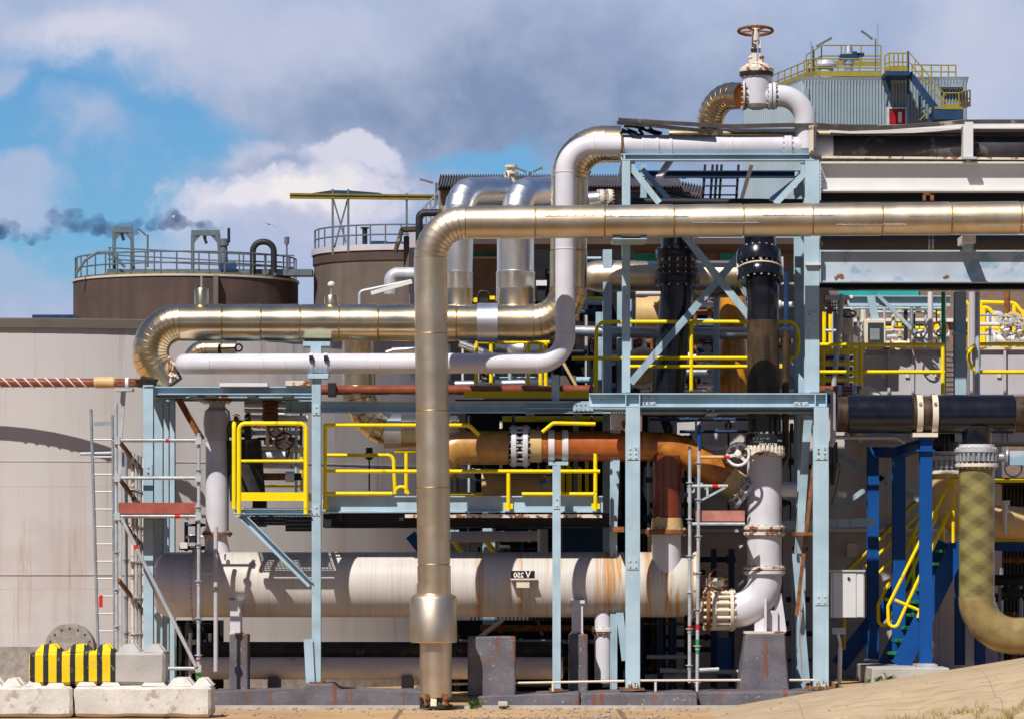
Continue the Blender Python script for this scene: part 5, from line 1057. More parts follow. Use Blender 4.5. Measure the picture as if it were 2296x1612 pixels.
railing('guard_railing', 'yellow railing with a rounded left end at the right picture edge', 1.6, [[(2430,772),(2176,772),(2171,803),(2180,834),(2430,834)]], [(2420,772,834)], [], R=26)
railing('guard_railing', 'far yellow railing along the brick wall above the containers', 6.0, [[(1956,681),(2120,681)],[(1956,736),(2120,736)],[(2040,702),(2120,704)]], [(2006,681,790),(2018,681,790),(1862,690,770),(1848,700,770)], [])
railing('guard_railing', 'yellow stair head railing in front of the brick wall at the far right', 5.0, [[(2196,678),(2275,680),(2296,706),(2340,800)],[(2200,690),(2216,690),(2240,722),(2240,790)],[(2200,735),(2240,737)],[(2165,676),(2176,688),(2180,735)]], [(2200,676,790),(2206,690,790),(2174,684,790),(2274,682,790)], [], R=18)
railing('guard_railing', 'far yellow rails seen under the gold drum end', 5.0, [[(1316,670),(1372,670)],[(1310,680),(1372,680)]], [(1342,668,682)], [])
railing('guard_railing', 'yellow rail inside the left guard frame far behind', 4.6, [[(590,1013),(676,1013)],[(590,1089),(676,1089)]], [(676,1010,1100)], [], mt=M_yellow, r=3.2)
railing('guard_railing', 'yellow railing along the blue platform at the right edge', 2.6, [[(2150,1077),(2430,1077)],[(2150,1142),(2430,1142)]], [(2424,1075,1212)], [(2218,2430,1199,1214)])
# ================================================================= SCAFFOLDS
sc = 'scaffold frames and ladders'
t = T('scaffold_tower', 'tube scaffold bay with a red toe board in front of the left blue columns', 'scaffold', P(350,1545,-.45), sc); Ysc = -.45
def stube(par, a, b, r=.024, mt=M_galv, nm='standard', rings=()):
    m = MB(); a, b = P(*a), P(*b); m.cyl(a, b, r, 10)
    L = (b-a).length; n = int(L/.5)
    if nm == 'standard':
        for i in range(1, n+1): q = a.lerp(b, i*.5/L); m.cyl(q, q+V((0,0,.012)), .055, 10); m.cyl(q-V((0,0,.05)), q, .032, 8)
    return m.build(nm, mt, par)
for a, b, mt_ in (((260,905),(262,1470),M_galv),((446,970),(445,1540),M_galv)): stube(t, (a[0],a[1],Ysc), (b[0],b[1],Ysc), mt=mt_)
for xx, Yq, mt_ in ((283,.5,M_steel),(298,.9,M_rustwhite),(306,1.4,M_galv),(315,1.9,M_steel),(322,2.4,M_rustwhite)): stube(t, (xx,1010+(xx-283)*.4,Yq), (xx,1540,Yq), mt=mt_)
for yy, mt_ in ((987,M_steel),(1071,M_galv),(1157,M_steel)): stube(t, (264,yy,Ysc-.03), (442,yy,Ysc-.03), .024, mt_, 'ledger')
for yy in (987,1071,1157,1300): m = MB(); m.bar(P(266,yy,Ysc), P(322,yy+72,2.4), .04, .05); m.build('cross_ledger', M_rust, t)
stube(t, (372,1498,Ysc-.03), (442,1498,Ysc-.03), .024, M_galv, 'ledger')
stube(t, (272,1160,Ysc-.06), (440,1494,Ysc-.06), .026, M_galv, 'diagonal_brace')
for (a, b, yy, mt_) in ((372,379,987,M_red),(392,404,1157,M_red)): m = MB(); m.cyl(P(a,yy,Ysc-.03), P(b,yy,Ysc-.03), .0265, 10); m.build('tape_band', mt_, t)
m = MB(); m.cyl(P(303,1221,Ysc-.06), P(307,1229,Ysc-.06), .029, 10); m.build('tape_band', M_red, t)
for y0, y1, mt_ in ((1470,1482,M_red),(1510,1540,M_green)): m = MB(); m.cyl(P(445,y0,Ysc), P(445,y1,Ysc), .0265, 10); m.build('tape_band', mt_, t)
m = MB(); m.pbox(266,438,1126,1151,Ysc+.02,Ysc+.05); m.build('toe_board', M_redb, t)
m = MB(); m.box(X(266,Ysc), X(440,Ysc), Ysc+.05, 1.6, Z(1157,Ysc), Z(1151,Ysc)); m.build('deck_plank', M_blackmat, t)
for xx, yy in ((263,987),(445,987),(263,1071),(445,1071),(263,1157),(445,1157),(445,1498)): m = MB(); q = P(xx,yy,Ysc-.03); m.box(q.x-.04,q.x+.04,q.y-.03,q.y+.03,q.z-.05,q.z+.05); m.build('coupler', M_galv, t)
t = T('scaffold_ladder', 'grey scaffold ladder leaning up against the pale tank', 'ladder', P(230,1545,-.3), sc)
stube(t, (204,917,-.3), (223,1545,-.3), .022, M_steel, 'ladder_rail'); stube(t, (252,930,-.3), (258,1545,-.3), .020, M_steel, 'ladder_rail')
for i in range(14): yy = 985+i*39.; m = MB(); m.cyl(P(206+(yy-917)*.03,yy,-.3), P(254,yy,-.3), .012, 8); m.build('rung', M_galv, t)
stube(t, (180,1017,-.28), (262,1015,-.28), .022, M_galv, 'ledger'); m = MB(); m.bar(P(210,950,-.3), P(256,948,-.3), .02, .05); m.build('bracket', M_steel, t)
m = MB(); m.pbox(222,230,1334,1361,-.34,-.32); m.thing('red_tag', M_red, 'red tag hanging on the scaffold ladder rail', 'tag')
t = T('scaffold_bay', 'pair of scaffold tubes with a faded red plank beside the white elbow', 'scaffold', P(1556,1545,.2), sc)
stube(t, (1547,1000,.35), (1546,1530,.35), .024, M_galv); stube(t, (1568,955,.2), (1563,1540,.2), .024, M_galv)
m = MB(); m.cyl(P(1568,952,.2), P(1568,1010,.2), .026, 10); m.build('blue_tube', M_deep, t)
for a, b, y0, y1, Yq, mt_ in ((1546,1546,1402,1414,.35,M_red),(1564,1564,1398,1411,.2,M_red),(1564,1564,1433,1465,.2,M_green)): m = MB(); m.cyl(P(a,y0,Yq), P(b,y1,Yq), .0265, 10); m.build('tape_band', mt_, t)
m = MB(); m.cyl(P(1570,1024,.2), P(1632,1024,.2), .022, 10); m.build('ledger', M_grpy, t); m = MB(); m.cyl(P(1622,1024,.2), P(1636,1024,.2), .0235, 10); m.build('tape_band', M_red, t)
m = MB(); m.cyl(P(1552,1089,.2), P(1632,1089,.2), .022, 10); m.bar(P(1570,1122,.2), P(1626,1092,.2), .03, .03); m.bar(P(1586,1092,.2), P(1586,1112,.2), .03, .03); m.build('bracket', M_galv, t); m = MB(); m.cyl(P(1597,1089,.2), P(1610,1089,.2), .0245, 10); m.build('tape_band', M_red, t)
m = MB(); m.pbox(1560,1670,1144,1168,.24,.27); m.build('toe_board', M_redw, t); m = MB(); m.cyl(P(1552,1174,.2), P(1670,1174,.2), .022, 10); m.build('ledger', M_galv, t)
m = MB(); m.box(X(1552,.2), X(1664,.2), .27, 1.6, Z(1176,.2), Z(1169,.2)); m.build('deck_plank', M_blackmat, t)
m = MB(); m.cyl(P(1568,1502,.2), P(1612,1500,.2), .03, 10); m.build('foot_tube', M_galv, t)
# low hand rail at the plinth
t = T('low_pipe_rail', 'thin pale low pipe rail running in front of the piers at ground level', 'railing', P(1200,1545,-.2))
m = MB(); m.cyl(P(1014,1533,-.2), P(1400,1526,-.2), .016, 8); m.cyl(P(1436,1525,-.2), P(1660,1524,-.2), .016, 8); m.cyl(P(1770,1524,-.2), P(1826,1524,-.2), .016, 8); m.build('rail', M_cream, t)
for xx in (1240,1470,1563): m = MB(); m.cyl(P(xx,1528,-.2), P(xx,1549,-.2), .018, 8); m.build('rail_post', M_cream, t)
# ================================================================= BLUE FRAME, STAIRS, CABINET
t = T('pipe_trestle', 'deep blue post and beam frame under the strapped black pipe', 'steel frame', P(2040,1495,.6))
m = MB(); m.ibeam(P(2077,1489,.5)+V((0,.1,0)), P(2077,984,.5)+V((0,.1,0)), .18, 27*k(.5), .016, .012, (0,1,0)); m.build('post', M_deep, t)
m = MB(); m.ibeam(P(2015,1480,1.9), P(2015,1004,1.9), .18, 28*k(1.9), .016, .012, (0,1,0)); m.build('post', M_deep, t)
m = MB(); m.ibeam(P(1957,1476,2.9), P(1957,1002,2.9), .18, 25*k(2.9), .016, .012, (0,1,0)); m.build('post', M_deep, t, 'rear post in the shade')
m = MB(); m.ibeam(P(2077,994,.52), P(2013,1014,1.95), .15, .14); m.build('beam', M_deep, t); m = MB(); m.ibeam(P(2013,1014,2.0), P(1957,1012,2.95), .15, .14); m.build('beam', M_deep, t)
m = MB(); m.pbox(2056,2096,1007,1011,.45,.75); m.pbox(2060,2096,981,985,.45,.75); m.build('cap_plate', M_deep, t)
for a, b, Yq in ((2062,2096,.45),(2000,2032,1.8),(1942,1974,2.8)): m = MB(); m.pbox(a,b,1487 if Yq<1 else 1478,1491 if Yq<1 else 1482,Yq,Yq+.3); m.build('base_plate', M_galv, t)
for xx, Yq in ((2152,3.2),(2197,3.0)): m = MB(); m.ibeam(P(xx,1490,Yq), P(xx,1230,Yq), .16, 22*k(Yq), .014, .011, (0,1,0)); m.build('post', M_deep, t, 'rear post under the blue platform')
m = MB(); m.chan(P(2150,1225,2.65), P(2430,1225,2.65), 18*k(2.6), .1); m.build('platform_beam', M_deep, t)
m = MB(); m.box(X(2150,2.7), X(2420,2.7), 2.72, 4.2, Z(1218,2.65), Z(1214,2.65)); m.build('platform_deck', M_green, t)
def slab(x0, x1, yt, Y0, Y1, h, mt, lab):
    m = MB(); m.box(X(x0,Y0), X(x1,Y0), Y0, Y1, Z(yt,Y0)-h, Z(yt,Y0)); m = rough(m, .006, 3, x0); return m.thing('concrete_pad', mt, lab, 'concrete pad')
slab(1955, 2130, 1497, -.1, 2.4, .4, M_conc2, 'low pale concrete pad carrying the blue posts and stair foot')
m = MB(); m.pbox(2056,2102,1489,1497,.3,.9); m.thing('grout_pad', M_galv, 'small grey grout pad under the front blue post', 'pad')
t = T('metal_stair', 'blue metal stair with yellow handrails climbing right behind the front blue post', 'stair', P(2010,1492,1.2), 'blue stairs with yellow handrails')
sA, sB = (2019,1493,1.25), (2152,1218,1.25); rA, rB = (1988,1492,2.05), (2122,1217,2.05)
for a, b in ((sA, sB), (rA, rB)): m = MB(); m.prism([(-.012,-.13),(.012,-.13),(.012,.13),(-.012,.13)], P(*a), P(*b), (0,0,1)); m.build('stringer', M_deep, t)
for i in range(1, 10):
    f = i/9.6; a, b = P(*sA).lerp(P(*sB), f), P(*rA).lerp(P(*rB), f); zz = (a.z+b.z)/2
    m = MB(); m.add([(a.x-.12,a.y,zz-.02),(a.x+.12,a.y,zz-.02),(b.x+.12,b.y,zz-.02),(b.x-.12,b.y,zz-.02),(a.x-.12,a.y,zz+.02),(a.x+.12,a.y,zz+.02),(b.x+.12,b.y,zz+.02),(b.x-.12,b.y,zz+.02)], [(0,3,2,1),(4,5,6,7),(0,1,5,4),(1,2,6,5),(2,3,7,6),(3,0,4,7)]); m.build('tread', M_green, t)
def hrail(par, o, Yq):
    ox, oy = o
    pts = [(2128,1146),(2012,1402),(2000,1406),(1992,1396),(1991,1358),(2132,1074),(2150,1072)]
    rt(par, [(a+ox,b+oy,Yq) for a, b in pts], 4., 12, M_yellow, 'handrail')
    for px, ya, yb in ((2137,1073,1216),(2070,1205,1380)): rt(par, [(px+ox,ya+oy,Yq),(px+ox,yb+oy,Yq)], 4., 0, M_yellow, 'handrail_post')
    rt(par, [(2006+ox,1344+oy,Yq),(2062+ox,1368+oy,Yq),(2058+ox,1384+oy,Yq)], 3.6, 4, M_yellow, 'handrail_bracket')
hrail(t, (0,0), 1.2); hrail(t, (-22,-3), 2.1)
t = T('metal_stair', 'farther blue stair in the shade with parallel yellow rails behind the blue posts', 'stair', P(1930,1490,4.2), 'blue stairs with yellow handrails')
for dx, dy, Yq in ((0,0,3.6),(24,8,3.6),(14,60,3.6),(-8,4,3.85)): rt(t, [(1880+dx,1300+dy,Yq),(2068+dx,1112+dy,Yq)], 3.6, 0, M_yellow if dx != -8 else M_yellowold, 'handrail')
m = MB(); m.prism([(-.012,-.12),(.012,-.12),(.012,.12),(-.012,.12)], P(1880,1492,3.6), P(2090,1225,3.6)); m.build('stringer', M_deep, t); rt(t, [(1893,1290,3.6),(1893,1456,3.6)], 4, 0, M_yellow, 'handrail_post')
t = T('control_cabinet', 'white steel cabinet mounted beside the right blue column', 'cabinet', P(1903,1386,.35))
m = MB(); m.pbox(1868,1938,1281,1384,.38,.75); m.build('cabinet_body', M_cabinet, t); m = MB(); m.pbox(1869,1919,1283,1383,.36,.38); d = m.build('door', M_cabinet, t); m = MB(); m.cyl(P(1903,1296,.37), P(1903,1296,.34), .02, 10); m.build('lock', M_blackmat, d)
m = MB(); m.pbox(1921,1936,1284,1382,.365,.38); m.build('side_panel', M_cabinet, t); m = MB(); m.pbox(1866,1940,1277,1281,.34,.77); m.build('rain_roof', M_galv, t)
m = MB(); m.pbox(1866,1896,1407,1421,.5,.55); [m.pbox(1868+i*4,1870+i*4,1410,1419,.49,.5) for i in range(7)]; m.thing('cable_clamp', M_steel, 'small grey cable clamp strip below the white cabinet', 'clamp')
m = MB(); m.tube([P(1879,1421,.5), P(1884,1440,.5), P(1884,1450,.5)], .02, .03, 8); m.cyl(P(1884,1450,.5), P(1882,1530,.5), .03, 10); m.thing('cable_stub', M_offwhite, 'grey cable stub rising from the ground under the white cabinet', 'conduit')
m = MB(); m.cyl(P(1750,1370,1.9), P(1750,1384,1.9), .05, 10); m.thing('red_marker', M_red, 'small red marker behind the white elbow', 'cap')
# ================================================================= RIGHT UPPER CLUTTER
def container(x0, x1, yt, yb, Y, lab, doors):
    t = T('equipment_container', lab, 'container', P((x0+x1)/2,yb,Y), 'grey equipment containers'); kk = k(Y)
    m = MB(); m.pbox(x0,x1,yt,yb,Y,Y+2.4); m.build('body', M_contain, t)
    m = MB(); m.pbox(x0-2,x1+2,yt-6,yt,Y-.08,Y+2.45); m.build('roof_rim', M_rustwhite, t)
    for a, b in doors:
        m = MB(); m.pbox(a,b,yt+12,yb,Y-.03,Y); d = m.build('door', M_contain, t); m = MB(); m.pbox(b-14,b-5,yt+48,yt+62,Y-.06,Y-.03); m.build('lock_box', M_cream, d)
    for xx in [x0+2]+[b+3 for a, b in doors]: m = MB(); m.pbox(xx-3,xx+3,yt,yb,Y-.07,Y-.031); m.build('rib', M_contain, t)
container(1935, 2116, 784, 990, 3.4, 'grey steel container with a rusty lock box left of the green post', [(1940,1990),(1996,2044),(2050,2110)])
container(2176, 2420, 784, 990, 3.4, 'grey steel container with a rust streak at the right picture edge', [(2182,2250),(2260,2330)])
t = T('meter_box', 'grey instrument box with a dark rounded window on the container', 'instrument', P(1962,778,2.9))
m = MB(); m.pbox(1938,1986,717,778,2.9,3.2); m = rough(m, .003, 1, 2); m.build('housing', M_cream, t); m = MB(); m.pbox(1946,1981,724,772,2.885,2.9); w = m.build('window', M_glass, t); m = MB(); m.pbox(1951,1972,737,762,2.878,2.884); m.build('dial_card', M_steel, w)
def gate_valve(x, y, Y, s, lab, mt=M_cream, wm=M_rust, ax=(1,0,0), tilt=(0,-.6,1)):
    t = T('small_valve', lab, 'valve', P(x,y,Y), 'small hand valves in the plant'); c = P(x,y,Y)+V((0,0,.0))
    m = MB(); m.lathe(c-V(ax)*s*.5, ax, [(0,s*.28),(s*.1,s*.28),(s*.1,s*.16),(s*.3,s*.2),(s*.5,s*.24),(s*.7,s*.2),(s*.9,s*.16),(s*.9,s*.28),(s,s*.28)], 16); m.build('valve_body', mt, t)
    tl = V(tilt).normalized(); m = MB(); m.lathe(c, tl, [(s*.15,s*.12),(s*.45,s*.12),(s*.45,s*.2),(s*.52,s*.2),(s*.52,s*.06),(s*.95,s*.06)], 12); m.build('bonnet', mt, t)
    m = MB(); m.torus(c+tl*s*.92, tl, s*.36, s*.045, 22, 6)
    e = tl.cross(V((1,0,0))).normalized(); e2 = tl.cross(e)
    for a in (0, 2.09, 4.19): m.bar(c+tl*s*.92, c+tl*s*.92+(e*math.cos(a)+e2*math.sin(a))*s*.35, s*.05, s*.04)
    m.build('handwheel', wm, t); return t
gate_valve(2066, 756, 3.2, .30, 'dark hand valve left of the pale post on the right container', M_offwhite, M_blackmat, tilt=(-.2,-1,.3))
gate_valve(2104, 752, 3.2, .30, 'red rimmed hand valve right of the pale post on the right container', M_offwhite, M_rust, tilt=(0,-1,.3))
gate_valve(2018, 772, 3.2, .26, 'rusty flat handwheel right of the instrument box', M_cream, M_rust, tilt=(0,-.1,1))
gate_valve(2252, 760, 4.0, .34, 'grey hand valve under the rust and tan tee pipe', M_offwhite, M_galv)
gate_valve(2282, 760, 4.0, .30, 'grey valve body at the right picture edge beside the tee pipe', M_offwhite, M_galv)
gate_valve(1900, 742, 3.0, .30, 'grey control valve left of the instrument box', M_offwhite, M_blackmat)
t = T('control_valve', 'cream actuator column left of the instrument box', 'valve', P(1895,770,2.9)); m = MB(); m.pbox(1884,1912,704,742,2.9,3.1); m.build('yoke', M_cream, t); m = MB(); m.lathe(P(1898,704,3.0), (0,0,1), [(0,.08),(.04,.08),(.06,.05)], 12); m.build('cap', M_steel, t); m = MB(); m.cyl(P(1899,742,3.0), P(1899,884,3.0), .04, 10); m.build('stem_pipe', M_galv, t)
def vpipe(nm, x, y0, y1, Y, r, mt, lab, x2=None):
    m = MB(); m.cyl(P(x if x2 is None else x2,y1,Y), P(x,y0,Y), r*k(Y), 14); return m.thing(nm, mt, lab, 'pipe')
vpipe('pale_post', 2086, 655, 778, 2.6, 6, M_offwhite, 'pale upright pipe between the two hand valves at right')
vpipe('green_post', 2115, 655, 886, 1.8, 4.5, M_green, 'dark green upright tube beside the blue grey column at right')
vpipe('grey_post', 2192, 655, 886, 1.5, 5.5, M_galv, 'grey upright tube right of the blue grey column at right')
vpipe('dark_post', 2180, 655, 780, 3.2, 8, M_contain, 'shaded upright pipe behind the grey upright tube at right')
vpipe('slanted_tube', 1888, 660, 884, 2.2, 6, M_galv, 'slanted grey tube crossing the short yellow railing', 1868)
vpipe('brown_post', 1936, 664, 776, 4.6, 7, M_cream, 'cream brown upright pipe behind the instrument box')
vpipe('clear_tube', 2044, 664, 762, 3.6, 4, M_steel, 'slim gauge tube standing on the right container')
m = MB(); m.tube([P(2258,650,4.0), P(2258,700,4.0), P(2254,716,4.0)], 7*k(4), .05, 10); m.thing('rusty_pipe', M_rust, 'rusty pipe dropping from the girder at far right', 'pipe')
m = MB(); m.tube([P(2254,716,4.0), P(2254,742,4.0)], 9*k(4), 0, 12); m.tube([P(2254,706,4.0), P(2286,706,4.0), P(2290,742,4.0)], 7*k(4), .1, 12); m.thing('tan_tee_pipe', M_grpy, 'tan fibreglass tee pipe under the rusty pipe at far right', 'pipe')
m = MB(); m.lathe(P(2224,784,5.2), (0,0,1), [(0,.22),(.5,.22),(.56,.18),(.58,.05)], 20); m.thing('small_tank', M_white, 'small white upright tank behind the far right railing', 'tank')
t = T('rack_column', 'blue grey column standing between the two grey containers', 'column', P(2152,890,1.9)); m = MB(); m.ibeam(P(2152,990,2.), P(2152,655,2.), .2, 25*k(2), .016, .012, (0,1,0)); m.build('column', M_blued, t); m = MB(); m.pbox(2139,2170,744,751,1.85,2.1); m.build('splice', M_blued, t)
t = T('rack_beam', 'pale blue beam with dark shadows under the grey blue girder at right', 'beam', P(2050,690,3.2)); m = MB(); m.ibeam(P(1900,676,3.2), P(2130,676,3.2), 24*k(3), .15, .014, .01); m.build('beam', M_blue, t); m = MB(); m.bar(P(1968,662,3.1), P(2084,778,3.1), .07, .05); m.build('brace', M_blued, t); m = MB(); m.bar(P(1952,664,3.0), P(1974,778,3.0), .11, .06); m.build('brace', M_blue, t)
m = MB(); [m.pbox(1848+i*6,1850+i*6,660,700,3.5,3.53) for i in range(6)]; [m.pbox(1846,1884,664+i*8,666+i*8,3.49,3.5) for i in range(5)]; m.thing('perforated_guard', M_navy, 'dark perforated guard behind the right rack column', 'guard')
m = MB(); [m.pbox(1850,1912,786+i*12,794+i*12,3.3,3.5) for i in range(8)]; m.thing('louvre_panel', M_navy, 'dark louvred panel behind the short right railing', 'panel')
m = MB(); m.pbox(1852,1910,880,905,2.6,3.2); m.thing('blue_box', M_deep, 'blue box low behind the short right railing', 'box')
m = MB(); m.cyl(P(1850,668,2.6), P(1912,668,2.6), .035, 10); m.thing('white_stub', M_white, 'white horizontal tube stub below the grey blue girder', 'pipe'); m = MB(); m.pbox(1857,1866,690,704,2.5,2.6); m.thing('red_tag', M_red, 'small red box behind the right rack column', 'tag')
t = T('brown_pipe', 'red brown pipe with a cream bend above the black pipe sleeve', 'pipe', P(1930,885,1.2)); pipe([(1838,874,1.2),(1930,874,1.2)], 9.5, mb=(m := MB()), n=16); m.build('pipe_run', M_redtrace, t)
m = MB(); m.sweep(bend([P(1926,874,1.2), P(1966,876,1.2), P(1974,905,1.2)], 9.5*k(1.2), 30*k(1.2), 6), 16); m.build('cream_bend', M_cream, t)
for xx in (1882, 1915): strap(t, P(xx,874,1.2), (1,0,0), 9.5*k(1.2), .06, M_blue)
t = T('access_ladder', 'thin grey ladder beside the green tube at right', 'ladder', P(2128,884,2.6))
for xx in (2120, 2139): m = MB(); m.cyl(P(xx,884,2.6), P(xx,660,2.6), .012, 6); m.build('ladder_rail', M_steel, t)
for i in range(9): m = MB(); m.cyl(P(2120,790+i*11,2.6), P(2139,790+i*11,2.6), .01, 6); m.build('rung', M_steel, t)
# ================================================================= RACK INTERIOR CLUTTER
t = T('fibreglass_pipe', 'bright orange upright fibreglass pipe left of the tall black pipe', 'pipe', P(1645,885,3.2)); m = MB(); m.lathe(P(1643,905,3.2), (0,0,1), [(0,33*k(3)),(.7,33*k(3)),(.95,31*k(3)),(1.7,29*k(3))], 32); m.build('pipe_run', M_grpov, t); m = MB(); m.lathe(P(1645,830,3.2), (0,0,1), [(-.32,35*k(3)),(-.1,36*k(3)),(.02,33*k(3))], 32); m.build('socket', M_grpov, t)
vpipe('grey_post', 1606, 640, 880, 2.6, 7, M_blue, 'pale blue upright post left of the orange pipe')
m = MB(); m.cyl(P(1280,742,2.8), P(1480,747,2.8), 12*k(2.8), 18); m.cyl(P(1480,747,2.8), P(1800,748,2.8), 13*k(2.8), 18); m.thing('grey_header', M_steel, 'dull metal pipe crossing behind the upper yellow railing', 'pipe')
t = T('pump_casing', 'round cream pump casing behind the blue rack column', 'pump', P(1440,880,3.2)); m = MB(); m.lathe(P(1440,826,3.6), (0,-1,0), [(0,.3),(.2,.3),(.3,.27),(.36,.12)], 32); m.build('casing', M_grpy, t); m = MB(); m.torus(P(1440,826,3.28), (0,-1,0), .26, .035, 32, 8); m.build('rim', M_cream, t); m = MB(); m.cyl(P(1440,826,3.2), P(1470,812,3.0), .05, 12); m.build('shaft', M_rustwhite, t)
m = MB(); m.cyl(P(1425,705,3.6), P(1500,705,3.6), .26, 26); m.thing('cream_drum', M_grpy, 'cream drum behind the rack column above the round pump', 'drum')
gate_valve(1490, 815, 2.6, .28, 'small rusty valve by the round cream pump', M_cream, M_rust); gate_valve(1585, 800, 3.0, .30, 'dark valve left of the pale blue post', M_galv, M_blackmat); gate_valve(1592, 850, 3.0, .26, 'pale little valve near the deck left of the pale blue post', M_offwhite, M_steel)
m = MB(); m.tube([P(1575,772,3.), P(1590,776,3.), P(1604,766,3.)], .03, .02, 8); m.thing('green_hose', M_green, 'bright green hose piece beside the pale blue post', 'hose')
t = T('cable_ladder', 'dark cable ladder rising through the top of the rack', 'cable tray', P(1620,460,2.6))
for xx in (1575, 1592, 1602, 1612, 1650): m = MB(); m.bar(P(xx+6,370,2.6), P(xx,460,2.6), .035, .05); m.build('side_rail', M_blackmat, t)
for yy in (400, 418, 438): m = MB(); m.bar(P(1574,yy,2.55), P(1655,yy,2.55), .02, .02); m.build('rung', M_blackmat, t)
m = MB(); m.bar(P(1685,372,1.8), P(1660,456,1.8), .14, .05); m.thing('pale_strut', M_tankd2, 'pale brown strut leaning in the rack top', 'strut'); m = MB(); m.bar(P(1502,362,.4), P(1478,398,.1), .1, .03); m.thing('hanger_plate', M_contain, 'grey hanger plate tilted under the rack top beam', 'bracket')
m = MB(); m.cyl(P(1415,452,1.6), P(1800,455,1.6), .05, 12); m.thing('dark_pipe', M_blackmat, 'dark thin pipe just above the silver pipe inside the rack', 'pipe')
t = T('floodlight', 'white floodlight on the left of the gold drum end', 'lamp', P(1214,640,2.)); m = MB(); m.pbox(1202,1226,629,641,1.9,2.1); m.build('lamp_head', M_gwhite, t); m = MB(); m.pbox(1205,1222,642,676,1.95,2.1); m.build('lamp_body', M_blackmat, t)
t = T('tube_lamp', 'long white tube lamp on a bent grey pole left of the tall silver pipe', 'lamp', P(806,684,1.5)); m = MB(); m.tube([P(806,686,1.5), P(806,654,1.5), P(922,630,1.5)], 3.6*k(1.5), .07, 10); m.build('pole', M_galv, t); m = MB(); m.bar(P(832,658,1.4), P(924,632,1.4), .06, .055); m.build('lamp_head', M_gwhite, t)
t = T('junction_valve', 'black valve with yellow tags between the two bright risers', 'valve', P(1085,684,1.6)); m = MB(); m.pbox(1076,1094,668,684,1.5,1.75); m.tube([P(1070,668,1.6), P(1076,652,1.6), P(1094,656,1.6), P(1100,668,1.6)], .015, .05, 8); m.build('valve_body', M_blackmat, t); m = MB(); m.pbox(1062,1070,668,678,1.55,1.6); m.pbox(1098,1110,664,672,1.55,1.6); m.build('yellow_tag', M_yellow, t)
m = MB(); m.cyl(P(880,786,2.2), P(960,783,2.2), 7*k(2.2), 14); m.cyl(P(866,790,2.2), P(880,786,2.2), 4*k(2.2), 12); m.thing('silver_nipple', M_clad2, 'small silver clad pipe tip above the white pipe', 'pipe')
m = MB(); m.cyl(P(1030,770,3.4), P(1110,800,3.4), 9*k(3), 14); m.sphere(P(1180,782,3.2), .16, 1.8, 1, 1, 16, 10); m.cyl(P(1110,776,3.3), P(1170,782,3.3), .05, 12); m.thing('silver_bottle', M_clad2, 'silver bottle shaped pipe reducers behind the white pipe', 'pipe')
m = MB(); m.cyl(P(1020,862,3.), P(1240,858,3.), 9*k(3), 16); m.thing('silver_header', M_clad2, 'thin silver clad pipe below the white pipe behind yellow posts', 'pipe')
gate_valve(1095, 850, 2.6, .18, 'tiny dark valve under the white pipe between yellow posts', M_brownpe, M_blackmat)
m = MB(); m.bar(P(1262,812,2.5), P(1300,880,2.5), .1, .04); m.thing('wood_plank', M_grpy, 'leaning wooden plank near the white pipe bend', 'plank'); m = MB(); m.pbox(1256,1292,842,882,2.6,3.2); m.thing('grey_box', M_tankd2, 'dark grey box behind the leaning plank', 'box')
m = MB(); m.pbox(1336,1352,700,880,3.4,3.6); m.thing('dark_upright', M_blued, 'dark upright just left of the left rack column near the rounded rail end', 'upright'); m = MB(); m.pbox(1384,1400,640,880,3.3,3.5); m.thing('dark_upright', M_blued, 'taller dark upright right behind the left rack column', 'upright'); m = MB(); m.pbox(1350,1372,800,870,3.0,3.4); m.thing('brown_box', M_brownpe, 'brown box behind the rounded end of the upper railing', 'box')
m = MB(); m.pbox(1330,1374,690,722,7,7.6); m.thing('blue_hoarding', M_deep, 'blue hoarding beyond the gold drum end', 'panel')
# left valve cluster
for i, (xx, yy, ss, lab) in enumerate(((640,1000,.34,'upper pale valve in the cluster behind the left guard frame'),(634,1020,.30,'second pale valve from the top in the cluster behind the left guard frame'),(622,972,.3,'highest rusty valve in the cluster behind the left guard frame'))): gate_valve(xx, yy, 2.4+.2*i, ss, lab, M_offwhite, M_rust, (1,0,0), (0,-1,.2))
t = T('sample_pipe', 'rust and white nipple pipe sticking out behind the left guard frame', 'pipe', P(640,1068,1.4)); m = MB(); m.cyl(P(590,1068,1.4), P(648,1068,1.4), .05, 12); m.build('rusty_pipe', M_rust, t); m = MB(); m.cyl(P(640,1068,1.4), P(660,1068,1.4), .075, 14); m.build('white_cap', M_offwhite, t); m = MB(); m.cyl(P(660,1068,1.4), P(676,1068,1.4), .05, 12); m.build('black_tip', M_blackmat, t)
m = MB(); m.cyl(P(582,1022,1.6), P(625,1022,1.6), .09, 14); m.cyl(P(625,1022,1.6), P(640,1022,1.6), .1, 14); m.thing('white_stub', M_offwhite, 'white stub pipe inside the left guard frame', 'pipe')
vpipe('thin_post', 664, 940, 1110, 1.7, 3, M_blued, 'thin dark post inside the left guard frame')
m = MB(); [m.cyl(P(548,y,2.5), P(690,y+2,2.5), .03+.012*(i%2), 10) for i, y in enumerate((893,906,920,936,1004,1042))]; m.thing('pipe_bundle', M_offwhite, 'bundle of small pale pipes behind the left guard frame', 'pipes')
m = MB(); [m.torus(P(606,884+i*9,2.0), (0,0,1), .09, .03, 16, 6) for i in range(8)]; m.cyl(P(606,880,2.0), P(606,958,2.0), .06, 12); m.thing('rusty_spring', M_rust, 'rusty ribbed spring hanger above the left guard frame', 'spring hanger')
m = MB(); m.pbox(566,596,1120,1180,2.2,2.5); m.thing('dark_bracket', M_blackmat, 'dark bracket behind the left landing', 'bracket')
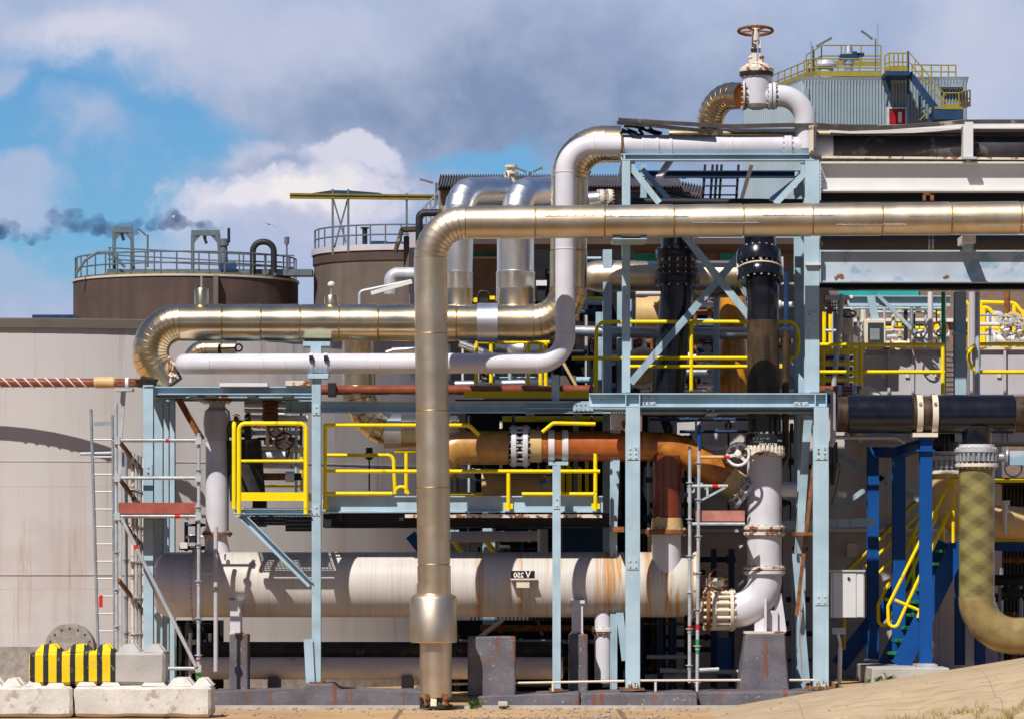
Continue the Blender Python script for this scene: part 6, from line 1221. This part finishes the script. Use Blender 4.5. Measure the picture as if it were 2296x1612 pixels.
# lower back clutter
m = MB(); m.cyl(P(1010,1203,3.6), P(1205,1201,3.6), 12*k(3.6), 18); t = T('pale_pipe', 'pale horizontal pipe above the vessel right of the tall silver pipe', 'pipe', P(1100,1215,3.6)); m.build('pipe_run', M_white, t); strap(t, P(1188,1201,3.6), (1,0,0), 12*k(3.6), .05, M_cream)
vpipe('pale_post', 1217, 1186, 1240, 3.0, 12, M_galv, 'short pale post on the vessel behind the middle blue post')
t = T('stair_railing', 'pair of yellow stair rails rising behind the vessel', 'railing', P(1090,1240,4.)); rt(t, [(1074,1192,4.),(1128,1262,4.)], 6, 0); rt(t, [(1016,1212,4.),(1040,1244,4.)], 5, 0); m = MB(); m.bar(P(920,1198,4.2), P(950,1236,4.2), .05, .16); m.build('stringer', M_deep, t)
m = MB(); m.pbox(1262,1370,1166,1240,3.5,6); m.thing('shade_backdrop', M_navy, 'dark navy cubicle for the shade above the vessel behind the middle blue post', 'backdrop')  # dark box added to fill the shaded interior
m = MB(); m.cyl(P(1080,1090,3.8), P(1240,1090,3.8), .25, 24); t = T('cream_drum', 'pale tank lying behind the platform railing', 'drum', P(1160,1110,3.8)); m.build('shell', M_grpy, t)
m = MB(); m.pbox(1082,1110,1050,1400,4.2,4.5); m.thing('dark_upright', M_blued, 'dark blue upright behind the platform right of the tall silver pipe', 'upright')
for i, (xx, yy, lab) in enumerate(((1040,1062,'dark valve low behind the orange pipe bend'),(1230,1085,'grey valve behind the platform railing near the middle blue post'))): gate_valve(xx, yy, 2.6, .3, lab, M_galv, M_blackmat)
for i, xx in enumerate((1480,1510,1640,1600)): vpipe('dark_post', xx, 1230, 1540, 3.4+.3*i, 7, M_navy, ('dark post under the vessel nozzle','second dark post under the vessel right end','dark post behind the white elbow','dark post behind the butterfly valve')[i])
m = MB(); m.cyl(P(1128,1388,3.), P(1060,1440,3.), .03, 10); m.thing('diagonal_tube', M_gwhite, 'pale diagonal tube below the vessel behind the stained block', 'tube')
m = MB(); m.cyl(P(1450,1472,3.2), P(1540,1472,3.2), .03, 10); m.cyl(P(1480,1502,2.6), P(1660,1506,2.6), .035, 10); m.cyl(P(1446,1520,3.6), P(1660,1516,3.6), .06, 10); m.thing('ground_pipes', M_galv, 'thin grey pipes near the ground behind the right scaffold tubes', 'pipes')
m = MB(); m.pbox(1610,1640,1430,1520,3.,3.4); m.thing('blue_box', M_deep, 'blue box near the ground left of the tapered pier', 'box')
flat_ = T('rear_bracing', 'grey angle bracing in front of the right pale tank', 'bracing', P(1900,1100,3.2))
for a, b in (((1865,1010),(2060,1120)),((1865,1150),(1990,1060)),((1760,1090),(1800,1160)),((1795,1150),(1850,1090))): m = MB(); m.bar(P(*a,3.2), P(*b,3.2), .07, .07); m.build('brace', M_blued, flat_)
m = MB(); m.bar(P(1750,1176,2.), P(1960,1170,2.), .1, .12); m.build('beam', M_blued, flat_)
m = MB(); m.pbox(1905,1945,972,980,2.4,3.0); m.thing('brown_strip', M_brownpe, 'brown edge strip below the thick black pipe', 'strip')
t = T('sample_valve', 'pale sample valve with a white flag on the right platform', 'valve', P(2255,1215,2.2)); m = MB(); m.lathe(P(2253,1150,2.2), (0,0,1), [(-.3,.03),(0,.03),(0,.06),(.04,.06),(.04,.04),(.14,.04),(.14,.07),(.18,.07)], 12); m.build('body', M_offwhite, t); m = MB(); m.pbox(2252,2264,1122,1132,2.05,2.1); m.build('flag', M_gwhite, t)
m = MB(); m.cyl(P(2222,1300,4.), P(2430,1300,4.), .08, 12); m.thing('dark_pipe', M_blackmat, 'dark pipe behind the green fibreglass pipe', 'pipe'); gate_valve(2272, 1330, 3.6, .34, 'dark hand valve right of the green fibreglass pipe', M_blackmat, M_blackmat, tilt=(0,-1,.2)); gate_valve(2276, 1490, 3., .3, 'rust brown valve near the ground at the right edge', M_rust, M_rust)
# ================================================================= STONES, WEEDS
m = MB(); m.pbox(1117,1139,1572,1583,-.75,-.6); m = rough(m, .006, 2, 3); m.thing('stone', M_conc2, 'broken stone beside the tall pipe foot', 'stone')
def weed(x, y, Y, n, h, sp, lab, mt=M_leaf, z0=None, thin=False):
    c = P(x,y,Y); c.z = z0 if z0 is not None else c.z; m = MB()
    for i in range(n):
        a = random.uniform(0,6.28); hh = h*random.uniform(.4,1); b = c+V((math.cos(a)*sp*random.random(), math.sin(a)*sp*.6*random.random(), 0)); tip = b+V((math.cos(a)*sp*.6, math.sin(a)*sp*.5, hh))
        m.cyl(b, tip, .004, 4, .0015)
        for j in range(2 if thin else 7):
            q = b.lerp(tip, random.uniform(.3,1)); d = V((random.uniform(-1,1), random.uniform(-1,1), random.uniform(-.2,.9))).normalized(); L = (.02 if thin else .045)*random.uniform(.7,1.4); s_ = d.cross(V((.3,.4,1))).normalized()*L*.35
            m.add([q, q+d*L*.5+s_, q+d*L, q+d*L*.5-s_], [(0,1,2,3)])
    return m.thing('weed', mt, lab, 'plant')
weed(1066, 1588, -.62, 16, .13, .06, 'small bright green weed at the foot of the stained block', z0=0.)
weed(1975, 1536, -.35, 26, .15, .16, 'dark green weed clump in front of the concrete pad', z0=.30)
weed(1830, 1570, -1.6, 9, .34, .12, 'tall thin dry weed stalks on the concrete ramp', M_straw, z0=.16, thin=True)
weed(1955, 1590, -2.4, 12, .2, .14, 'low dry weed tuft in the middle of the ramp', M_straw, z0=.22, thin=True)
from mathutils.bvhtree import BVHTree
bt = BVHTree.FromPolygons([V(v) for v in BERM.v], [tuple(f) for f in BERM.f]); eye = V((0,-CAMD,EYE))
m = MB(); cnt = 0
for i in range(2600):
    px_, py_ = random.uniform(1780,2330), random.uniform(1560,1640)
    if py_ < 1606-(px_-2080)*.13+random.gauss(0,5) or noise.noise((px_*.02,py_*.03,0)) < -.1: continue
    h_ = bt.ray_cast(eye, (P(px_,py_,-3)-eye).normalized(), 200)
    if h_[0] is None: continue
    q = h_[0]
    for j in range(2): tip = q+V((random.uniform(-.05,.05), random.uniform(-.04,.04), random.uniform(.03,.11))); m.cyl(q, tip, .005, 3, .001)
m.thing('grass', M_straw, None, None, None, 'stuff')
m = MB()
for i in range(520):
    if i < 330: px_, yq = random.uniform(470,1600), random.choice((random.uniform(-.75,-.5), random.uniform(-3.6,-.7)))
    else: px_, yq = random.uniform(1000,1500), random.uniform(-4.3,-3.4)
    q = V((X(px_,yq), yq, .004)); r_ = random.uniform(.005,.02) if random.random() < .93 else random.uniform(.02,.04); m.sphere(q+V((0,0,r_*.4)), r_, random.uniform(.8,1.5), random.uniform(.8,1.3), .7, 6, 4)
for i in range(70):
    h_ = bt.ray_cast(eye, (P(random.uniform(1600,2320),random.uniform(1490,1612),-3)-eye).normalized(), 200)
    if h_[0] is not None: r_ = random.uniform(.003,.02)*random.random()+.003; m.sphere(h_[0]+V((0,0,r_*.4)), r_, random.uniform(.8,1.5), 1, .7, 6, 4)
m.thing('gravel', M_pebble, None, None, None, 'stuff')
# ================================================================= SMOKE
def smoke():
    m = MB(); Ys = 190; kk = k(Ys); pts = [(507,522,3),(485,511,9),(462,508,15),(440,506,16),(425,508,12),(400,496,25),(375,494,30),(350,504,20),(325,510,16),(300,510,24),(270,520,22),(240,524,26),(215,506,30),(190,512,20),(165,496,34),(130,494,36),(100,520,18),(75,540,14),(45,530,16),(10,512,32),(-60,505,40)]
    
    R_ = random.Random(5)
    for (a0,b0,r0), (a1,b1,r1) in zip(pts, pts[1:]):
        n_ = max(5, int(abs(a1-a0)/1.8))
        for j in range(n_):
            f = (j+R_.random())/n_; r = (r0+(r1-r0)*f)*kk; q = P(a0+(a1-a0)*f, b0+(b1-b0)*f, Ys)+V((R_.uniform(-.4,.4), R_.gauss(0,.7), R_.uniform(-.62,.62)))*r; m.sphere(q, r*R_.uniform(.18,.5), 1.3, 1, .9, 10, 7)
    o = m.thing('smoke', None, None, None, None, 'stuff'); md = o.modifiers.new('union', 'REMESH'); md.mode = 'VOXEL'; md.voxel_size = .10; md.use_smooth_shade = True; tx = bpy.data.textures.new('puffs', 'CLOUDS'); tx.noise_scale = .55; tx.noise_depth = 3; dm = o.modifiers.new('puff', 'DISPLACE'); dm.texture = tx; dm.strength = .55; dm.mid_level = .45; dm.texture_coords = 'LOCAL'
    mt = bpy.data.materials.new('smoke_volume'); mt.use_nodes = True; t = NT(mt.node_tree); t.n.clear(); out = t.node('ShaderNodeOutputMaterial'); pv = t.node('ShaderNodeVolumePrincipled'); t.l.new(pv.outputs[0], out.inputs['Volume'])
    co = t.node('ShaderNodeTexCoord').outputs['Object']; sp = t.node('ShaderNodeSeparateXYZ', ins={0: co})
    n = t.noise(co, .32, 5, .6); d = t.math('MULTIPLY', t.math('ADD', t.math('MULTIPLY', t.ramp(n, .34, .60), .85), .10), 1.5)
    pv.inputs['Color'].default_value = (.12,.17,.30,1); pv.inputs['Absorption Color'].default_value = (.1,.16,.3,1); t.l.new(d, pv.inputs['Density']); pv.inputs['Anisotropy'].default_value = .1
    o.data.materials.append(mt)
smoke()
# ================================================================= PIPE BANKS DEEPER IN THE PLANT
def bank(name, lab, x0, x1, y0, y1, Y, dep, nh, nv, mats, seed, rr=(3,9), back=None, cat='pipework'):
    R = random.Random(seed); t = T(name, lab, cat, P((x0+x1)/2, y1, Y), 'dark pipe banks inside the plant')
    if back: m = MB(); m.pbox(x0, x1, y0, y1, Y+dep, Y+dep+.15); m.build('shade_panel', back, t)  # near-black sheet stands in for the shade deep inside
    for i in range(nh):
        y = y0+(y1-y0)*(i+R.uniform(.2,.8))/nh; a = R.uniform(x0, x0+(x1-x0)*.4); b = R.uniform(x0+(x1-x0)*.6, x1); d = Y+R.uniform(.1, dep-.1); r = R.uniform(*rr)*k(Y)
        m = MB(); m.cyl(P(a,y,d), P(b,y,d), r, 12)
        for q in range(R.randint(0,3)): xx = R.uniform(a,b); m.cyl(P(xx,y,d), P(xx,y,d)+V((.05,0,0)), r*1.6, 12)
        m.build('pipe_run', R.choice(mats), t)
    for i in range(nv):
        x = x0+(x1-x0)*(i+R.uniform(.2,.8))/nv; d = Y+R.uniform(.05, dep-.1); r = R.uniform(*rr)*.8*k(Y)
        m = MB(); m.cyl(P(x,R.uniform(y0,y0+(y1-y0)*.3),d), P(x,y1,d), r, 10); m.build('upright', R.choice(mats), t)
    for i in range(max(2, nh//2)):
        x, y, s = R.uniform(x0,x1), R.uniform(y0,y1), R.uniform(8,22); d = Y+R.uniform(0,dep*.5)
        m = MB(); m.pbox(x-s*.6, x+s*.6, y-s*.5, y+s*.5, d, d+.2); m.build('box_unit', R.choice(mats), t)
    return t
DK = [M_navy, M_blackmat, M_blued, M_insul, M_rust]  # mostly dark tones, so the banks read as shaded interior
bank('pipe_bank', 'dark pipework behind the cross braces between the black pipes', 1300, 1830, 600, 884, 5.0, 2.0, 18, 21, DK+[M_steel, M_offwhite, M_yellow, M_grpy, M_offwhite, M_galv, M_blue], 3, (3,8), M_shade)
bank('pipe_bank', 'shaded pipework under the rack deck behind the sloping orange pipe', 1440, 1830, 930, 1180, 4.0, 1.5, 9, 11, DK+[M_offwhite, M_steel], 4, (3,9), M_shade)
bank('pipe_bank', 'shaded pipework behind the platform railing right of the tall silver pipe', 1010, 1400, 925, 1165, 4.6, 1.6, 10, 13, DK+[M_offwhite, M_steel, M_yellow], 5, (3,8), M_shade)
bank('pipe_bank', 'dark pipework above the vessel right of the tall silver pipe', 1010, 1400, 1165, 1262, 5.2, 1.2, 4, 6, DK, 6, (3,7), M_shade)
bank('pipe_bank', 'dark pipework near the ground behind the right scaffold tubes', 1400, 1690, 1240, 1550, 4.2, 1.6, 9, 12, DK+[M_steel], 7, (3,9), M_shade)
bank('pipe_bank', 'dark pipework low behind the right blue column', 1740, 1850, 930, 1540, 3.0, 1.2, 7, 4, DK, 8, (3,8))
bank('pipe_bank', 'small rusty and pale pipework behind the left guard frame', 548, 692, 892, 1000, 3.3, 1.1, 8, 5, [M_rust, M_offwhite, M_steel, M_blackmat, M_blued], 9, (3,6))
bank('pipe_bank', 'dark pipework between ground and vessel right of the tall silver pipe', 1010, 1400, 1390, 1550, 3.6, 1.2, 5, 6, DK, 10, (3,8), M_shade)
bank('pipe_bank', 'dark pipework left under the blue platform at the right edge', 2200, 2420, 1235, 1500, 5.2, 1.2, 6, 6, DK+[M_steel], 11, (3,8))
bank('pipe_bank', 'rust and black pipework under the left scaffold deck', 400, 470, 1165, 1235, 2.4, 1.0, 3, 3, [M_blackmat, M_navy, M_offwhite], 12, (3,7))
bank('pipe_bank', 'rusty pipework below the left end of the vessel', 395, 500, 1390, 1545, 1.9, 1.0, 5, 5, [M_rust, M_blackmat, M_navy, M_offwhite], 13, (3,7), M_shade)
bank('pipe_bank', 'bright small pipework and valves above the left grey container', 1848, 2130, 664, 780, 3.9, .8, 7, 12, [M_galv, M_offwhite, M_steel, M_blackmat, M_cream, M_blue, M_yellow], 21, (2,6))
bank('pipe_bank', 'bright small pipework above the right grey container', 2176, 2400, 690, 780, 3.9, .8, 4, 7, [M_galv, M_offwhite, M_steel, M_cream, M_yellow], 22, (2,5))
bank('pipe_bank', 'pale and dark pipework behind the white pipe bend and its yellow rails', 1010, 1330, 772, 884, 4.4, 1.2, 5, 8, [M_offwhite, M_steel, M_blackmat, M_blued, M_cream, M_deep], 23, (3,7), M_shade)
bank('pipe_bank', 'dark pipework between the bright risers and the gold drum end', 1200, 1420, 560, 720, 4.6, 1.0, 5, 6, [M_blackmat, M_blued, M_insul, M_navy, M_rust], 24, (3,8), M_shade)
# ================================================================= SKY, SUN, CAMERA
SUN = V((-.29,-.58,.763)).normalized(); elev = math.asin(SUN.z); az = math.atan2(SUN.x, SUN.y)
w = bpy.data.worlds.new('World'); SC.world = w; w.use_nodes = True; t = NT(w.node_tree); t.n.clear()
out = t.node('ShaderNodeOutputWorld'); sky = t.node('ShaderNodeTexSky', sky_type='NISHITA'); sky.sun_disc = False; sky.sun_elevation = elev; sky.sun_rotation = az % (2*math.pi); sky.ozone_density = 2.5; sky.air_density = 1.0; sky.dust_density = .2
co = t.node('ShaderNodeTexCoord').outputs['Generated']; s_ = t.node('ShaderNodeSeparateXYZ', ins={0: co}); dx, dy, dz = s_.outputs
den = t.math('MAXIMUM', dy, .06)
u = t.math('MULTIPLY', t.math('DIVIDE', dx, den), 9.075); v = t.math('MULTIPLY', t.math('DIVIDE', dz, den), 9.075)   # cloud field coordinates round the northern sky
uv = t.node('ShaderNodeCombineXYZ', ins={0: u, 1: v}).outputs[0]
nw = t.node('ShaderNodeTexNoise', ins={'Vector': uv, 'Scale': 3.2, 'Detail': 5, 'Roughness': .55}).outputs['Color']
off = t.node('ShaderNodeVectorMath', operation='SUBTRACT', ins={0: nw, 1: (.5,.5,.5)}).outputs[0]
wv = t.node('ShaderNodeVectorMath', operation='MULTIPLY_ADD', ins={0: off, 1: (.42,.34,0), 2: uv}).outputs[0]
nf = t.noise(uv, 5.5, 8, .6); nfine = t.noise(wv, 13, 6, .62); nbig = t.noise(uv, 1.6, 4, .5)
sp = t.node('ShaderNodeSeparateXYZ', ins={0: wv}); wu, wvv = sp.outputs[0], sp.outputs[1]
def px(x, y): return ((x-1148)/1000., (1250-y)/1000.)
def blob(x, y, rx, ry, soft=.5, edge=1., amp=.6):
    a, b = px(x, y)
    q1 = t.math('DIVIDE', t.math('SUBTRACT', wu, a), rx/1000.); q2 = t.math('DIVIDE', t.math('SUBTRACT', wvv, b), ry/1000.)
    d = t.math('SQRT', t.math('ADD', t.math('MULTIPLY', q1, q1), t.math('MULTIPLY', q2, q2)))
    d = t.math('ADD', d, t.math('MULTIPLY', t.math('SUBTRACT', nfine, .5), -amp))
    return t.math('SUBTRACT', 1., t.ramp(d, edge-soft, edge+soft))
LAV, GREY, DGREY, WHITE, CREAMW = rgb('b4bedc'), rgb('9dabcb'), rgb('8696bd'), rgb('ebe7f0'), rgb('f6f0ee')
BLUE = rgb('5fa6dc')
cloud = LAV; cov = None
def over(c, f, colr):
    return t.mix(f, c, colr)
c = t.mix(t.ramp(nbig, .3, .7), rgb('9fb4d6'), rgb('b3c0de'))            # general overcast veil
clear = t.math('MAXIMUM', t.math('MAXIMUM', blob(120,360,330,240,.35), blob(330,255,230,75,.4)), t.math('MAXIMUM', blob(1110,345,150,62,.4), blob(270,410,190,110,.5)))
clear = t.math('MAXIMUM', clear, t.math('MULTIPLY', blob(1400,430,170,110,.5), .8))
c = over(c, t.math('MULTIPLY', blob(1230,215,620,170,.6), 1.), rgb('8094b8'))
c = over(c, t.math('MULTIPLY', blob(1500,60,420,130,.6), .35), LAV)
c = over(c, t.math('MULTIPLY', blob(560,70,430,110,.6), .9), rgb('bcc4de'))
c = over(c, t.math('MULTIPLY', blob(190,90,170,70,.5), .8), rgb('dbd9e8'))
c = over(c, t.math('MULTIPLY', blob(2180,130,190,170,.6), .7), rgb('c6cce1'))
c = over(c, t.math('MULTIPLY', blob(1960,100,90,160,.6), .4), GREY)
c = over(c, t.math('MULTIPLY', blob(820,400,200,110,.5), .7), rgb('abb6d4'))
c = over(c, blob(800,330,120,42,.25,1.,.95), rgb('d6d8e8'))
c = over(c, blob(560,310,95,45,.35,1.,.8), rgb('c3c6dd'))
c = over(c, t.math('MULTIPLY', blob(620,350,110,38,.4), .8), rgb('96a7ca'))
c = over(c, blob(640,435,290,86,.22,1.,1.05), rgb('dcdae9'))
c = over(c, t.math('MULTIPLY', blob(570,420,120,34,.25,1.,1.1), .9), WHITE)
c = over(c, t.math('MULTIPLY', blob(730,430,110,50,.28,1.,1.1), .9), CREAMW)
c = over(c, t.math('MULTIPLY', blob(560,520,330,60,.5), .6), rgb('b9c4e0'))
c = over(c, t.math('MULTIPLY', blob(700,500,180,40,.5), .5), rgb('a9b4d6'))
wisp = t.math('MAXIMUM', blob(200,300,110,80,.6,.8,1.0), t.math('MAXIMUM', blob(20,430,110,70,.4), blob(0,190,50,40,.5)))
wisp = t.math('MAXIMUM', wisp, t.math('MAXIMUM', blob(700,420,330,105,.3,1.,.8), blob(800,320,135,55,.3,1.,.8)))
clear = t.math('MULTIPLY', clear, t.math('SUBTRACT', 1., t.math('MULTIPLY', wisp, .85)))
# tint of small scale light and dark inside the cloud
c = t.mix(t.math('MULTIPLY', t.ramp(nf, .35, .7), .22), c, rgb('d6dcec'))
# away from the northern horizon: added dark cloud, unseen, dims the fill light
n3 = t.noise(t.mapping(co, (1,1,2.2)), 2.6, 7, .6)
c3 = t.mix(t.ramp(n3, .45, .75), (.06,.115,.27), (.19,.26,.44)); glow = t.math('MULTIPLY', t.ramp(dz, .12, .02), t.ramp(dy, .1, -.3))  # glow: bright horizon band added behind the camera for the clad pipes
c3 = t.mix(glow, c3, (.46,.43,.39)); k3 = t.math('MAXIMUM', t.ramp(n3, .26, .40), glow)
far = t.math('MAXIMUM', t.ramp(dz, .16, .32), t.ramp(dy, .5, .25))
cloudf = t.mix(far, c, c3); clearf = t.mix(far, clear, t.math('SUBTRACT', 1., k3))
bg1 = t.node('ShaderNodeBackground', ins={0: t.mix(1., sky.outputs[0], (.50,.88,1.25), 'MULTIPLY'), 1: .070}); bg2 = t.node('ShaderNodeBackground', ins={0: cloudf, 1: .93})
ms = t.node('ShaderNodeMixShader', ins={0: clearf, 1: bg2.outputs[0], 2: bg1.outputs[0]}); t.l.new(ms.outputs[0], out.inputs[0])
w.cycles.sampling_method = 'AUTOMATIC'
sl = bpy.data.lights.new('sun', 'SUN'); sl.energy = 5.0; sl.angle = math.radians(.5); sl.color = (1.,.955,.89)
so = bpy.data.objects.new('sun', sl); COL.objects.link(so); so.rotation_euler = SUN.to_track_quat('Z', 'Y').to_euler(); so.location = (-20,-30,40)
cam = bpy.data.cameras.new('camera'); co_ = bpy.data.objects.new('camera', cam); COL.objects.link(co_)
co_.location = (0,-CAMD,EYE); co_.rotation_euler = (math.pi/2,0,0); cam.sensor_width = 36; cam.lens = 36*CAMD*S/2296.; cam.shift_y = (YH-806)/2296.; cam.clip_start = 1; cam.clip_end = 3000
SC.camera = co_
SC.view_settings.view_transform = 'Standard'; SC.view_settings.look = 'None'; SC.view_settings.exposure = .08; SC.view_settings.gamma = 1.
SC.cycles.max_bounces = 8; SC.cycles.sample_clamp_indirect = 6; SC.cycles.volume_step_rate = 1.
